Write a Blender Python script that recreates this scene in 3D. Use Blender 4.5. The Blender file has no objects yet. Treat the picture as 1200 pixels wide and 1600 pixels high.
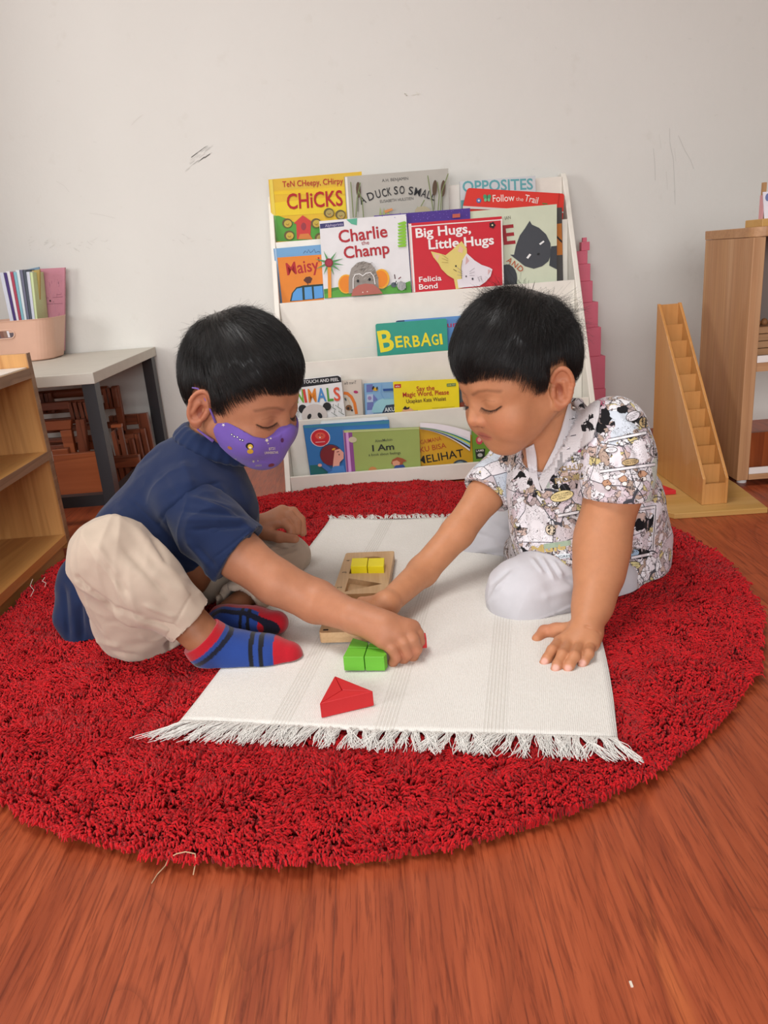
import bpy, bmesh, math, random
import numpy as np
from mathutils import Vector, Matrix
random.seed(7)
SC = bpy.context.scene
COL = SC.collection
PI = math.pi
# ------------------------------------------------------------------ camera model (1200x1600 frame)
FPX, CAM_H = 1202.0, 0.57
PITCH, ROLL = math.radians(18.19), math.radians(4.593)
_f = np.array([0, math.cos(PITCH), -math.sin(PITCH)])
_r0 = np.array([1.0, 0, 0]); _u0 = np.cross(_r0, _f)
_r = math.cos(ROLL)*_r0 - math.sin(ROLL)*_u0
_u = np.cross(_r, _f)
CAM = np.array([0, 0, CAM_H])
def ray(px, py): return (px-600)/FPX*_r - (py-800)/FPX*_u + _f
def atz(px, py, z=0.0):
    d = ray(px, py); return CAM + d*((z-CAM_H)/d[2])
def aty(px, py, y):
    d = ray(px, py); return CAM + d*(y/d[1])
def atx(px, py, x):
    d = ray(px, py); return CAM + d*(x/d[0])
def prj(p):
    d = np.asarray(p, float)-CAM; z = d@_f
    return 600+FPX*(d@_r)/z, 800-FPX*(d@_u)/z, z
# ------------------------------------------------------------------ colour
def L(c):
    """sRGB 0..255 triple or hex string -> linear rgba"""
    if isinstance(c, str):
        c = [int(c[i:i+2], 16) for i in (0, 2, 4)]
    o = []
    for v in c[:3]:
        v = v/255.0
        o.append(v/12.92 if v <= 0.04045 else ((v+0.055)/1.055)**2.4)
    return (o[0], o[1], o[2], 1.0)
# ------------------------------------------------------------------ materials
class NT:
    def __init__(s, name):
        s.m = bpy.data.materials.new(name); s.m.use_nodes = True
        s.t = s.m.node_tree; s.n = s.t.nodes; s.l = s.t.links
        s.b = s.n['Principled BSDF']
    def new(s, typ, **kw):
        n = s.n.new(typ)
        for k, v in kw.items():
            if k in ('inputs',):
                for a, b in v.items(): n.inputs[a].default_value = b
            else: setattr(n, k, v)
        return n
    def link(s, a, b): s.l.new(a, b)
    def mix(s, f, a, b, mode='MIX'):
        n = s.n.new('ShaderNodeMix'); n.data_type = 'RGBA'; n.blend_type = mode
        for sock, v in ((n.inputs[0], f), (n.inputs[6], a), (n.inputs[7], b)):
            if isinstance(v, bpy.types.NodeSocket): s.l.new(v, sock)
            else: sock.default_value = v
        return n.outputs[2]
    def math(s, op, a, b=0.0, c=0.0, clamp=False):
        n = s.n.new('ShaderNodeMath'); n.operation = op; n.use_clamp = clamp
        for i, v in enumerate((a, b, c)):
            if isinstance(v, bpy.types.NodeSocket): s.l.new(v, n.inputs[i])
            else: n.inputs[i].default_value = v
        return n.outputs[0]
    def ramp(s, f, stops, interp='LINEAR'):
        n = s.n.new('ShaderNodeValToRGB'); s.l.new(f, n.inputs[0]); n.color_ramp.interpolation = interp
        e = n.color_ramp.elements
        while len(e) < len(stops): e.new(0.5)
        for i, (p, c) in enumerate(stops):
            e[i].position = p; e[i].color = c if len(c) == 4 else (*c, 1)
        return n.outputs[0]
    def coord(s, scale=(1, 1, 1), loc=(0, 0, 0), rot=(0, 0, 0), kind='Object'):
        tc = s.n.new('ShaderNodeTexCoord'); mp = s.n.new('ShaderNodeMapping')
        mp.inputs['Location'].default_value = loc; mp.inputs['Scale'].default_value = scale; mp.inputs['Rotation'].default_value = rot
        s.l.new(tc.outputs[kind], mp.inputs[0]); return mp.outputs[0]
    def noise(s, v, scale, detail=3.0, rough=0.5, dist=0.0, out='Fac'):
        n = s.n.new('ShaderNodeTexNoise'); s.l.new(v, n.inputs['Vector'])
        n.inputs['Scale'].default_value = scale; n.inputs['Detail'].default_value = detail
        n.inputs['Roughness'].default_value = rough; n.inputs['Distortion'].default_value = dist
        return n.outputs[out]
    def bump(s, h, dist=0.001, strength=1.0):
        n = s.n.new('ShaderNodeBump'); s.l.new(h, n.inputs['Height'])
        n.inputs['Distance'].default_value = dist; n.inputs['Strength'].default_value = strength
        s.l.new(n.outputs[0], s.b.inputs['Normal'])
    def set(s, **kw):
        for k, v in kw.items():
            i = s.b.inputs[k.replace('_', ' ')]
            if isinstance(v, bpy.types.NodeSocket): s.l.new(v, i)
            else: i.default_value = v
        return s.m
def paint_mat(name, rough=0.6, coat=0.0, spec=0.5, bump=0.0, bscale=400, metal=0.0, sheen=0.0, trans=0.0):
    t = NT(name)
    a = t.new('ShaderNodeAttribute', attribute_name='Col')
    c = t.noise(t.coord(), 30, 3)
    col = t.mix(1.0, a.outputs['Color'], t.ramp(c, [(0.3, (0.95, 0.95, 0.95)), (0.7, (1.0, 1.0, 1.0))]), 'MULTIPLY')
    t.set(Base_Color=col, Roughness=rough, Coat_Weight=coat, Specular_IOR_Level=spec, Metallic=metal, Sheen_Weight=sheen)
    if bump: t.bump(t.noise(t.coord(), bscale, 3), bump)
    return t.m
def wood_mat(name, c1, c2, c3, axis=2, scale=1.0, rough=0.45, grain=1.0, coat=0.0, ringscale=6.0):
    """timber with the grain along one object axis"""
    t = NT(name)
    sc = [14*scale]*3; sc[axis] = 0.9*scale
    v = t.coord(scale=tuple(sc))
    big = t.noise(v, 1.0, 4, 0.55, 0.6)
    sc2 = [160*scale]*3; sc2[axis] = 4*scale
    fine = t.noise(t.coord(scale=tuple(sc2)), 1.0, 3, 0.6)
    rings = t.math('FRACT', t.math('MULTIPLY', big, ringscale))
    rr = t.ramp(rings, [(0.0, L(c1)), (0.55, L(c2)), (0.85, L(c3)), (1.0, L(c1))])
    ff = t.ramp(fine, [(0.3, (0.72, 0.68, 0.62)), (0.6, (1, 1, 1))])
    col = t.mix(grain*0.7, rr, ff, 'MULTIPLY')
    t.set(Base_Color=col, Roughness=rough, Coat_Weight=coat)
    t.bump(fine, 0.0003)
    return t.m
# ------------------------------------------------------------------ mesh builder
class MB:
    def __init__(s): s.v = []; s.f = []; s.c = []; s.mi = []
    def _add(s, vs, fs, col, mi=0):
        o = len(s.v); s.v += [tuple(map(float, p)) for p in vs]
        for f in fs: s.f.append(tuple(i+o for i in f)); s.c.append(col); s.mi.append(mi)
    def box(s, lo, hi, col=(.8, .8, .8, 1), M=None, mi=0):
        x0, y0, z0 = lo; x1, y1, z1 = hi
        vs = [(x0, y0, z0), (x1, y0, z0), (x1, y1, z0), (x0, y1, z0), (x0, y0, z1), (x1, y0, z1), (x1, y1, z1), (x0, y1, z1)]
        if M is not None: vs = [tuple(M @ Vector(p)) for p in vs]
        s._add(vs, [(3, 2, 1, 0), (4, 5, 6, 7), (0, 1, 5, 4), (1, 2, 6, 5), (2, 3, 7, 6), (3, 0, 4, 7)], col, mi)
    def bar(s, a, b, w, t, col=(.8, .8, .8, 1), up=(0, 0, 1), mi=0):
        """rectangular bar from a to b, w across, t along up"""
        a = Vector(a); b = Vector(b); d = (b-a).normalized(); u = Vector(up)
        sx = d.cross(u)
        if sx.length < 1e-5: sx = d.cross(Vector((0, 1, 0)))
        sx.normalize(); uu = sx.cross(d).normalized()
        vs = []
        for p in (a, b):
            for i, j in ((-1, -1), (1, -1), (1, 1), (-1, 1)): vs.append(p+sx*(w/2*i)+uu*(t/2*j))
        s._add(vs, [(0, 1, 2, 3), (7, 6, 5, 4), (0, 4, 5, 1), (1, 5, 6, 2), (2, 6, 7, 3), (3, 7, 4, 0)], col, mi)
    def prism(s, pts, thick, col=(.8, .8, .8, 1), mi=0, sidecol=None):
        """planar polygon (3D points) extruded by the vector thick"""
        n = len(pts); t = Vector(thick)
        A = [Vector(p) for p in pts]; B = [p+t for p in A]
        s._add(A+B, [tuple(range(n))[::-1], tuple(range(n, 2*n))], col, mi)
        o = len(s.v)-2*n
        for i in range(n):
            j = (i+1) % n; s.f.append((o+i, o+j, o+n+j, o+n+i)); s.c.append(sidecol or col); s.mi.append(mi)
    def poly(s, pts, col, mi=0): s._add(pts, [tuple(range(len(pts)))], col, mi)
    def tube(s, pts, rad, n=8, col=(.8, .8, .8, 1), closed=False, caps=True, mi=0, flat=1.0):
        pts = [Vector(p) for p in pts]; m = len(pts)
        if not hasattr(rad, '__len__'): rad = [rad]*m
        vs = []; prev = None
        for i, p in enumerate(pts):
            if closed: d = pts[(i+1) % m]-pts[i-1]
            else: d = pts[min(i+1, m-1)]-pts[max(i-1, 0)]
            d.normalize()
            if prev is None:
                a = d.cross(Vector((0, 0, 1)))
                if a.length < 1e-3: a = d.cross(Vector((0, 1, 0)))
            else: a = prev - d*prev.dot(d)
            a.normalize(); prev = a; b = d.cross(a)
            for k in range(n):
                th = 2*PI*k/n; vs.append(p+a*(math.cos(th)*rad[i])+b*(math.sin(th)*rad[i]*flat))
        fs = []
        for i in range(m if closed else m-1):
            j = (i+1) % m
            for k in range(n): fs.append((i*n+k, i*n+(k+1) % n, j*n+(k+1) % n, j*n+k))
        if caps and not closed: fs += [tuple(range(n))[::-1], tuple((m-1)*n+k for k in range(n))]
        s._add(vs, fs, col, mi)
    def lathe(s, prof, c=(0, 0, 0), n=24, col=(.8, .8, .8, 1)):
        vs = [(c[0]+r*math.cos(2*PI*k/n), c[1]+r*math.sin(2*PI*k/n), c[2]+z) for r, z in prof for k in range(n)]
        fs = [(i*n+k, i*n+(k+1) % n, (i+1)*n+(k+1) % n, (i+1)*n+k) for i in range(len(prof)-1) for k in range(n)]
        s._add(vs, fs, col)
    def build(s, name, mats, parent=None, bevel=0.0, smooth=False, origin=None, segs=2):
        me = bpy.data.meshes.new(name)
        vv = np.array(s.v, float).reshape(-1, 3)
        if origin is not None: vv = vv-np.array(origin)
        elif parent is not None: vv = vv-np.array(parent.matrix_world.translation if parent.parent is None else WL(parent))
        me.from_pydata([tuple(p) for p in vv], [], s.f)
        a = me.color_attributes.new('Col', 'FLOAT_COLOR', 'CORNER')
        cols = []
        for c, f in zip(s.c, s.f): cols += list(c)*len(f)
        a.data.foreach_set('color', np.array(cols, np.float32))
        for m in (mats if isinstance(mats, (list, tuple)) else [mats]): me.materials.append(m)
        me.polygons.foreach_set('material_index', s.mi)
        if smooth: me.polygons.foreach_set('use_smooth', [True]*len(s.f))
        me.update()
        o = bpy.data.objects.new(name, me); COL.objects.link(o)
        if origin is not None and parent is None: o.location = origin
        if parent is not None:
            o.parent = parent
            if origin is not None: o.location = Vector(origin)-Vector(WL(parent))
        if bevel:
            b = o.modifiers.new('bevel', 'BEVEL'); b.width = bevel; b.segments = segs; b.limit_method = 'ANGLE'; b.angle_limit = 0.6
        return o
def WL(o):
    """world location of an unrotated object chain"""
    p = Vector((0, 0, 0))
    while o is not None: p = p+o.location; o = o.parent
    return p
def tag(o, label=None, cat=None, group=None, kind=None):
    if label: o['label'] = label
    if cat: o['category'] = cat
    if group: o['group'] = group
    if kind: o['kind'] = kind
    return o
def thing(name, label, cat, loc=(0, 0, 0), group=None):
    o = bpy.data.objects.new(name, None); COL.objects.link(o); o.location = loc; o.empty_display_size = 0.05
    o.matrix_world = Matrix.Translation(Vector(loc))
    return tag(o, label, cat, group)
def np_mesh(name, V, F, mat, parent=None, colors=None, smooth=True):
    """V (n,3) F (m,3|4) arrays -> object; colours per vertex"""
    me = bpy.data.meshes.new(name)
    V = np.asarray(V, np.float32)
    if parent is not None: V = V-np.array(WL(parent), np.float32)
    F = np.asarray(F, np.int32); k = F.shape[1]
    me.vertices.add(len(V)); me.vertices.foreach_set('co', V.ravel())
    me.loops.add(F.size); me.loops.foreach_set('vertex_index', F.ravel())
    me.polygons.add(len(F)); me.polygons.foreach_set('loop_start', np.arange(0, F.size, k, dtype=np.int32))
    me.polygons.foreach_set('loop_total', np.full(len(F), k, np.int32))
    me.polygons.foreach_set('use_smooth', np.full(len(F), smooth))
    me.update(calc_edges=True)
    if colors is not None:
        a = me.color_attributes.new('Col', 'FLOAT_COLOR', 'POINT')
        c = np.ones((len(V), 4), np.float32); c[:, :3] = np.asarray(colors)[:, :3]
        a.data.foreach_set('color', c.ravel())
    if mat: me.materials.append(mat)
    o = bpy.data.objects.new(name, me); COL.objects.link(o)
    if parent is not None: o.parent = parent
    return o
# ------------------------------------------------------------------ text as flat geometry
_tc = {}
def text_geo(s, bold=0.0, shear=0.0):
    key = (s, bold, shear)
    if key not in _tc:
        cu = bpy.data.curves.new('t', 'FONT'); cu.body = s; cu.offset = bold; cu.shear = shear; cu.resolution_u = 3
        ob = bpy.data.objects.new('t', cu); COL.objects.link(ob)
        dg = bpy.context.evaluated_depsgraph_get(); dg.update()
        me = bpy.data.meshes.new_from_object(ob.evaluated_get(dg))
        me.calc_loop_triangles()
        V = [(v.co.x, v.co.y) for v in me.vertices]; T = [tuple(t.vertices) for t in me.loop_triangles]
        bpy.data.objects.remove(ob); bpy.data.curves.remove(cu); bpy.data.meshes.remove(me)
        x0 = min(p[0] for p in V); x1 = max(p[0] for p in V)
        _tc[key] = ([((p[0]-x0)/(x1-x0), p[1]/0.729) for p in V], T)
    return _tc[key]
# ------------------------------------------------------------------ numpy noise
def _hash(i, j, k, seed):
    n = (i*374761393 + j*668265263 + k*2147483647 + seed*1274126177) & 0xffffffff
    n = ((n ^ (n >> 13))*1274126177) & 0xffffffff
    return ((n ^ (n >> 16)) & 0xffff)/65535.0
def vnoise(P, scale, seed=0):
    Q = np.asarray(P, np.float64)*scale; I = np.floor(Q).astype(np.int64); f = Q-I; f = f*f*(3-2*f)
    r = 0
    for a in (0, 1):
        for b in (0, 1):
            for c in (0, 1):
                w = (f[:, 0] if a else 1-f[:, 0])*(f[:, 1] if b else 1-f[:, 1])*(f[:, 2] if c else 1-f[:, 2])
                r = r+w*_hash(I[:, 0]+a, I[:, 1]+b, I[:, 2]+c, seed)
    return r*2-1
# ------------------------------------------------------------------ implicit surfaces
def RC(a, b, ra, rb):
    """round cone"""
    a = np.asarray(a, float); b = np.asarray(b, float); ba = b-a; l2 = ba@ba; rr = ra-rb
    def fn(X, Y, Z):
        px, py, pz = X-a[0], Y-a[1], Z-a[2]
        h = np.clip((px*ba[0]+py*ba[1]+pz*ba[2])/l2, 0, 1)
        return np.sqrt((px-ba[0]*h)**2+(py-ba[1]*h)**2+(pz-ba[2]*h)**2)-(ra-rr*h)
    m = max(ra, rb)
    return fn, np.minimum(a, b)-m, np.maximum(a, b)+m
def EL(c, r, R=None):
    """ellipsoid; R columns = local axes in world"""
    c = np.asarray(c, float); r = np.asarray(r, float); R = np.eye(3) if R is None else np.asarray(R, float)
    def fn(X, Y, Z):
        p = [X-c[0], Y-c[1], Z-c[2]]
        q = [p[0]*R[0, i]+p[1]*R[1, i]+p[2]*R[2, i] for i in range(3)]
        k0 = np.sqrt((q[0]/r[0])**2+(q[1]/r[1])**2+(q[2]/r[2])**2)
        k1 = np.sqrt((q[0]/r[0]**2)**2+(q[1]/r[1]**2)**2+(q[2]/r[2]**2)**2)
        return k0*(k0-1)/np.maximum(k1, 1e-6)
    e = np.sqrt(((R*r)**2).sum(1))
    return fn, c-e, c+e
def BX(c, hs, R=None, rd=0.0):
    """rounded box"""
    c = np.asarray(c, float); R = np.eye(3) if R is None else np.asarray(R, float); hs = np.asarray(hs, float)
    def fn(X, Y, Z):
        p = [X-c[0], Y-c[1], Z-c[2]]
        q = [np.abs(p[0]*R[0, i]+p[1]*R[1, i]+p[2]*R[2, i])-hs[i]+rd for i in range(3)]
        o = np.sqrt(sum(np.maximum(a, 0)**2 for a in q))
        return o+np.minimum(np.maximum(np.maximum(q[0], q[1]), q[2]), 0)-rd
    e = np.sqrt(((R*hs)**2).sum(1))
    return fn, c-e, c+e
class Field:
    def __init__(s, lo, hi, h):
        s.h = h; s.lo = np.asarray(lo, float)
        s.n = np.ceil((np.asarray(hi)-s.lo)/h).astype(int)+1
        s.V = np.full(tuple(s.n), 0.3, np.float32)
        s.ax = [(s.lo[i]+h*np.arange(s.n[i])).astype(np.float32) for i in range(3)]
    def _win(s, lo, hi, m):
        a = np.clip(np.floor((lo-m-s.lo)/s.h).astype(int), 0, s.n); b = np.clip(np.ceil((hi+m-s.lo)/s.h).astype(int)+1, 0, s.n)
        sl = tuple(slice(a[i], b[i]) for i in range(3))
        if any(b <= a): return None, None
        G = (s.ax[0][sl[0]][:, None, None], s.ax[1][sl[1]][None, :, None], s.ax[2][sl[2]][None, None, :])
        return sl, G
    def add(s, prim, k=0.0):
        fn, lo, hi = prim; sl, G = s._win(lo, hi, k+4*s.h)
        if sl is None: return
        d = fn(*G).astype(np.float32); v = s.V[sl]
        if k > 0:
            h = np.clip(0.5+0.5*(d-v)/k, 0, 1); s.V[sl] = d*(1-h)+v*h-k*h*(1-h)
        else: s.V[sl] = np.minimum(v, d)
    def sub(s, prim, k=0.0):
        fn, lo, hi = prim; sl, G = s._win(lo, hi, k+4*s.h)
        if sl is None: return
        d = -fn(*G).astype(np.float32); v = s.V[sl]
        if k > 0:
            h = np.clip(0.5-0.5*(d-v)/k, 0, 1); s.V[sl] = d*(1-h)+v*h+k*h*(1-h)
        else: s.V[sl] = np.maximum(v, d)
    def cut(s, p, n, lo=None, hi=None):
        """remove everything on the +n side of the plane through p (inside a window)"""
        p = np.asarray(p, float); n = np.asarray(n, float); n = n/np.linalg.norm(n)
        lo = s.lo if lo is None else np.asarray(lo); hi = s.lo+s.n*s.h if hi is None else np.asarray(hi)
        sl, G = s._win(lo, hi, 0)
        if sl is None: return
        d = ((G[0]-p[0])*n[0]+(G[1]-p[1])*n[1]+(G[2]-p[2])*n[2]).astype(np.float32)
        s.V[sl] = np.maximum(s.V[sl], d)
    def mesh(s, smooth=1):
        V = s.V; n = s.n; S = V < 0
        c = S[:-1, :-1, :-1].astype(np.uint8)
        for dx in (0, 1):
            for dy in (0, 1):
                for dz in (0, 1):
                    if dx+dy+dz: c = c+S[dx:n[0]-1+dx, dy:n[1]-1+dy, dz:n[2]-1+dz]
        act = np.argwhere((c > 0) & (c < 8))
        idx = np.full(tuple(n-1), -1, np.int32); idx[act[:, 0], act[:, 1], act[:, 2]] = np.arange(len(act))
        off = np.array([[a, b, d] for a in (0, 1) for b in (0, 1) for d in (0, 1)])
        val = np.stack([V[act[:, 0]+o[0], act[:, 1]+o[1], act[:, 2]+o[2]] for o in off], 1)
        acc = np.zeros((len(act), 3)); cnt = np.zeros(len(act))
        for i in range(8):
            for j in range(i+1, 8):
                if np.abs(off[i]-off[j]).sum() == 1:
                    m = (val[:, i] < 0) != (val[:, j] < 0)
                    t = val[m, i]/(val[m, i]-val[m, j])
                    acc[m] += off[i]+(off[j]-off[i])*t[:, None]; cnt[m] += 1
        P = s.lo+(act+acc/cnt[:, None])*s.h
        quads = []
        for a in range(3):
            b, d = (a+1) % 3, (a+2) % 3
            s0 = [slice(None)]*3; s1 = [slice(None)]*3; s0[a] = slice(0, -1); s1[a] = slice(1, None)
            A = S[tuple(s0)]; B = S[tuple(s1)]
            e = np.argwhere(A != B)
            e = e[(e[:, b] > 0) & (e[:, d] > 0) & (e[:, b] < n[b]-1) & (e[:, d] < n[d]-1)]
            ins = A[e[:, 0], e[:, 1], e[:, 2]]
            def ci(db, dd):
                q = e.copy(); q[:, b] -= db; q[:, d] -= dd; return idx[q[:, 0], q[:, 1], q[:, 2]]
            Q = np.stack([ci(1, 1), ci(0, 1), ci(0, 0), ci(1, 0)], 1)
            Q[~ins] = Q[~ins][:, ::-1]
            quads.append(Q)
        F = np.concatenate(quads); F = F[(F >= 0).all(1)]
        for _ in range(smooth): P = relax(P, F, 0.5)
        return P, F
def relax(P, F, w):
    acc = np.zeros_like(P); cnt = np.zeros(len(P))
    for i in range(F.shape[1]):
        a = F[:, i]; b = F[:, (i+1) % F.shape[1]]
        for k in range(3):
            acc[:, k] += np.bincount(a, P[b, k], len(P))+np.bincount(b, P[a, k], len(P))
        cnt += np.bincount(a, minlength=len(P))+np.bincount(b, minlength=len(P))
    m = acc/np.maximum(cnt, 1)[:, None]
    return P*(1-w)+m*w
def vnormals(P, F):
    N = np.zeros_like(P)
    if F.shape[1] == 4: fn = np.cross(P[F[:, 2]]-P[F[:, 0]], P[F[:, 3]]-P[F[:, 1]])
    else: fn = np.cross(P[F[:, 1]]-P[F[:, 0]], P[F[:, 2]]-P[F[:, 0]])
    for i in range(F.shape[1]):
        for k in range(3): N[:, k] += np.bincount(F[:, i], fn[:, k], len(P))
    return N/np.maximum(np.linalg.norm(N, axis=1), 1e-9)[:, None]
def seg_dist(P, a, b):
    a = np.asarray(a, float); b = np.asarray(b, float); ba = b-a
    h = np.clip(((P-a)@ba)/(ba@ba), 0, 1); return np.linalg.norm(P-a-h[:, None]*ba, axis=1), h
def folds(P, N, lst):
    """displace along normals; each fold = (a, b, width, amp): ridge (+) or crease (-)"""
    d = np.zeros(len(P))
    for a, b, w, amp in lst:
        q, h = seg_dist(P, a, b)
        d += amp*np.exp(-(q/w)**2)*np.sin(np.clip(h*0.9+0.05, 0, 1)*PI)**0.5
    return P+N*d[:, None]
def strands(roots, paths_rad, sides=3):
    """roots: list handled by caller: P (n,m,3) centre lines, R (n,m) radii -> V,F"""
    P, R = roots, paths_rad
    n, m, _ = P.shape
    D = np.empty_like(P); D[:, 1:-1] = P[:, 2:]-P[:, :-2]; D[:, 0] = P[:, 1]-P[:, 0]; D[:, -1] = P[:, -1]-P[:, -2]
    D /= np.maximum(np.linalg.norm(D, axis=2, keepdims=True), 1e-9)
    ref = np.random.RandomState(1).normal(size=(n, 1, 3)); A = np.cross(D, ref); A /= np.maximum(np.linalg.norm(A, axis=2, keepdims=True), 1e-9)
    B = np.cross(D, A)
    ang = 2*PI*np.arange(sides)/sides
    V = P[:, :, None, :]+R[:, :, None, None]*(A[:, :, None, :]*np.cos(ang)[None, None, :, None]+B[:, :, None, :]*np.sin(ang)[None, None, :, None])
    V = V.reshape(-1, 3)
    base = (np.arange(n)*m*sides)[:, None, None]; i = np.arange(m-1)[None, :, None]*sides; k = np.arange(sides)[None, None, :]; k2 = (k+1) % sides
    F = np.stack([base+i+k, base+i+k2, base+i+sides+k2, base+i+sides+k], -1).reshape(-1, 4)
    return V, F
WORLD_S, WIN_P, FRONT_P, CEIL_P, EXPO = 0.3, 56.0, 68.0, 19.5, -0.56
# ================================================================== MATERIALS
WALL_Y = 2.36
M_paint = paint_mat('painted_surface', 0.6)
M_paper = paint_mat('printed_cover', 0.5, spec=0.3)
M_page = paint_mat('paper_pages', 0.8)
M_white = paint_mat('white_laminate', 0.42, coat=0.1)
M_metal = paint_mat('black_metal', 0.35, spec=0.5)
M_plastic = paint_mat('plastic', 0.4)
M_block = paint_mat('painted_wood_block', 0.5, bump=0.0002, bscale=300)
M_pink = paint_mat('pink_painted_wood', 0.5, bump=0.0002, bscale=120)
M_cottonwhite = paint_mat('white_cotton', 0.9, sheen=0.2)
W_oakV = wood_mat('oak_laminate_upright', 'cba078', 'b98a62', 'c29468', 2, 1.0, 0.5, 0.8, ringscale=3.0)
W_oakX = wood_mat('oak_laminate_across', 'c99d75', 'b88a62', 'c0946a', 0, 1.0, 0.5, 0.8, ringscale=3.0)
W_oakY = wood_mat('oak_laminate_deep', 'c99d75', 'b88a62', 'c0946a', 1, 1.0, 0.5, 0.8, ringscale=3.0)
W_plyV = wood_mat('varnished_plywood_upright', 'd29a5c', 'cb9050', 'c68a4a', 2, 0.8, 0.4, 0.35, 0.2, ringscale=3.0)
W_plyX = wood_mat('varnished_plywood_flat', 'cda462', 'c89c5a', 'c2964f', 0, 0.8, 0.45, 0.3, ringscale=3.0)
W_pineV = wood_mat('golden_plywood_upright', 'd39c5c', 'c98f50', 'b98045', 2, 0.7, 0.4, 0.6, 0.15, ringscale=4.0)
W_pineY = wood_mat('golden_plywood_deep', 'cf9a5a', 'c68d4e', 'ba8248', 1, 0.7, 0.4, 0.6, 0.15, ringscale=4.0)
W_edge = wood_mat('edge_banding', 'a07a58', '94704f', '8a6646', 1, 1.0, 0.5, 0.6)
W_darkX = wood_mat('reddish_hardwood_across', '8c4a2c', '7c3d22', '643018', 0, 1.0, 0.38, 0.7, 0.2)
W_darkV = wood_mat('reddish_hardwood_upright', '8c4a2c', '7e4025', '683219', 2, 1.0, 0.38, 0.7, 0.2)
W_seat = wood_mat('orange_hardwood_board', 'b4643a', 'a85a32', '9a4f2a', 0, 0.7, 0.35, 0.5, 0.25, ringscale=5.0)
W_board = wood_mat('pale_beech_puzzle', 'd0ac82', 'c9a378', 'c29a6e', 1, 1.2, 0.55, 0.6, ringscale=3.0)
def mat_wall():
    t = NT('cream_wall_paint')
    v = t.coord()
    n = t.noise(v, 2.2, 5, 0.6); n2 = t.noise(v, 14, 4, 0.6)
    c = t.mix(n, L('dedcd5'), L('e8e6e0'))
    sp = t.ramp(n2, [(0.62, (1, 1, 1)), (0.80, (0.93, 0.92, 0.90))])
    col = t.mix(1.0, c, sp, 'MULTIPLY')
    a = t.new('ShaderNodeAttribute', attribute_name='Col')
    col = t.mix(1.0, col, a.outputs['Color'], 'MULTIPLY')
    t.set(Base_Color=col, Roughness=0.55)
    t.bump(t.noise(v, 45, 4, 0.6), 0.0006)
    return t.m
M_wall = mat_wall()
def mat_floor():
    t = NT('reddish_laminate_floor')
    tc = t.coord()
    sx = t.new('ShaderNodeSeparateXYZ'); t.link(tc, sx.inputs[0])
    W = 0.185
    pl = t.math('FLOOR', t.math('DIVIDE', t.math('ADD', sx.outputs[0], 0.075), W))
    fr = t.math('FRACT', t.math('DIVIDE', t.math('ADD', sx.outputs[0], 0.075), W))
    wn = t.new('ShaderNodeTexWhiteNoise', noise_dimensions='1D'); t.link(pl, wn.inputs['W'])
    yo = t.math('ADD', sx.outputs[1], t.math('MULTIPLY', wn.outputs['Value'], 1.3))
    seg = t.math('FLOOR', t.math('DIVIDE', yo, 3.3)); fy = t.math('FRACT', t.math('DIVIDE', yo, 3.3))
    wn2 = t.new('ShaderNodeTexWhiteNoise', noise_dimensions='2D')
    cb = t.new('ShaderNodeCombineXYZ'); t.link(pl, cb.inputs[0]); t.link(seg, cb.inputs[1]); t.link(cb.outputs[0], wn2.inputs['Vector'])
    # shifted coordinates for each plank
    cb2 = t.new('ShaderNodeCombineXYZ')
    t.link(t.math('ADD', sx.outputs[0], t.math('MULTIPLY', wn2.outputs['Value'], 7.0)), cb2.inputs[0])
    t.link(t.math('ADD', sx.outputs[1], t.math('MULTIPLY', wn2.outputs['Value'], 13.0)), cb2.inputs[1])
    def mapped(s):
        mp = t.new('ShaderNodeMapping'); mp.inputs['Scale'].default_value = s; t.link(cb2.outputs[0], mp.inputs[0]); return mp.outputs[0]
    big = t.noise(mapped((5.0, 1.25, 1)), 1.0, 1.5, 0.45, 0.35)
    rings = t.math('FRACT', t.math('MULTIPLY', big, 9.0))
    rr = t.ramp(rings, [(0.0, (0.66, 0.62, 0.58)), (0.10, (1, 1, 1)), (0.7, (0.97, 0.97, 0.97)), (1.0, (0.84, 0.80, 0.78))])
    tone = t.noise(mapped((17, 1.3, 1)), 1.0, 4, 0.6, .3)
    cc = t.ramp(tone, [(0.25, L('84381e')), (0.42, L('a04a28')), (0.52, L('ad5430')), (0.60, L('9a4626')), (0.72, L('c06638')), (0.85, L('a85030'))])
    fine = t.noise(mapped((240, 13, 1)), 1.0, 4, 0.66, 0.5)
    ff = t.ramp(fine, [(0.34, (0.50, 0.42, 0.38)), (0.52, (1, 1, 1))])
    col = t.mix(0.75, cc, rr, 'MULTIPLY'); col = t.mix(0.9, col, ff, 'MULTIPLY')
    tint = t.ramp(wn2.outputs['Value'], [(0, (0.94, 0.93, 0.92)), (1, (1.05, 1.03, 1.02))])
    col = t.mix(1.0, col, tint, 'MULTIPLY')
    e1 = t.math('LESS_THAN', t.math('MINIMUM', fr, t.math('SUBTRACT', 1.0, fr)), 0.004)
    e2 = t.math('LESS_THAN', t.math('MINIMUM', fy, t.math('SUBTRACT', 1.0, fy)), 0.0008)
    gap = t.math('MAXIMUM', e1, e2)
    col = t.mix(t.math('MULTIPLY', gap, 0.35), col, (0.05, 0.015, 0.01, 1))
    t.set(Base_Color=col, Roughness=t.math('ADD', t.math('MULTIPLY', fine, 0.15), 0.30), Specular_IOR_Level=0.45)
    h = t.math('SUBTRACT', fine, t.math('MULTIPLY', gap, 2.0))
    t.bump(h, 0.0002)
    return t.m
M_floor = mat_floor()
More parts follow.
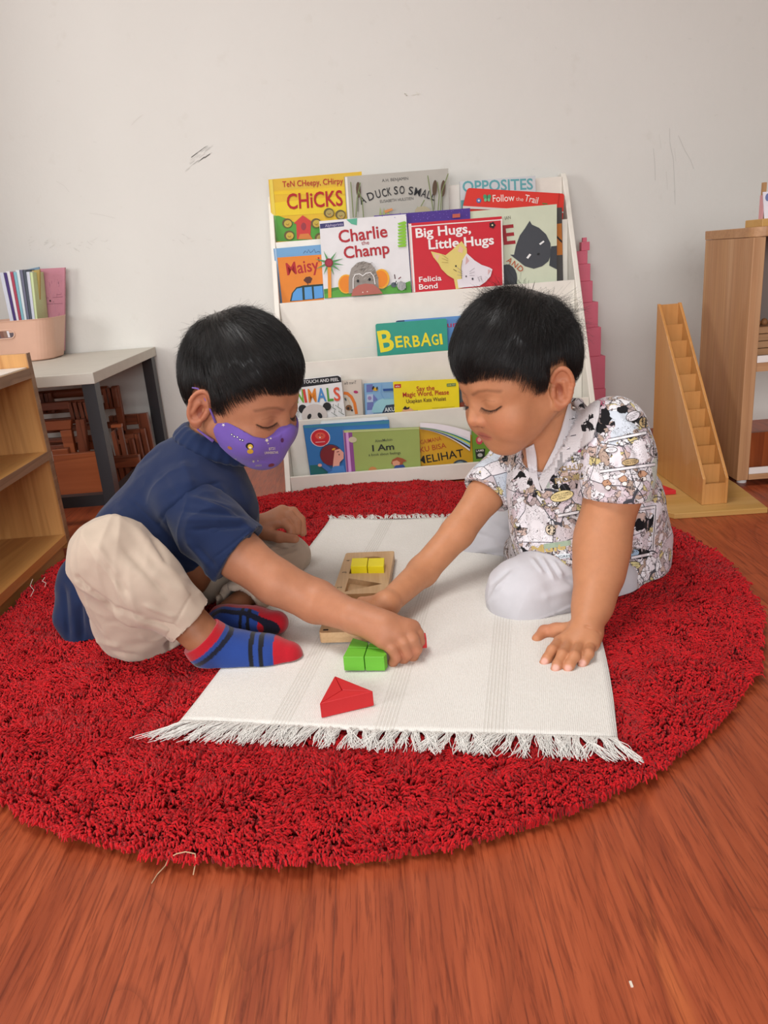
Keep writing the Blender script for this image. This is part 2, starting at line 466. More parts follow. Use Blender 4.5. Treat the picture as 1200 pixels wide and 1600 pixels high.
# ================================================================== ROOM SHELL
b = MB(); b.box((-3.2, -2.6, -0.05), (3.2, WALL_Y+0.12, 0.0)); tag(b.build('floor', M_floor), kind='structure')
b = MB(); b.box((-3.2, WALL_Y, 0), (3.2, WALL_Y+0.12, 2.75), (1, 1, 1, 1))
def stroke(b, pts, w, col, y=WALL_Y-0.0006):
    """pencil or scuff mark on the wall, given as pixel points"""
    P = [aty(px, py, y) for px, py in pts]
    for i in range(len(P)-1):
        d = P[i+1]-P[i]; n = np.array([-d[2], 0, d[0]]); n = n/np.linalg.norm(n)*w/2
        b.poly([P[i]-n, P[i+1]-n, P[i+1]+n, P[i]+n], col)
rs = random.Random(3)
g1 = (.76, .76, .76, 1); g2 = (.88, .87, .86, 1)
for i in range(26):
    x = 288+rs.random()*36; y = 262-(x-288)*0.75+rs.uniform(-9, 9); l = rs.uniform(5, 16)
    stroke(b, [(x, y), (x+l*0.8, y-l*0.6)], rs.uniform(.0006, .002), g2 if i % 3 else g1)
stroke(b, [(1021, 232), (1023, 255), (1024, 282)], .0010, g1)
stroke(b, [(1046, 200), (1047, 225), (1052, 248), (1054, 290), (1055, 320)], .0010, g1)
stroke(b, [(1060, 212), (1070, 235), (1079, 250), (1084, 264)], .0010, g1)
stroke(b, [(1041, 268), (1043, 296)], .0008, g2); stroke(b, [(1054, 232), (1056, 252)], .0008, g2); stroke(b, [(1030, 210), (1033, 232)], .0008, g2)
for i in range(30):
    x = rs.choice([rs.uniform(42, 70), rs.uniform(72, 180), rs.uniform(262, 345)]); y = 382+rs.uniform(-12, 12)*(1 if x < 70 else .5)
    if x > 250: y = 372+rs.uniform(-7, 7)
    l = rs.uniform(2, 11); a = rs.uniform(-.7, .7)
    stroke(b, [(x, y), (x+l*math.cos(a), y+l*math.sin(a))], rs.uniform(.0006, .0018), g2)
stroke(b, [(140, 333), (160, 336), (180, 341)], .0009, g2); stroke(b, [(88, 283), (100, 290), (108, 300)], .0009, g2)
stroke(b, [(205, 196), (214, 186), (222, 180)], .0007, g2)
for i in range(9):
    x = 628+rs.random()*26; stroke(b, [(x, 146+rs.uniform(-3, 4)), (x+4, 146+rs.uniform(-3, 4))], .0012, (.95, .93, .86, 1))
for i in range(30):
    x = rs.uniform(20, 1180); y = rs.uniform(20, 380); l = rs.uniform(1, 6)
    stroke(b, [(x, y), (x+l, y+rs.uniform(-3, 3))], rs.uniform(.0005, .0012), (.88, .88, .87, 1))
tag(b.build('wall_back', M_wall), kind='structure')
b = MB(); b.box((-3.32, -2.6, 0), (-3.2, WALL_Y+.12, 0.7), (1, 1, 1, 1)); b.box((-3.32, -2.6, 2.3), (-3.2, WALL_Y+.12, 2.75), (1, 1, 1, 1))
b.box((-3.32, 1.9, 0.7), (-3.2, WALL_Y+.12, 2.3), (1, 1, 1, 1)); b.box((-3.32, -2.6, 0.7), (-3.2, -2.0, 2.3), (1, 1, 1, 1))
b.box((-3.2, 1.70, 0), (-1.40, 1.95, 2.75), (1, 1, 1, 1))  # unseen pier, added to shade the far left of the back wall
tag(b.build('wall_left', M_wall), kind='structure')
b = MB(); b.box((3.2, -2.6, 0), (3.32, WALL_Y+.12, 2.75), (1, 1, 1, 1)); tag(b.build('wall_right', M_wall), kind='structure')
b = MB(); b.box((-3.2, -2.72, 0), (-1.6, -2.6, 2.75), (1, 1, 1, 1)); b.box((1.6, -2.72, 0), (3.2, -2.6, 2.75), (1, 1, 1, 1)); b.box((-1.6, -2.72, 2.3), (1.6, -2.6, 2.75), (1, 1, 1, 1)); b.box((-1.6, -2.72, 0), (1.6, -2.6, 0.5), (1, 1, 1, 1))
tag(b.build('wall_front', M_wall), kind='structure')
b = MB(); b.box((-3.2, -2.6, 2.75), (3.2, WALL_Y+.12, 2.85), (1, 1, 1, 1)); tag(b.build('ceiling', M_wall), kind='structure')
# ================================================================== CREAM BOOK DISPLAY RACK
WHT = L('f1ece1'); WH2 = L('ece6da')
RX0, RX1 = -0.252, 0.581
rk = thing('book_display_rack', 'cream sloping book display rack with five tiers of picture books against the wall', 'bookshelf', ((RX0+RX1)/2, 2.1, 0))
for x in (RX0, RX1-0.014):
    b = MB(); zt = 0.757
    prof = [(1.925, 0), (1.93+0.5*zt-0.012, zt-0.02), (1.93+0.5*zt+0.01, zt), (WALL_Y-0.012, zt), (WALL_Y-0.012, 0)]
    b.prism([(x, y, z) for y, z in prof], (0.014, 0, 0), WHT)
    b.build('side_panel', M_white, rk, bevel=0.002)
TIER = [(1.950, 0.0, 0.046), (2.022, 0.0, 0.180), (2.093, 0.0, 0.322), (2.170, 0.13, 0.476), (2.246, 0.26, 0.634), (2.306, 0.40, 0.748)]
for i, (y, z0, z1) in enumerate(TIER):
    b = MB(); zb = 0.0 if i == 0 else TIER[i-1][2]-0.16
    b.box((RX0+0.0145, y-0.004, max(0.004, zb)), (RX1-0.0145, y+0.005, z1), WHT if i < 5 else WH2)
    b.build('tier_board' if i < 5 else 'back_panel', M_white, rk, bevel=0.001)
    if 0 < i:
        b = MB(); y0 = TIER[i-1][0]; zz = TIER[i-1][2]-0.15
        zz = max(zz, 0.012)
        b.box((RX0+0.0145, y0+0.006, zz-0.008), (RX1-0.0145, y-0.005, zz), WHT); b.build('ledge', M_white, rk)
# ================================================================== LEFT TABLE + BASKET
tb = thing('side_table', 'cream topped table with black square metal legs in the left corner', 'table', (-0.95, 2.08, 0))
TX1, TY0, TZ = -0.643, 1.80, 0.372
b = MB(); b.box((-1.248, TY0, TZ-0.026), (TX1, WALL_Y-0.003, TZ), L('d2ccc0')); b.build('table_top', paint_mat('matt_cream_board', .55, bump=.0003, bscale=700), tb, bevel=0.0015)
for x in (TX1-0.034, -1.244):
    for y in (TY0+0.006, WALL_Y-0.05):
        b = MB(); b.box((x, y, 0), (x+0.030, y+0.036, TZ-0.0262), L('35363a')); b.build('leg', M_metal, tb, bevel=0.001)
b = MB(); b.box((TX1-0.033, TY0+0.043, 0.05), (TX1-0.006, WALL_Y-0.051, 0.076), L('303134')); b.build('crossbar', M_metal, tb)
b = MB(); b.box((-1.213, TY0+0.01, 0.05), (TX1-0.035, TY0+0.036, 0.078), L('303134')); b.build('crossbar', M_metal, tb)
# basket: rounded tapering bin with handle slots
bk = thing('storage_basket', 'peach plastic basket with an oval handle slot standing on the cream table', 'basket', (-1.058, 2.262, TZ))
def rrect(cx, cy, hx, hy, r, z, n=8):
    P = []
    for sx, sy, a0 in ((1, 1, 0), (-1, 1, 90), (-1, -1, 180), (1, -1, 270)):
        for k in range(n+1):
            a = math.radians(a0+90*k/n); P.append((cx+sx*(hx-r)+r*math.cos(a), cy+sy*(hy-r)+r*math.sin(a), z))
    return P
PE = L('e2b59d')
bm = MB(); ROWS = [(0.001, .160, .066), (0.004, .165, .070), (0.02, .169, .0715), (0.05, .175, .075), (.0705, .179, .077), (.0905, .183, .079), (0.110, .187, .081), (.114, .189, .083)]
n = 36
for k, (z, hx, hy) in enumerate(ROWS): bm.v += [tuple(p) for p in rrect(-1.058, 2.262, hx, hy, .045, TZ+z)]
outer_rows = len(ROWS)
for z, hx, hy in ROWS[::-1]: bm.v += [tuple(p) for p in rrect(-1.058, 2.262, hx-.003, hy-.003, .043, TZ+z+(0.003 if z < .01 else 0))]
R_all = 2*outer_rows
for i in range(R_all-1):
    for k in range(n):
        kk = (k+1) % n
        seg_front = (k == 26 and False)
        bm.f.append((i*n+k, i*n+kk, (i+1)*n+kk, (i+1)*n+k)); bm.c.append(PE); bm.mi.append(0)
bm.f.append(tuple(range(n))[::-1]); bm.c.append(PE); bm.mi.append(0)
bm.f.append(tuple((R_all-1)*n+k for k in range(n))); bm.c.append(PE); bm.mi.append(0)
bm.build('bin_body', M_plastic, bk, smooth=False)
bk.children[0].modifiers.new('b', 'BEVEL').width = 0.001
# handle slot in the front wall: flat dark oval painted for the shade inside, raised lip, strips as contents
sl = aty(2, 523, 2.183)
def stadium(c, hx, hz, y, n=10):
    P = []
    for k in range(2*n):
        a = PI*k/(n-1)-PI/2 if k < n else PI*(k-n)/(n-1)+PI/2
        sx = 1 if k < n else -1
        P.append((c[0]+sx*(hx-hz)+hz*math.cos(a), y, c[2]+hz*math.sin(a)))
    return P
m = MB(); st = stadium(sl, .036, .0115, 2.183)
m.tube(st, .0018, 6, L('e9c0aa'), closed=True); m.build('handle_rim', M_plastic, bk, smooth=True)
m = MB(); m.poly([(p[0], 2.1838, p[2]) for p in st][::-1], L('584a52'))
xs = [-.026, -.012, 0.002, .012, .020]
for q, (x, c) in enumerate(zip(xs, ('d0708c', 'b9667a', '7d5040', '8d6a5a', 'e4dce0'))):
    w = .010 if q < 4 else .006
    m.poly([(sl[0]+x-w/2, 2.1832, sl[2]-.0085), (sl[0]+x+w/2, 2.1832, sl[2]-.0085), (sl[0]+x+w/2-.001, 2.1832, sl[2]+.0085), (sl[0]+x-w/2-.001, 2.1832, sl[2]+.0085)], L(c))
m.build('painted_handle_slot', M_plastic, bk)
# booklets standing in the basket
bl = [(2, 'e8e6ee', 'white'), (8, '6f8fc0', 'dull blue'), (15, '5b3f86', 'purple'), (23, 'eceaf2', 'white'), (31, 'f2f0f4', 'thin white'), (38, 'c0566e', 'crimson edged'),
      (45, 'f0eef4', 'white'), (52, '9fcbd8', 'pale cyan'), (59, 'e6eef2', 'bluish white'), (66, '7f8298', 'slate grey'), (73, '8e93aa', 'grey blue'), (79, '5f6f66', 'dark green'), (85, 'dfe3ee', 'pale lilac')]
bl = [(2, 'd8dcea', 'pale lilac'), (7, '4e3a7c', 'purple'), (12, 'f0edf3', 'white'), (17, 'b84a60', 'thin crimson'), (22, '8fc6d4', 'light cyan'), (27, 'e4eef2', 'bluish white'), (32, '77798f', 'slate grey'), (37, '575f6a', 'dark grey'), (43, 'dde2f0', 'pale blue'), (48, 'd8e6b0', 'pale green')]
names = ['leaning left at the far left of the basket', 'second from the left in the basket', 'just right of the purple booklet', 'left of the light cyan booklet', 'near the middle of the basket', 'between the cyan and slate grey booklets', 'right of the bluish white one', 'right of the slate grey one', 'left of the pale green booklet', 'left of the mustard booklet']
for i, (px, c, nm) in enumerate(bl):
    top = aty(px, 424+rs.uniform(-3, 3), 2.215+i*.003); bot = aty(px+17-(px*.3), 503, 2.215+i*.003)
    w = .0098; m = MB(); y0 = 2.215+.003*i; d = .085+rs.uniform(-.01, 0)
    A = [(bot[0]-w/2, y0, TZ+.012), (bot[0]+w/2, y0, TZ+.012), (top[0]+w/2, y0, top[2]), (top[0]-w/2, y0, top[2])]
    m.prism(A, (0, d, 0), L(c)); o = m.build('booklet', M_page, None, bevel=.0006, origin=(bot[0], y0, TZ+.012))
    tag(o, f'{nm} booklet standing upright, {names[i]}', 'booklet', 'booklets standing in the peach basket')
def flatbook(name, label, cat, px0, px1, pyt, y, c, prints, group, rot=0):
    a = aty(px0, pyt, y); bq = aty(px1, pyt-2, y)
    t = [a, bq, (bq[0]-.049, y, TZ+.012), (a[0]-.049, y, TZ+.012)]
    m = MB(); m.prism([t[3], t[2], t[1], t[0]], (0, .009, 0), L(c))
    prints(m); o = m.build(name, M_page, None, origin=(a[0], y, TZ+.012)); return tag(o, label, cat, group)
def pr1(m):
    for k in range(2): 
        p = aty(56, 466+k*10, 2.2695); m.box((p[0], p[1], p[2]), (p[0]+.006, p[1]+.0003, p[2]+.0006), L('80704a'))
flatbook('booklet', 'mustard yellow booklet facing out, left of the pink one in the basket', 'booklet', 49.5, 61.5, 423, 2.270, 'c8ac66', pr1, 'booklets standing in the peach basket')
def pr2(m):
    y = 2.3215
    for (x0, y0, x1, y1) in ((67, 466, 76, 465.5), (82, 465, 98, 463.5), (67, 475.5, 98, 474), (88, 460.5, 95.5, 460)):
        a = aty(x0, y0, y); bb = aty(x1, y1, y); m.bar(a, bb, .0003, .0007, L('8b5368'))
    p = aty(78.5, 470, y-.0002); m.prism([(p[0]+.0022*math.cos(q*PI/5), p[1], p[2]+.0028*math.sin(q*PI/5)) for q in range(10)], (0, -.0003, 0), L('3b2430'))
    for q in range(46):
        x = random.uniform(66, 97); yy = random.uniform(426, 492); a = aty(x, yy, y+.0002); bb = aty(x+random.uniform(-1, 1), yy+random.uniform(2, 9), y+.0002)
        m.bar(a, bb, .0002, random.uniform(.0006, .0022), L(random.choice(('cf8fa2', 'd99cad', 'c07f94'))))
flatbook('booklet', 'worn pink booklet facing out at the right end of the basket', 'booklet', 62, 101, 420, 2.322, 'd28f9f', pr2, 'booklets standing in the peach basket')
m = MB(); a = aty(28, 424, 2.333); c = aty(61, 417, 2.333)
m.prism([(a[0], 2.333, TZ+.012), (c[0], 2.333, TZ+.012), (c[0], 2.333, c[2]), (a[0], 2.333, a[2])], (0, .004, 0), L('89a7bd'))
tag(m.build('folder', M_page, origin=(a[0], 2.333, TZ+.012)), 'thin blue folder rising behind the booklets in the basket', 'folder')
# ================================================================== STACKED WOODEN CHAIRS UNDER THE TABLE
def folding_chair(name, label, y, x0, x1, zt, zb, style, tilt=0.0):
    """reddish timber chair laid up on its edge: two stiles, rails, back slats and a rolled top rail"""
    o = thing(name, label, 'chair', ((x0+x1)/2, y, zb), 'reddish wooden chairs stacked under the cream table')
    w = .020
    for x in (x0+w/2, x1-w/2):
        m = MB(); m.bar((x-tilt, y, zb), (x, y, zt), w, .016, up=(0, 1, 0)); m.build('stile', W_darkV, o, bevel=.002)
    m = MB()
    if style == 'roll': m.tube([(x0+.03, y-.004, zt-.010), (x1-.03, y-.004, zt-.010)], .0125, 12)
    else: m.box((x0+w+.001, y-.008, zt-.022), (x1-w-.001, y+.008, zt))
    m.build('top_rail', W_darkX, o, bevel=0 if style == 'roll' else .002, smooth=False)
    for z in (zt-.055, zt-.11, zb+.04):
        m = MB(); m.box((x0+w+.001, y-.006, z-.009), (x1-w-.001, y+.006, z+.009)); m.build('rail', W_darkX, o, bevel=.002)
    return o
# rearmost, reaching right beside the back leg
F = lambda px, py, y: aty(px, py, y)
a = F(60, 612, 2.20); c = F(182, 602, 2.20)
ch = folding_chair('folding_chair', 'tall reddish wooden chair with a rolled top rail, rearmost under the table', 2.205, a[0]-.06, c[0]+.004, c[2]-.002, 0.004, 'roll')
for x, w in ((F(163, 605, 2.19)[0], .010), (F(170, 605, 2.19)[0], .009), (F(178, 605, 2.19)[0], .012), (F(66, 615, 2.19)[0], .010), (F(73, 615, 2.19)[0], .010), (F(79, 615, 2.19)[0], .010)):
    m = MB(); m.box((x-w/2, 2.180, c[2]-.060), (x+w/2, 2.196, c[2]-.004)); m.build('slat', W_darkV, ch, bevel=.001)
# second chair
a = F(64, 632, 2.13); c = F(148, 622, 2.13)
ch = folding_chair('folding_chair', 'reddish wooden chair with narrow slats fanned at its corner, second from the wall', 2.135, a[0]-.05, c[0]+.010, c[2]-.002, 0.004, 'box')
for k, px in enumerate((109, 117, 125, 133)):
    p = F(px, 628, 2.12); q = F(px+7, 656, 2.12); m = MB(); m.bar(p, q, .010, .014, up=(0, 1, 0)); m.build('slat', W_darkV, ch, bevel=.001)
p = F(133, 628, 2.115); q = F(153, 690, 2.115); m = MB(); m.bar(p, q, .012, .012, up=(0, 1, 0)); m.build('brace', W_darkV, ch, bevel=.001)
# third, thick front frame
ch = thing('folding_chair', 'reddish wooden chair whose thick corner frame stands just behind the orange board', 'chair', (-.80, 2.06, 0.0), 'reddish wooden chairs stacked under the cream table')
m = MB(); y = 2.075
P1 = [F(66, 659, y), F(111, 656, y), F(111, 671, y), F(66, 674, y)]; m.prism(P1, (0, .016, 0)); m.build('top_rail', W_seat, ch, bevel=.002)
m = MB(); P1 = [F(94, 674.5, y), F(111.2, 656, y), F(119, 708, y), F(103, 709, y)]; P1 = [F(93, 673, y), F(111.2, 671.3, y), F(119, 712, y), F(103, 713, y)]; m.prism(P1, (0, .016, 0)); m.build('stile', W_seat, ch, bevel=.002)
m = MB(); P1 = [F(117, 656, y-.002), F(131, 655, y-.002), F(138, 709, y-.002), F(123, 710, y-.002)]; m.prism(P1, (0, .018, 0)); m.build('leg', W_darkV, ch, bevel=.002)
m = MB(); P1 = [F(66, 686, y+.03), F(100, 684, y+.03), F(100, 691, y+.03), F(66, 693, y+.03)]; m.prism(P1, (0, .014, 0)); m.build('rail', W_darkX, ch, bevel=.002)
m = MB(); P1 = [F(66, 697, y+.03), F(150, 690, y+.03), F(152, 702, y+.03), F(66, 706, y+.03)]; m.prism(P1, (0, .014, 0)); m.build('rail', W_darkX, ch, bevel=.002)
m = MB(); m.box((-.90, 2.07, .078), (-.66, 2.09, .11)); m.build('rail', W_darkX, ch, bevel=.002)
# front seat board of the nearest chair
ch = thing('folding_chair', 'wooden chair with a broad orange-brown board seat facing out, nearest under the table', 'chair', (-.78, 2.0, 0.0), 'reddish wooden chairs stacked under the cream table')
y = 1.99
m = MB(); m.prism([F(81.5, 711, y), F(155, 705.5, y), F(167.5, 771, y), F(99, 792.5, y)], (0, .016, 0)); m.build('seat', W_seat, ch, bevel=.002)
m = MB(); m.prism([F(128, 792, y+.005), F(146, 790, y+.005), F(150, 812, y+.005), F(132, 813, y+.005)], (0, .02, 0)); m.build('leg', W_seat, ch, bevel=.002)
m = MB(); m.prism([F(100, 806, y), F(150, 800, y), F(152, 815, y), F(102, 820, y)], (0, .02, 0)); m.build('rail', W_darkX, ch, bevel=.002)
m = MB(); m.box((F(80, 704, y)[0], y+.001, F(80, 712, y)[2]), (F(106, 704, y)[0], y+.02, F(92, 702, y)[2])); m.build('seat_cleat', W_seat, ch, bevel=.002)
# nested frames at the right, beyond the front leg
for k, (pxl, pyt, pxr, pyb, y, lab) in enumerate(((183, 647, 230, 760, 2.235, 'largest of the nested wooden stools, rearmost between the table legs'), (188, 671, 226, 770, 2.205, 'second largest nested wooden stool between the table legs'),
                                        (191, 679, 217, 780, 2.175, 'third of the nested wooden stools between the table legs'), (191, 687, 208, 786, 2.145, 'smallest nested wooden stool between the table legs'))):
    a = F(pxl, pyt, y); c = F(pxr, pyt-2, y)
    fr = thing('folded_stool', 'reddish '+lab, 'stool', ((a[0]+c[0])/2, y, 0), 'nested wooden stool frames')
    w = .013 if k else .03
    m = MB(); m.box((a[0]-.01, y-.008, c[2]-(.012 if k else .03)), (c[0]-w-.0005, y+.008, c[2])); m.build('top_rail', W_darkX, fr, bevel=.001)
    m = MB(); m.bar((c[0]-w/2+.006, y, .004), (c[0]-w/2, y, c[2]), w, .016, up=(0, 1, 0)); m.build('stile', W_darkV, fr, bevel=.001)
    m = MB(); m.bar((a[0]-.016, y, .004), (a[0]-.018, y, c[2]), .012, .016, up=(0, 1, 0)); m.build('stile', W_darkV, fr, bevel=.001)
    if k: m = MB(); m.box((a[0]-.01, y+.009, .02), (c[0]-w, y+.012, c[2]-.014)); m.build('panel', W_darkV, fr)
fr = thing('folded_stool', 'pale edged narrow wooden stool frame just right of the front table leg', 'stool', (-.64, 2.08, 0)); y = 2.09
m = MB(); m.prism([F(173, 664, y), F(189, 663, y), F(189.5, 668, y), F(173, 669, y)], (0, .016, 0)); m.build('top_rail', W_seat, fr, bevel=.001)
for (p0, p1, p2, p3) in (((183, 668), (189.5, 668), (207, 750), (200, 757)), ((173, 676), (178, 672), (196, 748), (190, 756)), ((165, 690), (170, 690), (190, 757), (184, 764))):
    m = MB(); m.prism([F(*p0, y), F(*p1, y), F(*p2, y), F(*p3, y)], (0, .012, 0)); m.build('stile', W_darkV, fr, bevel=.001)
# ================================================================== LEFT LOW SHELF UNIT
lc = thing('low_shelf_unit', 'golden plywood open shelf unit cut off by the left edge of the picture', 'shelf unit', (-.85, 1.4, 0))
LX = -.698; LB = -1.02
m = MB(); m.prism([(LX, 1.600, 0.02), (LX, 1.600, .442), (LB, 1.600, .447), (LB, 1.600, 0.02)], (0, .016, 0)); m.build('end_panel', W_pineV, lc)
m = MB(); m.box((LX-.0005, 1.5995, 0.02), (LX+.001, 1.6165, .443)); m.build('edge_strip', W_edge, lc)
for z, t, nm, mt in ((.413, .020, 'top_board', W_pineY), (.238, .018, 'shelf', W_pineY), (.052, .018, 'bottom_board', W_pineY)):
    m = MB(); m.box((LB, .98, z-t), (LX-.001, 1.5985, z)); m.build(nm, mt, lc)
    m = MB(); m.box((LX-.0008, .98, z-t-.0002), (LX+.0008, 1.5985, z+.0002)); m.build('edge_strip', W_edge if z > .1 else W_pineY, lc)
m = MB(); m.box((LB+.02, .98, .4132), (LX-.004, 1.598, .4155), L('ece8e2')); m.build('white_liner', M_white, lc)
m = MB(); m.box((LB, .98, .0), (LX-.012, 1.60, .033)); m.build('plinth', W_pineY, lc)
m = MB(); m.box((LB-.01, .98, .02), (LB, 1.615, .44)); m.build('back_panel', W_pineV, lc)
# ================================================================== PINK TOWER
PK = L('dc6a80'); u = .01180
tag_names = {1: 'tiniest pink wooden cube on the tip of the tower', 2: 'second smallest pink cube under the tip', 3: 'small pink wooden cube, third from the top of the tower',
             4: 'pink wooden cube, fourth from the top of the tower', 5: 'pink wooden cube, fifth from the top of the tower', 6: 'pink wooden cube, sixth from the top of the tower',
             7: 'large pink wooden cube, seventh from the top of the tower', 8: 'large pink cube lowest in view behind the patterned shirt', 9: 'large pink cube at the foot of the tower, behind the boy'}
RPX = {1: 917, 2: 921.5, 3: 918, 4: 922.5, 5: 926, 6: 934.5, 7: 939, 8: 945.5, 9: 946}
z = aty(910, 371.5, 2.297)[2]
for k in range(1, 10):
    s = k*u; yf = 2.303-s/2; x1 = atx(0, 0, 1)[0] if False else aty(RPX[k], prj((.6, yf, z-s/2))[1], yf)[0]
    b = MB(); b.box((x1-s, yf, z-s+.0003), (x1, yf+s, z), PK)
    o = b.build('pink_cube', M_pink, None, bevel=.0008, origin=(x1-s/2, yf+s/2, z-s)); tag(o, tag_names[k], 'cube', 'pink tower cubes')
    z -= s
b = MB(); b.box((.583, 2.245, 0), (.70, 2.355, z), L('c9a26a')); tag(b.build('plinth_box', W_plyX, None, origin=(.64, 2.3, 0)), 'low wooden box under the pink cube tower', 'box')
# ================================================================== WOODEN STAIR OF COMPARTMENTS ON A BOARD
hd = thing('stair_block_holder', 'light wooden wedge-shaped holder with a stair of open compartments beside the oak cabinet', 'block holder', (.715, 1.72, .0125))
HX0, HX1, HY0, HY1 = .686, .741, 1.568, 1.872; HZ0, HZF, HZB = .0125, .070, .418
for x in (HX0, HX1-.006):
    m = MB(); m.prism([(x, HY0, HZ0), (x, HY0, HZF), (x, HY1-.008, HZB), (x, HY1, HZB), (x, HY1, HZ0)], (.006, 0, 0)); m.build('side_panel', W_plyV, hd, bevel=.0006)
N = 11
for i in range(N):
    y = HY0+(HY1-HY0-.006)*i/(N-1) if i else HY0+.001; zt = HZF-.012+(HZB-HZF)*(i/(N-1))-(.0 if i < N-1 else -.010)
    m = MB(); m.box((HX0+.0062, y, HZ0), (HX1-.0062, y+.005, zt)); m.build('divider' if i else 'front_panel', W_plyV, hd)
for i in range(N-1):
    y = HY0+(HY1-HY0-.006)*i/(N-1)+.006; y2 = HY0+(HY1-HY0-.006)*(i+1)/(N-1)-.001
    zt = max(HZ0+.004, HZF-.012+(HZB-HZF)*(i/(N-1))-.045)
    m = MB(); m.box((HX0+.0062, y+.0, zt-.004), (HX1-.0062, y2, zt)); m.build('compartment_floor', W_plyX, hd)
m = MB(); P = [atz(1049, 812, 0), atz(1196, 800, 0), (.832, 1.715, 0), (.70, 1.90, 0), (.60, 1.90, 0), (.592, 1.56, 0)]
P = [(.612, 1.528, 0), (.806, 1.520, 0), (.822, 1.70, 0), (.822, 1.93, 0), (.60, 1.93, 0), (.598, 1.55, 0)]
m.prism([(p[0], p[1], 0) for p in P], (0, 0, .012)); tag(m.build('plywood_board', W_plyX, bevel=.0015, origin=(.71, 1.7, 0)), 'flat plywood board on the floor under the stair-shaped holder', 'board')
m = MB(); p = atz(1050, 768, .013); m.prism([(.603, 1.66, .0125), (.664, 1.655, .0125), (.64, 1.74, .0125), (.603, 1.74, .0125)], (0, 0, .010), L('d2202a'))
tag(m.build('wooden_block', M_block, bevel=.001, origin=(.63, 1.7, .0125)), 'red wooden block on the plywood board behind the patterned shirt', 'block')
# ================================================================== OAK CABINET AT THE RIGHT
cb = thing('oak_cabinet', 'oak laminate open cabinet cut off by the right edge of the picture', 'cabinet', (1.1, 1.83, 0))
CX, CY0, CY1, CZ = .826, 1.706, 1.949, .573
m = MB(); m.box((CX, CY0, .016), (CX+.0265, CY1, CZ-.0205)); m.build('side_panel', W_oakV, cb, bevel=.0015)
m = MB(); m.box((CX+.0268, CY0, .016), (1.4735, CY0+.0015, .029)); m.build('bottom_rail', W_oakX, cb, bevel=.001)
m = MB(); m.box((1.474, CY0, .016), (1.5, CY1, CZ-.0205)); m.build('side_panel', W_oakV, cb, bevel=.0015)
m = MB()
hx = [(CX-.001+.0, CY1+.001), (CX-.001, CY0+.026)]
for k in range(1, 8): a = PI+k*PI/2/8; hx.append((CX-.001+.03+.03*math.cos(a), CY0-.004+.03+.03*math.sin(a)))
hx += [(CX+.03, CY0-.004), (1.51, CY0-.004), (1.51, CY1+.001)]
m.prism([(x, y, CZ-.020) for x, y in hx], (0, 0, .020)); m.build('top_board', W_oakX, cb, bevel=.001)
for z in (.287, .030):
    m = MB(); m.box((CX+.027, CY0+.002, z-(.020 if z > .1 else .013)), (1.4735, CY1, z)); m.build('shelf', W_oakX, cb)
    m = MB(); m.box((CX+.027, CY0+.001, z-.0), (1.4735, CY1, z+.0015), L('efe9e4')); m.box((CX+.027, CY0+.0005, z), (1.4735, CY0+.004, z+.015), L('efe9e4')); m.build('white_lip', M_white, cb)
for x, y in ((CX+.03, CY0+.04), (1.45, CY0+.04), (CX+.03, CY1-.04), (1.45, CY1-.04)):
    m = MB(); m.lathe([(0.0001, 0), (.011, 0), (.011, .0158), (.0001, .0158)], (x, y, 0), 14, L('e8e4e0')); m.build('foot', M_white, cb)
m = MB(); m.box((CX+.027, CY1-.008, .27), (1.47, CY1, CZ-.021), L('8d7f78')); m.build('back_panel', M_paint, cb)
q = aty(1168, 677, CY0+.03)
m = MB(); m.box((CX+.03, CY0+.03, .0320), (1.2, CY0+.042, q[2])); tag(m.build('wooden_tray', wood_mat('orange_varnished_wood', '9a4d22', '8c431c', '7d3916', 2, .8, .35, .4, .3), origin=(1.0, CY0+.03, .032)), 'orange-brown wooden tray standing on edge on the low shelf of the oak cabinet', 'tray')
# woven wooden box on the middle shelf with small knobs
bx = thing('wooden_box', 'slatted wooden box with round knobs on the middle shelf of the oak cabinet', 'box', (1.0, 1.86, .2888))
a = aty(1183, 560, 1.80)
m = MB()
for k in range(4): m.box((a[0]-.004+.0, 1.80, .2890+k*.0165), (1.2, 1.90, .2890+k*.0165+.0150))
m.build('box_body', W_oakX, bx, bevel=.001)
for px in (1183, 1194):
    p = aty(px, 495, 1.82); m = MB(); m.lathe([(.0001, 0), (.007, .001), (.008, .008), (.005, .014), (.0001, .016)], (p[0]+.006, 1.83, .2890+.0650), 14, L('9a6a42')); m.build('knob', M_paint, bx, smooth=True)
# card stand on top of the cabinet
cs = thing('card_stand', 'small wooden stand with white cards on top of the oak cabinet at the right edge', 'card stand', (.95, 1.80, CZ))
a = aty(1180, 350, 1.80)
m = MB(); m.box((a[0]+.001, 1.77, CZ), (a[0]+.16, 1.85, CZ+.016)); m.build('base', W_plyX, cs, bevel=.001)
p = aty(1194.5, 344, 1.80); q = aty(1192.5, 300, 1.80)
m = MB(); m.prism([(p[0], 1.80, CZ+.0162), (p[0]+.09, 1.80, CZ+.0162), (q[0]+.09, 1.80, q[2]), (q[0], 1.80, q[2])], (0, .003, 0), L('eceaf4'))
e = aty(1200, 308, 1.7995)
m.prism([(e[0]+.006*math.cos(k*PI/8), 1.7995, e[2]+.008*math.sin(k*PI/8)) for k in range(16)], (0, -.0004, 0), L('6f7fae')); m.build('card', M_page, cs)
m = MB(); m.box((p[0]-.004, 1.804, CZ+.0162), (p[0]-.002, 1.82, q[2]-.006), L('d9a0a4')); m.build('pink_card', M_page, cs)
m = MB(); m.box((q[0]+.004, 1.81, CZ+.0162), (q[0]+.012, 1.818, q[2]+.02), L('b58a5c')); m.build('upright', M_paint, cs)
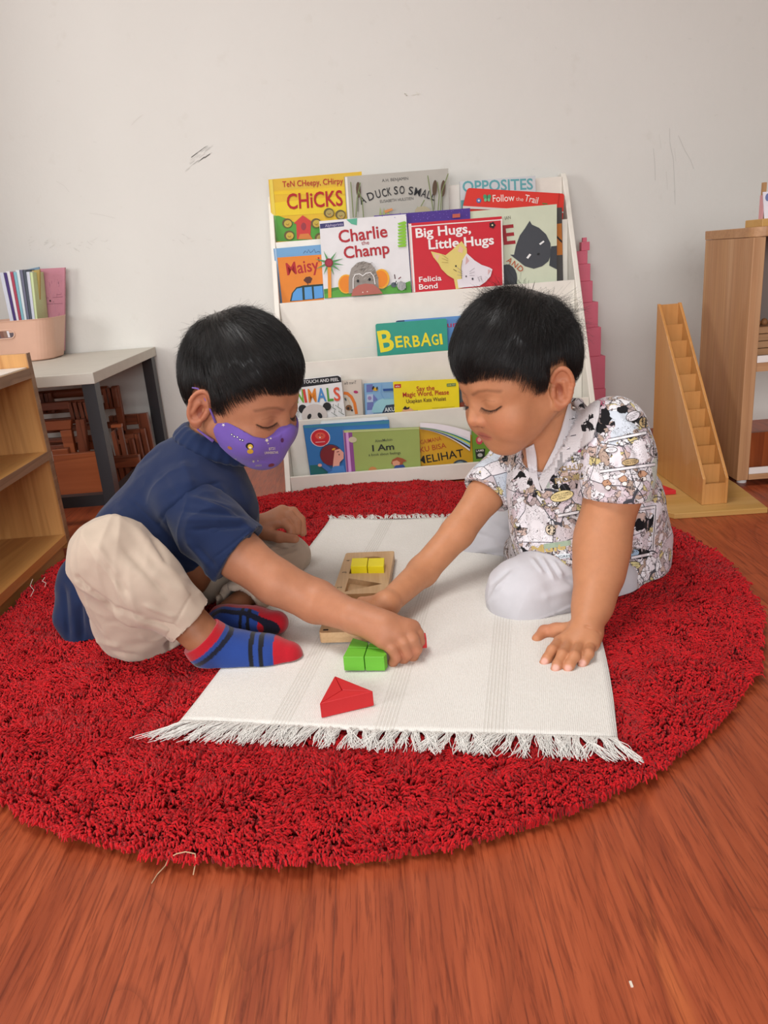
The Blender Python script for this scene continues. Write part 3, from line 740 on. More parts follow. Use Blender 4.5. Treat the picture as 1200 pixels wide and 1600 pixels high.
# ================================================================== PICTURE BOOKS
class Cover:
    """a book whose front cover lies in a plane leaning back; artwork is placed by pixel points on that plane"""
    def __init__(s, name, label, y, zt_hint, col, tl, tr, br, bl, z_bottom, lean=0.10, thick=.012, page=True, rounded=0.0, group=None, spine=None, cat='book'):
        s.p0 = np.array([0, y, zt_hint]); s.n = np.array([0, -math.cos(lean), math.sin(lean)]); s.k = 0
        P = [s.at(*q) for q in (tl, tr, br, bl)]
        # carry the sides down to the shelf ledge
        def down(a, b):
            t = (z_bottom-a[2])/(b[2]-a[2]); return a+(b-a)*t
        L0 = down(P[0], P[3]); R0 = down(P[1], P[2])
        s.q = [P[0], P[1], R0, L0]; s.pieces = MB(); s.th = thick
        th = Vector(-s.n*thick)
        out = [P[0], P[1], R0, L0]
        if rounded:
            def rnd(a, c, b, r):
                d1 = (a-c)/np.linalg.norm(a-c); d2 = (b-c)/np.linalg.norm(b-c)
                A0 = c+d1*r; B0 = c+d2*r; return [(1-t)**2*A0+2*t*(1-t)*c+t*t*B0 for t in np.linspace(0, 1, 6)]
            out = rnd(L0, P[0], P[1], rounded)+rnd(P[0], P[1], R0, rounded)+[R0, L0]
        s.root = thing(name, label, cat, tuple((L0+R0)/2), group)
        c = L(col); s.base = c
        cov = MB()
        if page:
            t1 = Vector(-s.n*.0012)
            cov.prism(out[::-1], t1, c)
            cov.prism([p+Vector(-s.n*(thick-.0012)) for p in map(Vector, out[::-1])], t1, c)
            pg = MB(); ins = [Vector(p)+Vector(-s.n*.0013) for p in out[::-1]]; cen = sum(ins, Vector())/len(ins)
            pg.prism([cen+(p-cen)*.985 for p in ins], Vector(-s.n*(thick-.0026)), L('eeeae2')); pg.build('pages', M_page, s.root)
            ld = Vector(L0)-Vector(P[0]); 
            rt = Vector(P[1])-Vector(P[0]); rt.normalize()
            cov.prism([Vector(P[0]), Vector(P[0])+th, Vector(L0)+th, Vector(L0)], -rt*.0012, L(spine) if spine else c)
        else: cov.prism(out[::-1], th, c)
        s.cov = cov
    def at(s, px, py, lift=0.0):
        d = ray(px, py); t = ((s.p0-CAM)@s.n)/(d@s.n); return CAM+d*t+s.n*lift
    def lay(s):
        s.k += 1; return .00025*s.k
    def poly(s, pts, col):
        l = s.lay(); P = [s.at(x, y, l) for x, y in pts]
        a = sum((P[i][0]*P[(i+1) % len(P)][2]-P[(i+1) % len(P)][0]*P[i][2]) for i in range(len(P)))
        if a < 0: P = P[::-1]
        s.cov.poly(P, L(col) if not isinstance(col, tuple) else col)
    def ell(s, cx, cy, rx, ry, col, rot=0, n=20, a0=0, a1=360):
        r = math.radians(rot); pts = []
        for k in range(n+(a1-a0 != 360)):
            a = math.radians(a0+(a1-a0)*k/n); x = rx*math.cos(a); y = ry*math.sin(a)
            pts.append((cx+x*math.cos(r)-y*math.sin(r), cy+x*math.sin(r)+y*math.cos(r)))
        s.poly(pts, col)
    def line(s, pts, w, col):
        l = s.lay(); P = [s.at(x, y, l) for x, y in pts]
        ww = w*2.1/FPX/2; sd = []
        for i, p in enumerate(P):
            d = P[min(i+1, len(P)-1)]-P[max(i-1, 0)]; q = np.cross(s.n, d); q /= max(np.linalg.norm(q), 1e-9); sd.append(q*ww)
        for i in range(len(P)-1):
            s.cov.poly([P[i]-sd[i], P[i+1]-sd[i+1], P[i+1]+sd[i+1], P[i]+sd[i]][::-1], L(col))
    def text(s, t, x0, y0, x1, y1, h, col, bold=.012, shear=0.0, l=None):
        V, T = text_geo(t, bold, shear); l = l or s.lay()
        dx, dy = x1-x0, y1-y0; ln = math.hypot(dx, dy); nx, ny = dy/ln, -dx/ln
        P = [s.at(x0+dx*u+nx*h*v, y0+dy*u+ny*h*v, l) for u, v in V]
        c = L(col)
        for a, b2, d in T:
            if np.cross(P[b2]-P[a], P[d]-P[a])@s.n < 0: b2, d = d, b2
            s.cov.poly([P[a], P[b2], P[d]], c)
    def done(s, mat=None): s.cov.build('cover', mat or M_paper, s.root); return s.root
G_T = 'picture books on the display rack'
def rr(q): return q
# --- top tier
B = Cover('picture_book', 'yellow hardcover titled Ten Cheepy, Chirpy Chicks at the top left of the rack', 2.288, .75, 'e9bd2e', (420, 280.5), (565, 268), (571, 370), (427.5, 378), .50, group=G_T, spine='e3b62a')
B.poly([(424, 281), (560, 269), (562, 285), (425, 298)], 'e2b93c'); B.poly([(426, 300), (562, 290), (562, 303), (427, 304)], 'f0c926')
B.poly([(426, 317), (540, 306), (562, 330), (429, 338)], 'f0d02a')
B.poly([(427, 338), (435, 337), (448, 342), (470, 352), (500, 352), (542, 335), (562, 342), (567, 376), (430, 377)], '57a33c')
B.poly([(470, 345), (500, 345), (545, 330), (562, 336), (564, 350), (500, 356)], 'ecc22c')
B.poly([(421, 281), (426, 280.5), (434, 377), (428, 377.5)], 'efd65a'); B.poly([(428, 337), (431, 337), (434, 377), (428, 377.5)], '6fae58')
B.text('TeN CHeepy, CHirpy', 441.5, 292.5, 536, 287, 9.5, 'b9202a', .006)
B.text('CHiCKS', 449, 327, 536, 321, 25, 'b8171f', .014)
B.poly([(459, 349), (473, 336.5), (487, 346), (486, 348), (485, 367), (488, 374), (464, 374), (463, 350)], 'd2403a'); B.ell(474.5, 354, 4, 6, '9c3a44'); B.poly([(466, 374), (469, 366), (482, 365), (489, 374)], 'd9813e')
for x, y in ((449, 349), (452, 368), (494, 349), (514, 333), (532, 336), (500, 372)):
    B.ell(x, y, 8, 7.5, '6b5a33'); B.ell(x+1, y+.8, 6, 5.6, 'ccb145' if x < 500 else 'b5a05a'); B.line([(x-2, y+1), (x, y+3), (x+3, y+1)], .7, '5b4420'); B.line([(x+1, y+3), (x+3, y+4.5)], 1.2, 'e08a2a')
B.done()
B = Cover('picture_book', 'grey hardcover titled A Duck So Small with reeds at the top of the rack', 2.270, .75, 'b9b5ac', (538.5, 276), (700.5, 263), (702, 345), (543.5, 349), .50, group=G_T, spine='8b8880')
B.poly([(539, 277), (542.5, 276.5), (547, 348), (544, 349)], 'efe9e0')
B.text('A.H. BENJAMIN', 597, 284.5, 638, 281, 5, '3b3a3a', .0); B.text('ELISABETH HULSTIEN', 594, 317, 646, 312, 4.6, '4a4946', .0)
chars = [('A', 564, 320, 573, 316, 13), ('D', 576.5, 314, 586, 310.5, 13), ('U', 588.5, 310, 596, 308, 13), ('C', 598, 308, 605, 306.5, 13), ('K', 606, 306, 612, 305, 13), ('S', 616, 304, 622, 303.5, 13), ('O', 624, 303, 632, 303, 13),
         ('S', 638, 304, 645, 304.5, 13), ('M', 646.5, 305, 656, 307, 13), ('A', 657, 307, 664.5, 309.5, 13), ('L', 666, 310, 671, 311.5, 13), ('L', 672.5, 312, 678, 314, 13)]
for c, x0, y0, x1, y1, h in chars: B.text(c, x0, y0, x1, y1, h, '201f22', .01)
for x, y, h in ((560, 293, 17), (679, 290, 17), (692, 291, 18)): B.line([(x-1, y+38), (x, y), (x+1, y-8)], .9, '5d6144'); B.ell(x, y+4, 3.6, h*.72, '5a4431', 4 if x > 600 else -4)
for pts in ([(556, 340), (558, 310), (563, 286)], [(568, 340), (566, 315), (561, 300)], [(552, 340), (550, 310), (548, 285)], [(688, 330), (690, 300), (700, 272)], [(677, 332), (672, 300), (668, 275)], [(684, 330), (686, 305), (683, 285)], [(655, 336), (658, 322), (663, 313)]): B.line(pts, 1.4, '7d8a58')
for x in (592, 598, 604, 655, 650, 660): B.poly([(x, 338), (x+2, 322+(x % 5)), (x+5, 338)], 'a3ad72')
B.ell(660, 331, 12, 8, 'b5a98b'); B.poly([(600, 330), (612, 326), (614, 329), (602, 334)], 'd98e52')
B.done()
B = Cover('picture_book', 'white book titled OPPOSITES with teal letters behind the red board book', 2.292, .75, 'cfd3d6', (719, 283.5), (836.5, 274.5), (838, 345), (722, 350), .50, thick=.009, group=G_T)
B.text('OPPOSITES', 723, 300, 833, 295.5, 17.5, '63a8ae', .02); B.poly([(720, 313), (728, 312.5), (729, 330), (721, 331)], '5f9c9e'); B.done()
B = Cover('board_book', 'red board book titled Follow the Trail tilted at the top right of the rack', 2.262, .74, 'dd3428', (730.5, 293.5), (882, 302.5), (879, 348), (722, 330), .50, thick=.014, page=False, rounded=.008, group=G_T)
B.text('Follow', 770, 315.5, 804, 314, 11.5, 'f6e6de', .004); B.text('the', 806, 313.5, 817.5, 314.5, 6.5, 'f6cfc4', .0); B.text('Trail', 819, 314, 839.5, 318.5, 11, 'f6e6de', .004)
B.ell(748, 313.5, 3.8, 3.8, '4c6fa8'); B.ell(748, 313.5, 1.6, 1.6, 'e9d9e0')
for sx in (-1, 1): B.ell(761+sx*3, 308, 3, 4.2, '4a9a6a', sx*20); B.ell(761+sx*2.6, 312.5, 2.2, 2.6, '7abf8a', sx*-20)
B.line([(761, 305), (761, 315)], 1, '5c3a2a'); B.line([(847, 318), (855, 319)], 1.6, '58803a')
B.line([(873.5, 302), (871, 326)], .8, 'b02820'); B.poly([(723, 322), (880, 331), (880, 333), (723, 326)], 'd8d2cc')
B.done()
# --- second tier (behind the long rail)
z2 = .34
B = Cover('picture_book', 'dark book with orange stripes, right behind the pale green wolf cover', 2.235, .60, '4e4a48', (760, 332), (878, 324), (880, 440), (764, 446), z2, group=G_T)
B.poly([(868, 350), (877.5, 349), (879, 398), (869, 399)], 'c9792e'); B.poly([(868, 366), (878, 376), (878, 380), (868, 370)], '2a2422'); B.done()
B = Cover('picture_book', 'pale green book with a large black wolf head, right of the red cover', 2.212, .60, 'd3d9c0', (727, 331), (870, 319), (870, 440), (734, 450), z2, group=G_T, spine='e8e4d8')
B.poly([(728, 331.5), (732, 331), (736, 345), (732, 346)], 'efe9dc')
B.text('E', 787, 382, 805.5, 380, 31, 'a3202a', .02); B.text('IAN', 789, 343.5, 798, 342, 5.5, '70705c', .0)
B.poly([(827.5, 345), (831, 351), (842, 356), (853, 366), (860, 380), (861, 396), (857, 408), (847, 416), (834, 420), (820, 416), (806, 405), (797, 398), (803, 398), (806, 384), (812, 368), (820, 357)], '45484e')
B.poly([(861, 385), (870, 384), (870, 421), (858, 415)], '3c3f45'); B.ell(792, 435, 16, 22, '3a3d42'); B.poly([(780, 452), (795, 412), (806, 430), (808, 446)], '3a3d42')
B.poly([(842, 381), (849, 376), (850.5, 378), (844, 383)], 'f4f4f2'); B.poly([(822, 403), (827, 396.5), (830, 398), (825, 404.5)], 'f4f4f2'); B.ell(841, 397, 2.2, 1.6, '17181a', -20)
for c, x0, y0, x1, y1 in (('A', 790.5, 408.5, 797, 413), ('N', 798.5, 414, 805, 419), ('D', 807, 420, 813, 426)): B.text(c, x0, y0, x1, y1, 9, 'b5552e', .01)
B.done()
B = Cover('picture_book', 'purple book with a star pattern peeping out behind the Charlie and Big Hugs covers', 2.205, .60, '4b2e8c', (585, 337), (734.5, 325), (736, 440), (590, 448), z2, group=G_T)
for i in range(60):
    x = 590+random.random()*140; B.ell(x, 337-(x-590)*.08+random.uniform(0, 13), .7, .7, '7d5fc0', n=5)
B.poly([(706, 336), (718, 335), (718, 341), (706, 342)], 'c05c4a'); B.done()
B = Cover('picture_book', 'blue book with handwriting standing behind the orange Maisy book', 2.222, .60, '77abd8', (428, 388.5), (504, 382), (512, 462), (437, 472), z2, group=G_T, spine='5b86b8')
B.line([(474, 396), (477, 392), (480, 395), (482, 390), (485, 395), (488, 393), (491, 389), (493, 395), (497, 393), (500, 394)], .8, '2e4470'); B.poly([(429, 389), (431.5, 388.5), (439, 471), (436, 472)], 'a9cbe8'); B.done()
B = Cover('picture_book', "orange book titled Maisy's with a blue van, left end of the second tier", 2.205, .60, 'ea8a2c', (434, 402.5), (512, 397), (518, 464), (441.5, 472), z2, group=G_T, thick=.008, spine='d9781f')
B.text("Maisy's", 449, 430, 511, 420, 20, 'b62226', .014)
B.poly([(453, 471), (456, 458), (463, 449), (474, 446), (512, 443), (514, 465)], '203a34'); B.poly([(455.5, 470), (458, 458), (464, 451), (472, 449.5), (473, 469)], '5aa0e0')
B.poly([(475.5, 449), (487, 448), (488.5, 467), (476.5, 468)], '5aa0e0'); B.poly([(490, 447.8), (504, 446.5), (505, 465), (491.5, 467)], '5aa0e0')
B.poly([(474, 438), (478, 433), (484, 432), (488, 435), (485, 442), (480, 443)], '5a2c20'); B.line([(481, 443), (481, 446)], .8, '3a201a'); B.done()
B = Cover('picture_book', 'white book titled Charlie the Champ with a grey monkey face', 2.192, .60, 'ebe9ea', (499.5, 345.5), (634.5, 334.5), (643, 456.5), (507, 466.5), z2, group=G_T)
B.poly([(499.8, 349.8), (537, 346), (537.5, 353.5), (500.2, 357.5)], '3d3a6e'); B.text('Alphaprints', 508, 355, 536, 352, 4.5, 'c0b6d6', .0)
B.poly([(541, 343), (558, 341), (557.5, 352), (549, 350)], '5fb596')
B.text('Charlie', 530, 379.5, 606, 370, 20, 'b5242e', .018); B.text('the', 565, 383, 577, 381.5, 6.5, 'a83a3e', .004); B.text('Champ', 538, 404, 609, 396, 19, 'b5242e', .018)
for y0 in range(347, 384, 5):
    B.poly([(621, y0+2), (632, y0-1.5), (635, y0+.5), (634, y0+3.5), (623, y0+4.6)], '8cc83a')
B.poly([(506, 452), (540, 447), (560, 451), (520, 465.5), (507, 466.5)], '4c8c3a'); B.poly([(507, 460), (530, 452), (560, 456), (590, 452), (598, 452), (612, 444), (628, 444), (641, 439), (643, 457), (508, 466)], '5aa63e')
for a in (200, 250, 300, 340, 10, 40, 70, 110, 150): 
    r = math.radians(a); B.poly([(514+3*math.cos(r+.9), 411+3*math.sin(r+.9)), (514+24*math.cos(r), 411+20*math.sin(r)), (514+3*math.cos(r-.9), 411+3*math.sin(r-.9))], '5a9a5e')
B.poly([(512, 418), (517.5, 418), (518, 465), (513, 466)], 'ee9a2e'); B.ell(514, 411, 6.5, 7, '8c1f30'); B.ell(514, 411, 4.6, 5, 'a93046')
B.ell(541, 444, 12.5, 15, 'f2b02e'); B.ell(541, 444, 10.5, 13, 'ee8a1e'); B.ell(596, 436, 12.5, 15.5, 'f2b02e'); B.ell(595, 436, 10.5, 13, 'ee8a1e')
B.poly([(545, 459), (545, 435), (549, 420), (558, 411), (568, 408.5), (579, 412), (586, 420), (591, 435), (592, 453)], '9c948c')
for i in range(60):
    x = random.uniform(549, 588); y = random.uniform(412, 440)
    if ((x-568)/21)**2+((y-440)/30)**2 < 1: B.line([(x, y), (x+random.uniform(2, 6), y-random.uniform(1, 4))], .5, random.choice(('5f5750', 'c9c4be')))
B.line([(552, 452), (552, 436), (555, 430), (562, 429), (567, 432), (572, 428), (579, 427), (584, 433), (586, 445)], 1.3, 'f4f2f0')
B.ell(559.5, 440, 2, 2.3, '141414'); B.ell(577.5, 437.5, 2, 2.3, '141414')
B.poly([(549, 463.5), (552, 453), (560, 446.5), (571, 444), (583, 445), (592, 452), (598, 459.5)], 'b8695c'); B.ell(567, 457.5, .9, .9, 'f0dcd2'); B.ell(574, 456.5, .9, .9, 'f0dcd2')
B.ell(615, 446, 4.5, 4, '55606a'); B.ell(627, 447, 7, 7.5, 'e8e8e8')
for k in range(6): B.line([(621+k*2.4, 440+abs(k-2)), (622+k*2.4, 454)], 1.0, '2b2b30')
B.line([(617, 437), (616, 430)], 1.6, '4a2a30'); B.line([(622, 437), (626, 434)], 1.6, '6e2a3a'); B.line([(619, 440), (616, 446)], 1.4, '30343a'); B.done()
B = Cover('picture_book', 'red book titled Big Hugs, Little Hugs with two cuddling cats', 2.192, .60, 'cf1f30', (638.5, 349), (784, 338), (787, 446), (645, 457), z2, thick=.014, group=G_T, spine='f0e6e2')
B.poly([(639, 350), (642.5, 349.5), (649, 456), (646, 457)], 'f0e8e4'); B.line([(641, 354), (700, 349.5), (750, 346), (783, 343.5)], 1.6, 'f2e4e0'); B.line([(783.5, 342), (786.3, 446)], 2.2, 'f0e4e0')
B.text('Big Hugs,', 650, 371.5, 736, 363.5, 15, 'f8f2f0', .022); B.text('Little Hugs', 670, 389.5, 772, 381.5, 15, 'f8f2f0', .022)
B.text('Felicia', 655, 441, 690, 438, 8.5, 'f6f0ee', .015); B.text('Bond', 655, 452.5, 684, 450, 8.5, 'f6f0ee', .015)
for a in range(5): B.ell(769+3*math.cos(a*1.257), 352+3*math.sin(a*1.257), 2.2, 2.2, '2a1418', n=8)
B.ell(769, 352, 1.4, 1.4, 'e8d8a8', n=8)
Y1 = 'e3cf78'
B.poly([(673, 393), (686, 396), (696, 399), (706, 391), (721, 377), (729, 388), (730, 404), (728, 425), (730, 448), (712, 452), (709, 436), (699, 430), (690, 421), (685, 412), (677, 402)], Y1)
B.poly([(677, 396), (687, 399), (683, 408)], 'eac0a0'); B.poly([(718, 384), (724, 389), (722, 396), (715, 393)], 'eac0a0')
B.poly([(721, 436), (720, 418), (722, 407), (729, 396), (741, 407), (752, 414), (764, 418), (769, 421), (766, 432), (758, 441), (749, 447), (716, 450), (714, 437)], 'e9e2e8')
B.poly([(728, 400), (733, 408), (727, 414)], 'd8b0b0'); B.poly([(762, 421), (767, 423), (762, 430)], 'd8b0b0')
B.ell(712, 416, 1.2, 1.6, '1c1c1c'); B.line([(708, 421), (713, 424)], .7, '3a3024'); B.ell(728, 432, 1.2, 1.4, '4a4046'); B.ell(738, 436, 1.4, 1.8, '2a2430')
for dy in (-3, 0, 3): B.line([(700, 408+dy), (690, 404+dy*2)], .5, 'a08a48'); B.line([(733, 428+dy), (741, 425+dy*2)], .5, '9a8e98'); B.line([(722, 428+dy), (714, 424+dy*2)], .5, '9a8e98')
B.line([(722, 407), (720, 418), (721, 436)], .8, '8a7a50'); B.line([(749, 440), (746, 434), (751, 432), (752, 438)], .7, '8a8088'); B.done()
# --- third tier
z3 = .19
B = Cover('board_book', 'blue board book with red letters behind the teal Berbagi book', 2.150, .46, '5f95d2', (618, 501), (731, 492.5), (732, 600), (622, 606), z3, page=False, rounded=.008, group=G_T)
B.text('ure', 699, 511.5, 722, 510, 9, 'c02a56', .01); B.poly([(619, 501.5), (632, 500.5), (632, 502), (619, 503)], '26262a'); B.done()
B = Cover('board_book', 'teal board book titled Berbagi in yellow letters alone on the third tier', 2.128, .46, '2f9c88', (586.5, 506), (698, 497.5), (700, 548), (590, 557), z3, page=False, rounded=.006, group=G_T)
for c, x0, y0, x1, y1, h in (('B', 594.5, 550, 617, 546, 34), ('E', 619, 543, 630, 541.5, 18), ('R', 632.5, 543, 644, 541.5, 18), ('B', 646, 542, 657, 540.5, 18), ('A', 657.5, 540.5, 674, 540, 21), ('G', 675.5, 539.5, 686, 538, 17), ('I', 688, 538, 692, 537.5, 17)): B.text(c, x0, y0, x1, y1, h, 'f0e028', .022)
B.poly([(672, 549.6), (699.5, 547.5), (699.7, 550), (672, 552)], 'd8a878'); B.done()
# --- fourth tier
z4 = .052
B = Cover('board_book', 'white board book titled Touch and Feel ANIMALS with a panda', 2.066, .30, 'efefef', (440, 596), (532.5, 585.5), (539, 647), (448, 657), z4, page=False, rounded=.006, group=G_T)
B.poly([(440.5, 597), (528, 587), (532.5, 590), (533.5, 597), (441, 609)], '16161a'); B.text('TOUCH AND FEEL', 474, 599.5, 529.5, 595, 5.2, 'f6f6f6', .006)
for c, x0, x1, col in (('A', 444, 460, 'e0434a'), ('N', 464, 475, '74b43e'), ('I', 476.3, 480.2, 'd8453a'), ('M', 482.5, 495, 'e88c2e'), ('A', 496, 510.5, '4f92d2'), ('L', 512, 521.5, '58a040'), ('S', 522.5, 532.5, 'e2583a')):
    B.text(c, x0, 629.5-(x0-464)*.055, x1, 629-(x1-464)*.055, 21.5, col, .022)
B.ell(473, 639, 6.5, 7, '1d1d20', -20); B.ell(511, 635, 6.5, 6.5, '1d1d20', 20); B.ell(491.5, 649, 20, 18, 'd6cdc8', -5); B.ell(483.5, 650.5, 3, 4.5, '1b1b1e', 25); B.ell(500, 649, 3.2, 5, '1b1b1e', -30)
for x, y in ((520, 637), (528, 636), (522, 647), (533, 645)): B.line([(x-4, y-3), (x, y), (x+1, y-6)], .8, '3a5040'); B.line([(x, y), (x+5, y+3)], .8, '3a5040')
B.done()
B = Cover('picture_book', 'cream book with an orange rainbow arch printed upside down beside the panda book', 2.080, .30, 'ddd2c4', (533, 595), (564.5, 592.5), (567.5, 648), (538, 650), z4, thick=.010, group=G_T)
B.text('Trace the', 557, 599.5, 538, 601, -5, '4a4440', .002); B.ell(556, 612.5, 3.6, 2.2, 'b8306a', 10)
B.line([(537, 614), (543, 615), (549, 620), (554, 630), (557, 647)], 4.6, 'ea7f2a'); B.line([(537, 620), (542, 622), (546, 628), (548, 636)], 1.2, 'd8c4a0')
B.ell(545, 637, 5, 4.5, '8a5a34'); B.ell(544, 638, 2, 2, '241c18'); B.ell(550, 641, 1.6, 1.6, '241c18'); B.line([(539, 622), (541, 626)], 2, '3a4a50'); B.done()
B = Cover('picture_book', 'light blue book with an airplane shape and the word Aku beside the yellow book', 2.070, .30, '86b4dc', (569, 599.5), (632, 596), (634, 642), (571, 648), z4, thick=.010, group=G_T, spine='41506e')
for (x0, y0, c) in ((572.5, 601, '6f78b8'), (573, 616.5, 'b9cbe8'), (573.5, 629, '6f78b8'), (573.5, 641, 'a9c4ea')): B.poly([(x0, y0), (x0+10, y0-.8), (x0+10, y0+11.5), (x0, y0+12)], c)
B.ell(577.5, 622, 3, 3, '9a86b8'); B.poly([(583, 616), (590, 624), (583, 628)], '6f7ac0'); B.ell(603, 644, 22, 22, '9fd2de', n=24, a0=180, a1=360); B.poly([(583, 645), (588, 632), (604, 622), (630, 620), (632, 642)], '9fd2de')
B.ell(586, 608, 4.5, 2.6, 'e0b02a', 10); B.ell(583, 606, 1.6, 3, '26262a', 20); B.ell(589, 606.5, 1.2, 2.6, '26262a', 10); B.poly([(598, 607.5), (616, 606.5), (616, 610), (599, 611)], '23509a'); B.line([(596, 600), (595, 614), (600, 623), (618, 622)], .6, '5a9ad2')
B.poly([(596, 647), (603, 633), (620, 631), (625, 642), (623, 645)], '2c3a50'); B.text('AKU', 601, 643.5, 617, 642, 7, 'eef2f6', .01); B.done()
B = Cover('board_book', 'yellow board book titled Say the Magic Word, Please', 2.055, .30, 'f6e01a', (614, 596.5), (716.5, 592), (718, 640), (617, 646), z4, page=False, rounded=.004, thick=.009, group=G_T, spine='e0962a')
B.poly([(616, 600.5), (626.5, 600), (626.5, 606), (616, 606.5)], 'c8282a'); B.text('elx', 618, 605, 625, 604.5, 3, 'f4e6e0', .01)
B.text('Say the', 651, 611, 679, 609.5, 7.6, 'b8241e', .014); B.text('Magic Word, Please', 629.5, 620.5, 701.5, 616, 7.6, 'b8241e', .014); B.text('Ucapkan Kata Wasiat', 635, 630, 697, 625.5, 6.2, '5a3418', .010)
B.poly([(698, 599.5), (712, 598.5), (712, 603), (698, 604)], '3a7a50'); B.text('SESAME STREET', 699, 603, 711.5, 602, 2.6, 'f0e070', .006)
B.line([(675, 637.5), (710, 635.5)], .5, 'a08a20'); B.line([(675, 640), (706, 638.5)], .5, 'a08a20')
B.poly([(625, 645), (631, 639), (641, 637.5), (651, 644)], 'e9b088'); B.poly([(629, 639), (633, 634), (636, 637), (640, 635), (639, 639), (633, 640)], '2a2020'); B.line([(644, 642.5), (653, 641.5)], 1.6, '7a5a20'); B.done()
B = Cover('picture_book', 'brown book mostly hidden between the yellow book and the boy', 2.075, .30, '9c7a68', (714, 600), (775, 595), (777, 640), (716, 644), z4, thick=.010, group=G_T)
B.poly([(715, 610), (735, 606), (738, 625), (717, 632)], '5f6a70'); B.ell(728, 634, 12, 7, 'b8502e'); B.text('ow', 726, 634, 738, 633, 7, 'f0e6dc', .01); B.poly([(714, 598), (760, 594), (760, 597), (714, 601)], 'c8a898'); B.done()
# --- lowest tier
z5 = .003
B = Cover('magazine', 'thick white-paged softcover bending over behind the blue girl book', 1.998, .15, 'dfe6e4', (500, 658), (606, 650.5), (607, 690), (506, 700), z5, page=False, rounded=.006, thick=.006, group=G_T, cat='magazine')
B.poly([(540, 663), (600, 656), (606, 660), (606, 664), (560, 668)], '3c7a6e'); B.poly([(500, 660), (570, 653), (600, 652), (604, 655), (560, 661), (505, 664)], 'e9eceb'); B.done()
B = Cover('picture_book', 'blue picture book with a red-haired girl, left end of the lowest tier', 1.985, .15, '2f73b4', (474, 665), (608, 656.5), (612, 735), (485.5, 742), z5, group=G_T, spine='24588c')
B.poly([(474.5, 665), (608, 657), (608, 662), (475, 669)], '3a86a0'); B.poly([(484, 727), (500, 726), (540, 737), (542, 739), (485.5, 741.5)], '1f6a6a')
B.ell(500.5, 684, 15.5, 14, 'e8ccd0'); B.ell(500.5, 684, 14.2, 12.8, 'c8202e'); B.ell(500.5, 681, 8, 5.5, 'e05a44'); B.ell(500, 683.5, 1.2, 1.2, 'f4f0ee'); B.line([(497, 680), (499, 679)], .9, '5a1418'); B.line([(502, 679.5), (504, 680)], .9, '5a1418'); B.line([(493, 691), (508, 690)], 1.0, 'f0c0c0')
B.ell(518, 711, 19, 17, '1f3f66', 30); B.ell(517, 711, 16.5, 16, '7a1c24', 20); B.poly([(523, 703), (531, 701), (537, 707), (537, 716), (531, 722), (530, 729), (520, 731), (521, 719)], 'eaa894'); B.ell(530, 710, .8, 1.3, '1a1a1a'); B.line([(526, 706), (530, 705)], 1, '6a1a20'); B.ell(521.5, 701.5, 3, 1.6, 'e0a02a', -20)
B.poly([(510, 741), (522, 728), (537, 727), (541, 739)], '4a86c8'); B.poly([(500, 727), (508, 724), (520, 734), (514, 738)], '3a6ab0'); B.ell(500, 726.5, 3.2, 2.4, 'eaa894'); B.done()
B = Cover('picture_book', 'green hardcover with a purple spine titled I Am, a book about feelings', 1.972, .15, '9cae5c', (536.5, 673), (655, 668), (657.5, 733), (542, 740), z5, thick=.014, group=G_T, spine='b874c0')
B.poly([(537, 673.5), (550, 673), (555.5, 739), (542.3, 740)], '8f4a90'); B.poly([(540, 673.3), (544, 673), (549.5, 739.5), (545, 740)], 'd8a0dc'); B.poly([(537.5, 673.3), (655, 668.3), (655, 670.3), (538, 676)], 'c3cf8a')
B.ell(551, 687, 6.5, 4.5, 'cfc6a4'); B.text('AlexMelvin', 586, 691, 613, 688.5, 4.4, '4a4e36', .002); B.text('I Am', 582, 705, 616, 702, 10, '22261c', .02); B.text('a book about feelings', 576, 712.5, 626, 709, 4.2, '3a3e2a', .004)
B.ell(582.5, 737, 7.5, 8, 'c9874a'); B.poly([(611, 724), (613, 718), (621, 714), (629, 716), (636, 720), (630, 722), (628, 727), (619, 728)], 'a0522a'); B.poly([(613, 721), (620, 719), (625, 722), (624, 729), (614, 727)], 'd89a78'); B.poly([(614, 733), (618, 727), (630, 725.5), (636, 733), (635, 734.5), (615, 736)], '2c4a8c'); B.ell(600, 738, 3, 2.5, 'd8a080')
B.done()
B = Cover('magazine', 'mustard magazine titled Gaimana Ku Bisa Melihat with its pages curling forward', 1.985, .15, 'd2a01e', (656, 667), (737, 680), (739.5, 728.5), (657.5, 733), z5, thick=.006, group=G_T, cat='magazine')
B.text('GAIMANA', 657.5, 694.5, 690, 688, 7, 'b0451e', .004); B.text('KU BISA', 657, 707, 697.5, 699.5, 8.5, 'b0451e', .006); B.text('MELIHAT', 653, 725.5, 725, 713, 12.5, '201c14', .008); B.ell(720, 729, 13.5, 11, '3f4a52', a0=180, a1=360); B.ell(719, 729, 9.5, 8, '8aa0ac', a0=180, a1=360); B.done()
mag = B.root
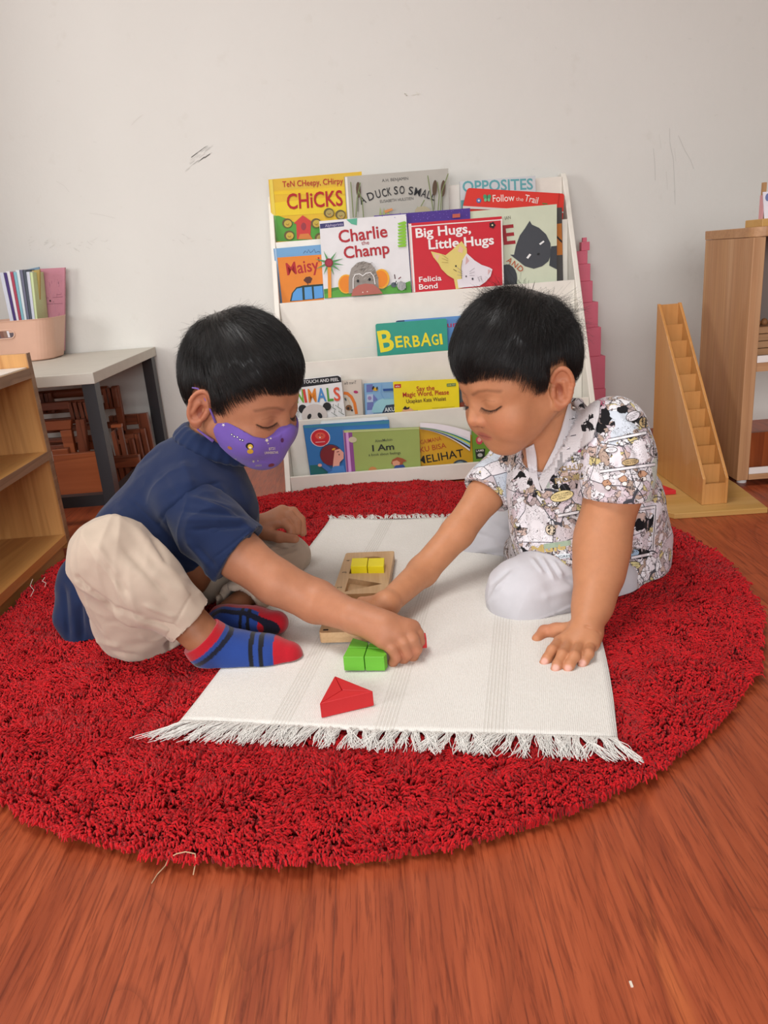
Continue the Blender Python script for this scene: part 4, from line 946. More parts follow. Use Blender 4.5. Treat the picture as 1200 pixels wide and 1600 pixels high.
# curled pages fanning out of the mustard magazine
for k in range(7):
    m = MB(); n = 12; y0 = 1.975-.0015*k; pts = []
    col = L(('f2eef2', 'e8eef4', '2f8f7c', 'd4e46a', '9cc4ea', '2a2a34', 'ece8ec')[k])
    for t in np.linspace(0, 1, n):
        xx = 656+t*78; top = 668-3.5*math.sin(t*PI*.5)*0+(-2+2*k*.0)+t*t*(14+2.0*k) + k*.6; bot = top+3.5+t*(5+.6*k)
        a = B.at(xx, top-6, .002+.0012*(7-k)); c = B.at(xx, bot-3, .002+.0012*(7-k)); pts.append((a, c))
    for i in range(n-1): m.poly([pts[i][1], pts[i+1][1], pts[i+1][0], pts[i][0]], col)
    o = m.build('curled_page', M_page, mag); sdm = o.modifiers.new('s', 'SOLIDIFY'); sdm.thickness = .0004
B = Cover('picture_book', 'green sticker-covered book at the right end of the lowest tier, half behind the boy', 1.975, .15, '6f9a34', (738, 668), (800, 663), (802, 725), (741, 729), z5, group=G_T)
B.ell(746, 675, 3.4, 3.4, 'b02a30'); B.ell(749, 688, 5.5, 6.5, 'd04a5a'); B.ell(749, 687, 3, 3.4, 'e8b0a0'); B.poly([(742, 702), (758, 701), (757, 716), (744, 717)], '2a3028'); B.text('LAMB', 744, 706, 756, 705, 3.5, 'e8e8e0', .004); B.ell(750, 711, 4, 3, 'b8bab4'); B.done()
# ================================================================== PEOPLE
from mathutils.bvhtree import BVHTree
def Rm(yaw, pitch, roll):
    a, b, c = map(math.radians, (yaw, pitch, roll))
    Rz = np.array([[math.cos(a), -math.sin(a), 0], [math.sin(a), math.cos(a), 0], [0, 0, 1]])
    Ry = np.array([[math.cos(b), 0, math.sin(b)], [0, 1, 0], [-math.sin(b), 0, math.cos(b)]])
    Rx = np.array([[1, 0, 0], [0, math.cos(c), -math.sin(c)], [0, math.sin(c), math.cos(c)]])
    return Rz@Ry@Rx
def skin_mat():
    t = NT('skin'); a = t.new('ShaderNodeAttribute', attribute_name='Col')
    v = t.coord()
    n = t.ramp(t.noise(v, 60, 4, 0.6), [(0.3, (0.93, 0.91, 0.90)), (0.7, (1.03, 1.02, 1.02))])
    t.set(Base_Color=t.mix(1.0, a.outputs['Color'], n, 'MULTIPLY'), Roughness=0.5, Specular_IOR_Level=0.35, Subsurface_Weight=0.12, Subsurface_Radius=(0.5, 0.2, 0.1), Subsurface_Scale=0.01)
    t.bump(t.noise(v, 900, 2, 0.6), 0.00015)
    return t.m
M_skin = skin_mat()
def cloth_mat(name, rough=.9, weave=1400, sheen=.15, bump=.0002, spec=.2):
    t = NT(name); a = t.new('ShaderNodeAttribute', attribute_name='Col'); v = t.coord()
    n = t.ramp(t.noise(v, 40, 3, 0.6), [(0.3, (0.94, 0.94, 0.94)), (0.7, (1.0, 1.0, 1.0))])
    t.set(Base_Color=t.mix(1.0, a.outputs['Color'], n, 'MULTIPLY'), Roughness=rough, Specular_IOR_Level=spec, Sheen_Weight=sheen)
    t.bump(t.noise(v, weave, 2, 0.6), bump); return t.m
M_cloth = cloth_mat('cotton_cloth'); M_knit = cloth_mat('sock_knit', .95, 700, .35, .0004)
def hair_mat():
    t = NT('black_hair'); t.set(Base_Color=(0.013, 0.0115, 0.011, 1), Roughness=0.34, Specular_IOR_Level=0.5, Sheen_Weight=0.0); return t.m
M_hair = hair_mat()
def comic_mat():
    """shirting printed all over with comic panels: black line work, pastel fills"""
    t = NT('comic_print_shirting'); v = t.coord(rot=(0.0, 0.25, 0.0))
    dn = t.noise(v, 55, 3, 0.6, out='Color')
    dv = t.new('ShaderNodeVectorMath', operation='MULTIPLY_ADD'); t.link(dn, dv.inputs[0]); dv.inputs[1].default_value = (.030, .030, .030); t.link(v, dv.inputs[2])
    def vor(vec, scale, feat, rnd=1.0, out='Distance'):
        n = t.new('ShaderNodeTexVoronoi', feature=feat); n.inputs['Scale'].default_value = scale; n.inputs['Randomness'].default_value = rnd; t.link(vec, n.inputs['Vector']); return n.outputs[out]
    # large panels
    pc = vor(v, 17, 'F1', .75, 'Color'); sp = t.new('ShaderNodeSeparateColor'); t.link(pc, sp.inputs[0])
    pcol = t.ramp(sp.outputs[0], [(0, L('ebe5ec')), (.22, L('ddd0d6')), (.36, L('d3dae4')), (.5, L('efeaee')), (.66, L('cfc4c8')), (.8, L('c9d2c6')), (.9, L('efe9ee'))], 'CONSTANT')
    pe = t.math('LESS_THAN', vor(v, 17, 'DISTANCE_TO_EDGE', .75), .010)
    # figures inside the panels
    fc = vor(dv.outputs[0], 88, 'F1', 1.0, 'Color'); sf = t.new('ShaderNodeSeparateColor'); t.link(fc, sf.inputs[0])
    fcol = t.ramp(sf.outputs[1], [(0, L('ccb3a8')), (.14, L('bda596')), (.22, L('ece6ea')), (.38, L('d9c8cf')), (.55, L('f4f1f4')), (.72, L('b9a7a5')), (.78, L('d9c98e')), (.84, L('f2eff2')), (.95, L('1a191c'))], 'CONSTANT')
    fm = t.math('GREATER_THAN', t.noise(v, 26, 2, .5), .48)
    col = t.mix(fm, pcol, fcol)
    fe = t.math('LESS_THAN', vor(dv.outputs[0], 88, 'DISTANCE_TO_EDGE', 1.0), .05)
    col = t.mix(t.math('MULTIPLY', t.math('MULTIPLY', fe, fm), .85), col, L('2a2629'))
    # sketchy contour lines
    cn = t.math('FRACT', t.math('MULTIPLY', t.noise(dv.outputs[0], 34, 2, .55, .5), 20.0))
    ln = t.math('LESS_THAN', cn, .15); msk = t.math('GREATER_THAN', t.noise(v, 40, 2, .5), .45)
    col = t.mix(t.math('MULTIPLY', t.math('MULTIPLY', ln, msk), .75), col, L('3a3438'))
    col = t.mix(pe, col, L('4a4a52'))
    bl = t.math('GREATER_THAN', t.noise(v, 23, 3, .55), .69)
    col = t.mix(bl, col, L('17171a'))
    t.set(Base_Color=col, Roughness=.8, Specular_IOR_Level=.25, Sheen_Weight=.1); t.bump(t.noise(v, 1300, 2), .0001); return t.m
M_comic = comic_mat()
# ------------------------------------------------------------------ head
class Head:
    def __init__(s, R, c, sc): s.R, s.c, s.s = R, np.asarray(c, float), sc
    def w(s, p): return s.c+(np.asarray(p, float)*s.s)@s.R.T
    def l(s, p): return ((np.asarray(p, float)-s.c)@s.R)/s.s
def hair_line(phi, fringe_z, side_z, back_z):
    a = np.abs(np.degrees(phi))
    return np.interp(a, [0, 38, 46, 54, 64, 73, 84, 92, 110, 124, 142, 180], [fringe_z, fringe_z-.002, fringe_z-.008, side_z+.008, side_z-.004, .008, .004, .036, .036, .010, back_z, back_z])
def head_field(hd, neck_w, neck_r, skin, ear_out=32, ear_tilt=-15, hl=(.060, .034, -.03)):
    F = Field((-.125, -.115, -.165), (.125, .115, .135), .00125)
    F.add(EL((0, 0, .042), (.0895, .0735, .0890)))
    F.add(EL((.035, 0, .004), (.0555, .0600, .075)), .02)
    F.add(EL((.040, 0, -.028), (.050, .0535, .047)), .015)
    for y in (-1, 1):
        F.add(EL((.056, .031*y, -.027), (.030, .029, .030)), .018)
        F.add(RC((.006, .050*y, -.026), (.056, .013*y, -.062), .018, .0155), .022)
        F.add(RC((.056, .040*y, .020), (.0765, .012*y, .032), .014, .0135), .012)
    F.add(EL((.0595, 0, -.061), (.0225, .021, .018)), .02)
    F.add(EL((.0650, 0, -.041), (.0180, .026, .017)), .012)
    for y in (-1, 1):
        F.sub(EL((.0975, .029*y, .015), (.0125, .019, .011)), .014)
        F.add(EL((.0700, .0305*y, .0105), (.0150, .0165, .0125)), .005)
    F.add(RC((.0825, 0, .018), (.0975, 0, -.012), .0062, .0092), .010)
    for y in (-1, 1):
        F.add(EL((.0900, .0110*y, -.0160), (.0085, .0070, .0066)), .005)
        F.sub(EL((.0955, .0058*y, -.0235), (.0050, .0028, .0032)), .002)
    for k in range(-4, 5):
        y = k*.0042; q = (k/4)**2
        F.add(EL((.0800-.0085*q, y, -.0370-.0022*q+.0006*abs(k == 0)), (.0055, .0042, .0036-.0012*q)), .003)
        F.add(EL((.0790-.0090*q, y, -.0450+.0030*q), (.0058, .0042, .0042-.0016*q)), .003)
    F.sub(RC((.0826, -.013, -.0412), (.0826, .013, -.0412), .0010, .0010), .002)
    # ears: built in their own tilted plane, lobe forward, back edge standing off
    for o in (-1, 1):
        th = math.radians(ear_out); Ry = math.radians(ear_tilt)
        bx = np.array([-math.cos(th), o*math.sin(th), 0]); bz = np.array([0, 0, 1.0]); bn = np.array([math.sin(th), o*math.cos(th), 0])
        u_, v_ = bx*math.cos(Ry)+bz*math.sin(-Ry), bz*math.cos(Ry)-bx*math.sin(-Ry)
        Ro = np.stack([u_, v_, bn], 1); at_ = np.array([.003, .0705*o, .000])
        E_ = lambda a, b, c=0.0: at_+u_*a+v_*b+bn*c
        F.add(EL(E_(.013, .002, .001), (.0155, .0270, .0050), Ro), .006)
        rim = []
        for a in np.linspace(-160, 160, 26):
            r = math.radians(a); rr_ = 1.0 if abs(a) < 90 else 1.0-.25*((abs(a)-90)/70)**2
            up_ = math.sin(r) > 0
            rim.append(E_(.0125+.0150*math.cos(r)*(1 if up_ else .88), .003+(.0268 if up_ else .0260)*math.sin(r), .0050*rr_))
        for a, b in zip(rim[:-1], rim[1:]): F.add(RC(a, b, .0028, .0028), .0025)
        F.sub(EL(E_(.0090, -.002, .0085), (.0085, .0120, .0082), Ro), .003)
        F.sub(EL(E_(.0120, .0165, .0085), (.0090, .0070, .0052), Ro), .003)
        F.add(RC(E_(.0150, .010, .004), E_(.0185, -.010, .004), .0026, .0026), .003)
        F.add(RC(E_(.000, .000, .004), E_(.001, -.008, .005), .0040, .0034), .004)
        F.add(EL(E_(.0075, -.0245, .0030), (.0080, .0080, .0045), Ro), .005)
    nl = hd.l(neck_w)
    F.add(RC((-.022, 0, -.025), nl, .043, neck_r/hd.s), .022)
    P, Q = F.mesh(1)
    N = vnormals(P, Q)
    C = np.tile(np.array(L(skin))[:3], (len(P), 1))
    def stamp(w, col):
        nonlocal C
        w = np.clip(w, 0, 1)[:, None]; C = C*(1-w)+np.array(L(col))[:3]*w
    front = P[:, 0] > .045
    def line2(pts, width, soft):
        d = np.full(len(P), 9.0)
        A = np.stack([np.zeros(len(P)), P[:, 1], P[:, 2]], 1)
        for a, b in zip(pts[:-1], pts[1:]): d = np.minimum(d, seg_dist(A, (0, *a), (0, *b))[0])
        return np.clip((width-d)/soft+.5, 0, 1)*front
    rosy = np.exp(-(((P[:, 1].__abs__()-.040)/.018)**2+((P[:, 2]+.022)/.018)**2))*front
    stamp(rosy*.22, 'c06a52')
    nz = (P[:, 0] > .09)*np.exp(-((P[:, 2]+.016)/.012)**2); stamp(nz*.18, 'c8705a')
    sc_ = np.clip((P[:, 2]-hair_line(np.arctan2(P[:, 1], P[:, 0]), *hl))/.010+.1, 0, 1)*(np.abs(P[:, 1]) < .0755); stamp(sc_*.82, '2a1f1c')
    er = (np.abs(P[:, 1]) > .0745)*(P[:, 0] < .012)*(P[:, 0] > -.04); stamp(er*.28, 'b9604a')
    stamp(er*np.exp(-(((P[:, 0]+.007)/.009)**2+((P[:, 2]+.001)/.013)**2))*(np.abs(P[:, 1]) < .0795)*.75, '8a4030')  # ear hollow darkened in the colour, as shade in the recess
    lip = np.clip(1.3-(np.abs(P[:, 1])/.0185)**2-((P[:, 2]+.0412)/.0078)**2, 0, 1)*(P[:, 0] > .060); stamp(lip*.7, 'b0544f')
    stamp(line2([(-.016, -.0418), (0, -.0408), (.016, -.0418)], .0006, .0014)*.8, '6e2e2c')
    for y in (-1, 1):
        stamp(line2([(.011*y, .0270), (.024*y, .0320), (.036*y, .0320), (.050*y, .0265)], .0014, .0048)*.55, '2e1c16')
        stamp(line2([(.0155*y, .0050), (.022*y, .0018), (.031*y, .0002), (.040*y, .0014), (.0465*y, .0048)], .0010, .0014), '1c100e')
        stamp(line2([(.016*y, .0135), (.028*y, .0170), (.042*y, .0145)], .0004, .0018)*.35, '7a4030')
        stamp(line2([(.0055*y, -.0242), (.0065*y, -.0235)], .0018, .0016)*(P[:, 0] > .085)*.75, '3c1a14')
    return P, Q, C
def lashes(hd, P):
    """eyelash strands along the lower edge of each upper lid"""
    rs = np.random.RandomState(2); A = []
    for y in (-1, 1):
        for k in range(34):
            t = k/33; yy = (.015+.0325*t)*y; zz = .0050-.0045*math.sin(PI*min(1, t*1.05)); 
            m = (np.abs(P[:, 1]-yy) < .002) & (np.abs(P[:, 2]-zz) < .002) & (P[:, 0] > .04)
            x = P[m, 0].max() if m.any() else .08
            a = np.array([x-.0003, yy, zz]); d = np.array([.75-.2*t, (.15+.55*t)*y, -.62+.1*t]); d /= np.linalg.norm(d)
            l = .0052+rs.rand()*.002; A.append([a, a+d*l*.5, a+d*l+np.array([.0006, 0, .0010])])
    A = np.array(A); R = np.tile(np.array([.00022, .00018, .00006]), (len(A), 1)); return strands(A, R)
def hair_geo(hd, fringe_z, side_z, back_z, seed, n=15000, crown=(-.045, .006), lens=(.034, .046), spike=0.0, thin=.00020, fringe_skew=0.0):
    """cap plus strands flowing away from the crown whorl"""
    E = np.array([.0895, .0735, .0890]); Cc = np.array([0, 0, .042]); rs = np.random.RandomState(seed)
    def line_z(phi): return hair_line(phi, fringe_z, side_z, back_z)
    U = rs.normal(size=(n*3, 3)); U /= np.linalg.norm(U, axis=1, keepdims=True)
    S = U*E; z = S[:, 2]+Cc[2]; phi = np.arctan2(S[:, 1], S[:, 0]); ok = z > line_z(phi)+.0005; U = U[ok][:n]; S = U*E
    K = np.array([crown[0], crown[1], 0]); K[2] = E[2]*math.sqrt(max(0, 1-(K[0]/E[0])**2-(K[1]/E[1])**2))
    phi = np.arctan2(S[:, 1], S[:, 0]); hz = S[:, 2]+Cc[2]-line_z(phi)
    up = np.clip(hz/.055, 0, 1)                                   # 0 at hairline .. 1 high up
    a_ = np.abs(np.degrees(phi)); frontness = np.clip((75-a_)/30, 0, 1)
    length = lens[0]*(.16+.84*np.clip(up*1.5, 0, 1))*(1+.25*rs.rand(len(S)))
    length = np.maximum(length, frontness*lens[1]*np.clip(hz/.012+.25, 0, 1)*(.72+.28*rs.rand(len(S))))
    length = np.minimum(length, hz*1.35+np.where(frontness > .2, .007+.004*rs.rand(len(S)), .004))
    lift0 = (.0012+.0105*np.clip(up*1.15, 0, 1))
    lift0 = np.maximum(lift0, frontness*.0055)
    T = S-K; T[:, 2] *= 1.0; Nn = S/E**2; Nn /= np.linalg.norm(Nn, axis=1, keepdims=True)
    T -= Nn*(T*Nn).sum(1, keepdims=True); T /= np.maximum(np.linalg.norm(T, axis=1, keepdims=True), 1e-5)
    # the whorl turns a little
    B = np.cross(Nn, T); dK = np.linalg.norm(S-K, axis=1); sw = .9*np.exp(-(dK/.03)**2)+.10
    T = T+B*sw[:, None]+rs.normal(size=T.shape)*.10*(1-.5*frontness)[:, None]; clump = vnoise(S, 90, seed)[:, None]*B*.22; T = T+clump
    down = np.clip(1.1-up, 0, 1)*(1-frontness*.2); T[:, 2] -= down*.9
    T[:, 0] += frontness*.55; T[:, 1] += frontness*fringe_skew
    m = 7; pts = [S.copy()]; p = S.copy(); d = T
    for i in range(1, m):
        Nn = p/E**2; Nn /= np.linalg.norm(Nn, axis=1, keepdims=True)
        d = d-Nn*(d*Nn).sum(1, keepdims=True); d /= np.maximum(np.linalg.norm(d, axis=1, keepdims=True), 1e-6)
        p = p+d*(length/(m-1))[:, None]
        q = p/E; r = np.linalg.norm(q, axis=1, keepdims=True); p = p/r
        low = (p[:, 2]+Cc[2]) < .03
        d[:, 2] -= .18*low
        t = i/(m-1); h = lift0*math.sin(min(1, t*1.6)*PI/2)*(1-.40*t**3*(1-up))
        sp = spike*rs.rand(len(S))**6*up*np.exp(-(dK/.05)**2)
        Nn = p/E**2; Nn /= np.linalg.norm(Nn, axis=1, keepdims=True)
        pts.append(p+Nn*(h*(.65+.5*((np.arange(len(S))*7919 % 100)/100))+sp*t*t*.9)[:, None])
    A = np.stack(pts, 1)+Cc
    R = np.full((len(S), m), thin)*np.linspace(1.25, .35, m)[None, :]
    V, Fc = strands(A, R)
    # cap
    F = Field((-.11, -.10, -.05), (.11, .10, .150), .0018)
    def capfn(X, Y, Z):
        X, Y, Z = np.broadcast_arrays(X, Y, Z); P = np.stack([X, Y, Z-Cc[2]], -1); r = np.linalg.norm(P/E, axis=-1); g = np.linalg.norm(P/E**2, axis=-1); d = r*(r-1)/np.maximum(g, 1e-4)
        ph = np.arctan2(Y, X); lz = line_z(ph); fr = np.clip((62-np.abs(np.degrees(ph)))/10, 0, 1); hh = Z-lz-.017*(1-fr)-.001
        th = .0006+.0072*np.clip(hh/.040, 0, 1)
        th = np.maximum(th, (.0048*fr)*np.clip(hh/.006, 0, 1))
        return np.maximum(d-th, -hh*.6)
    F.add((capfn, np.array([-.11, -.10, -.05]), np.array([.11, .10, .15])))
    Pc, Qc = F.mesh(1)
    return V, Fc, Pc, Qc
def join(parts):
    Vs, Fs, Cs, o = [], [], [], 0
    for V, F, C in parts:
        Vs.append(V); Fs.append(F+o); Cs.append(np.broadcast_to(np.asarray(C, float)[..., :3], (len(V), 3))); o += len(V)
    return np.concatenate(Vs), np.concatenate(Fs), np.concatenate(Cs)
def fieldmesh(lo, hi, h, ops, smooth=1):
    F = Field(lo, hi, h)
    for op in ops:
        if op[0] == '+': F.add(op[1], op[2])
        elif op[0] == '-': F.sub(op[1], op[2])
        elif op[0] == 'c': F.cut(*op[1:])
    return F.mesh(smooth)
def bounds(ops, m=.01):
    lo = np.min([o[1][1] for o in ops if o[0] == '+'], 0)-m; hi = np.max([o[1][2] for o in ops if o[0] == '+'], 0)+m; return lo, hi
def chain(pts, k):
    """[(point, radius)...] -> list of additive round cones"""
    return [('+', RC(a[0], b[0], a[1], b[1]), k if i else k) for i, (a, b) in enumerate(zip(pts[:-1], pts[1:]))]
def PX(px, py, y, rp=None):
    """pixel at world depth y; rp = radius in pixels"""
    p = aty(px, py, y)
    if rp is None: return p
    return (p, rp*((p-CAM)@_f)/FPX)
def PZ(px, py, z, rp=None):
    p = atz(px, py, z)
    if rp is None: return p
    return (p, rp*((p-CAM)@_f)/FPX)
def arm_mesh(ops, skin, reds=(), nails=(), creases=(), h=.0016):
    lo, hi = bounds(ops); P, Q = fieldmesh(lo, hi, h, ops, 1); N = vnormals(P, Q)
    if creases: P = folds(P, N, creases)
    C = np.tile(np.array(L(skin))[:3], (len(P), 1))
    for c, r, a in reds:
        w = (np.exp(-((P-c)**2).sum(1)/r**2)*a)[:, None]; C = C*(1-w)+np.array(L('b5604c'))[:3]*w
    for c, nrm, r in nails:
        w = (np.clip(1.4-((P-c)**2).sum(1)/r**2*1.2, 0, 1)*((N@nrm) > .3))[:, None]*.8; C = C*(1-w)+np.array(L('e8b4a6'))[:3]*w
    return P, Q, C
def finger(pts, k=.003): return chain(pts, k)
def bvh_of(*objs):
    V = []; F = []; 
    for ob in objs:
        w = np.array(WL(ob)); o = len(V); V += [Vector(v.co)+Vector(w) for v in ob.data.vertices]; F += [tuple(i+o for i in p.vertices) for p in ob.data.polygons]
    return BVHTree.FromPolygons(V, F)
def drape(bvh, polys, off=.0012, step=3.0, occ=None):
    """lay flat artwork or cloth pieces (pixel polygons with colours) on a surface: returns MB. Pieces follow the surface."""
    m = MB(); runs = []; level = []
    for poly, col in polys:                                        # artwork printed over other artwork gets the next thin layer
        bb = [min(p[0] for p in poly), min(p[1] for p in poly), max(p[0] for p in poly), max(p[1] for p in poly)]
        if runs and runs[-1][0] == col: q = runs[-1][1]; runs[-1][1] = [min(q[0], bb[0]), min(q[1], bb[1]), max(q[2], bb[2]), max(q[3], bb[3])]
        else: runs.append([col, bb, 0])
        level.append(len(runs)-1)
    for i, r1 in enumerate(runs):
        for r2 in runs[:i]:
            if r1[1][0] < r2[1][2] and r2[1][0] < r1[1][2] and r1[1][1] < r2[1][3] and r2[1][1] < r1[1][3]: r1[2] = max(r1[2], r2[2]+1)
    for (poly, col), lv_ in zip(polys, level):
        lay = runs[lv_][2]; bmx = bmesh.new(); vs = [bmx.verts.new((x, y, 0)) for x, y in poly]
        try: f = bmx.faces.new(vs)
        except ValueError: bmx.free(); continue
        x0, x1 = min(p[0] for p in poly), max(p[0] for p in poly); y0, y1 = min(p[1] for p in poly), max(p[1] for p in poly)
        bmesh.ops.triangulate(bmx, faces=bmx.faces[:])
        for ax, a, b in ((0, x0, x1), (1, y0, y1)):
            g = a+step*.37
            while g < b:
                co = (g, 0, 0) if ax == 0 else (0, g, 0); no = (1, 0, 0) if ax == 0 else (0, 1, 0)
                bmesh.ops.bisect_plane(bmx, geom=bmx.verts[:]+bmx.edges[:]+bmx.faces[:], plane_co=co, plane_no=no); g += step
        bmesh.ops.triangulate(bmx, faces=bmx.faces[:])
        bmx.verts.index_update(); hit = []
        for v in bmx.verts:
            d = Vector(ray(v.co.x, v.co.y)).normalized(); h = bvh.ray_cast(Vector(CAM), d)
            if h[0] is not None and occ is not None:
                h2 = occ.ray_cast(Vector(CAM), d)
                if h2[0] is not None and h2[3] < h[3]: h = (None,)
            hit.append(None if h[0] is None else h[0]-d*(off+.00013*lay))
        for f in bmx.faces:
            P = [hit[v.index] for v in f.verts]
            if None in P: continue
            if max((P[i]-P[i-1]).length for i in range(3)) > .03: continue
            nrm = (P[1]-P[0]).cross(P[2]-P[0])
            if nrm.dot(P[0]-Vector(CAM)) > 0: P = P[::-1]
            m.poly(P, L(col))
        bmx.free()
    return m
def text_polys(t, x0, y0, x1, y1, h, col, bold=.01):
    V, T = text_geo(t, bold); dx, dy = x1-x0, y1-y0; ln = math.hypot(dx, dy); nx, ny = dy/ln, -dx/ln
    P = [(x0+dx*u+nx*h*v, y0+dy*u+ny*h*v) for u, v in V]
    return [([P[i] for i in tr], col) for tr in T]
def ell_poly(cx, cy, rx, ry, rot=0, n=18):
    r = math.radians(rot); return [(cx+rx*math.cos(a)*math.cos(r)-ry*math.sin(a)*math.sin(r), cy+rx*math.cos(a)*math.sin(r)+ry*math.sin(a)*math.cos(r)) for a in [2*PI*k/n for k in range(n)]]

def wrinkle(P, Q, axis, scale, amp, seed, sharp=2.0, stretch=.28, thr=.0):
    """soft cloth ridges running along an axis"""
    a = np.asarray(axis, float); a = a/np.linalg.norm(a)
    W = P-(P@a)[:, None]*a[None, :]*(1-stretch)
    W = W+vnoise(P, scale*.35, seed+5)[:, None]*.02
    r = 1-np.abs(vnoise(W, scale, seed)); r = r**sharp; m = np.clip(vnoise(P, scale*.22, seed+9)*1.6+.45-thr, 0, 1)
    return P+vnormals(P, Q)*((r-.45)*amp*m)[:, None]

def garment_folds(P, Q, lst):
    """seams, pleats and creases: (x0, y0, x1, y1, width, height), each laid on the part of the garment that faces the room"""
    N = vnormals(P, Q); D = P-CAM; z = D@_f; u = 600+FPX*(D@_r)/z; v = 800-FPX*(D@_u)/z
    view = D/np.linalg.norm(D, axis=1)[:, None]; face = np.clip(-(N*view).sum(1)*2.5, 0, 1)
    d = np.zeros(len(P)); UV = np.stack([u, v, u*0], 1)
    for x0, y0, x1, y1, w, amp in lst:
        q, h = seg_dist(UV, (x0, y0, 0), (x1, y1, 0)); d += amp*.001*np.exp(-(q/w)**2)*np.clip(np.minimum(h, 1-h)*5+.25, 0, 1)
    return P+N*(d*face)[:, None]
def polyfold(pts, w, amp): return [(a[0], a[1], b[0], b[1], w, amp) for a, b in zip(pts[:-1], pts[1:])]
# ================================================================== BOY AT THE LEFT (navy shirt, purple mask)
SKA = 'ba8060'
HA = Head(Rm(-32, 21.5, 1.5), (-.222, 1.250, .369), 1.064)
HLA = (.062, .034, -.034)
boyA = thing('person', 'boy in a navy polo shirt and purple face mask sitting cross-legged at the left', 'person', tuple(PX(200, 1000, 1.18)*np.array([1, 1, 0])))
neckA = PX(322, 712, 1.25)
hp, hq, hc = head_field(HA, neckA, .042, SKA, 26, -15, HLA)
torso = chain([PX(322, 712, 1.25, 44), PX(305, 780, 1.24, 72), PX(250, 870, 1.22, 80), PX(205, 935, 1.21, 82)], .03)
armR = [PX(322, 806, 1.130, 36), PX(375, 868, 1.105, 38), PX(430, 909, 1.085, 35), PX(495, 940, 1.075, 33)]
wr = PZ(548, 962, .085, 25)
armR += [(wr[0], wr[1])]
kn = [PZ(598, 1000, .060, 12.5), PZ(618, 991, .066, 12.5), PZ(634, 984, .068, 12.5), PZ(645, 981, .066, 11)]
ops = chain(armR, .01)
for q in kn: ops += [('+', RC(wr[0]+(q[0]-wr[0])*.10, q[0], wr[1]*.62, q[1]*1.12), .012)]
ops += [('+', RC(PZ(560, 965, .080), PZ(600, 978, .075), .0225, .0205), .012)]
F1 = [kn[0], PZ(612, 1012, .050, 10), PZ(619, 1026, .036, 9), PZ(614, 1035, .026, 8)]
F2 = [kn[1], PZ(631, 1004, .056, 10), PZ(637, 1021, .038, 9), PZ(629, 1033, .022, 8)]
F3 = [kn[2], PZ(645, 999, .058, 10), PZ(651, 1014, .042, 9), PZ(645, 1028, .024, 8)]
F4 = [kn[3], PZ(653, 990, .058, 9), PZ(656, 1002, .046, 8), PZ(652, 1012, .030, 7)]
TH = [PZ(578, 968, .062, 12), PZ(612, 974, .046, 10), PZ(640, 990, .034, 8.5)]
for f in (F1, F2, F3, F4): ops += chain(f, .0025)
ops += chain(TH, .006)
aR = arm_mesh(ops, SKA, [(f[2][0], .012, .30) for f in (F1, F2, F3, F4)]+[(k_[0], .010, .18) for k_ in kn], h=.0014)
# left arm and hand resting on the far knee
wl = PX(404, 822, 1.375, 17)
armL = [PX(345, 760, 1.33, 36), PX(360, 815, 1.37, 28), PX(385, 826, 1.38, 20), wl]
ops = chain(armL, .01)
k2 = [PX(441, 800, 1.40, 9.5), PX(437, 808, 1.385, 10), PX(431, 815, 1.375, 10)]
for q in k2: ops += [('+', RC(wl[0], q[0], wl[1]*.75, q[1]*1.2), .01)]
ops += chain([k2[0], PX(458, 800, 1.40, 8), PX(470, 812, 1.39, 7.2), PX(473, 832, 1.375, 6.4)], .003)
ops += chain([k2[1], PX(452, 806, 1.385, 8), PX(463, 817, 1.375, 7.2), PX(464, 830, 1.365, 6.2)], .003)
ops += chain([k2[2], PX(446, 818, 1.37, 7.5), PX(455, 828, 1.36, 6.8), PX(455, 838, 1.355, 6)], .003)
ops += chain([PX(412, 833, 1.365, 11), PX(436, 839, 1.345, 8.5), PX(461, 842, 1.335, 6.8)], .006)
aL = arm_mesh(ops, SKA, h=.0015)
# lower legs and ankles
kneeR = PX(172, 868, 1.035, 55); ankR = PX(322, 1000, 1.025, 23)
ops = chain([(PX(222, 945, 1.15), .045), (PX(182, 882, 1.065), .030), (PX(255, 932, 1.04), .030), (PX(300, 978, 1.029), .0245), (ankR[0], .0225), (PX(345, 1014, 1.033), .022)], .02)
ops += chain([(PX(260, 920, 1.25), .045), (PX(440, 874, 1.39), .026), (PX(400, 924, 1.245), .024), (PX(350, 968, 1.13), .024)], .015)
ops += torso
lo, hi = bounds(ops); P, Q = fieldmesh(lo, hi, .003, ops, 1)
legs = (P, Q, np.array(L('a87252')))
bodyV, bodyF, bodyC = join([(HA.w(hp), hq, hc), aR, aL, legs])
body = np_mesh('body', bodyV, bodyF, M_skin, boyA, bodyC)
# hair
V, Fc, Pc, Qc = hair_geo(HA, *HLA, 5, crown=(-.050, -.004), lens=(.036, .050), spike=.02)
lv, lf = lashes(HA, hp)
hv, hf, hcx = join([(HA.w(V), Fc, (0.01, .01, .01)), (HA.w(Pc), Qc, (0.01, .01, .01)), (HA.w(lv), lf, (.01, .01, .01))])
np_mesh('hair', hv, hf, M_hair, boyA, hcx)
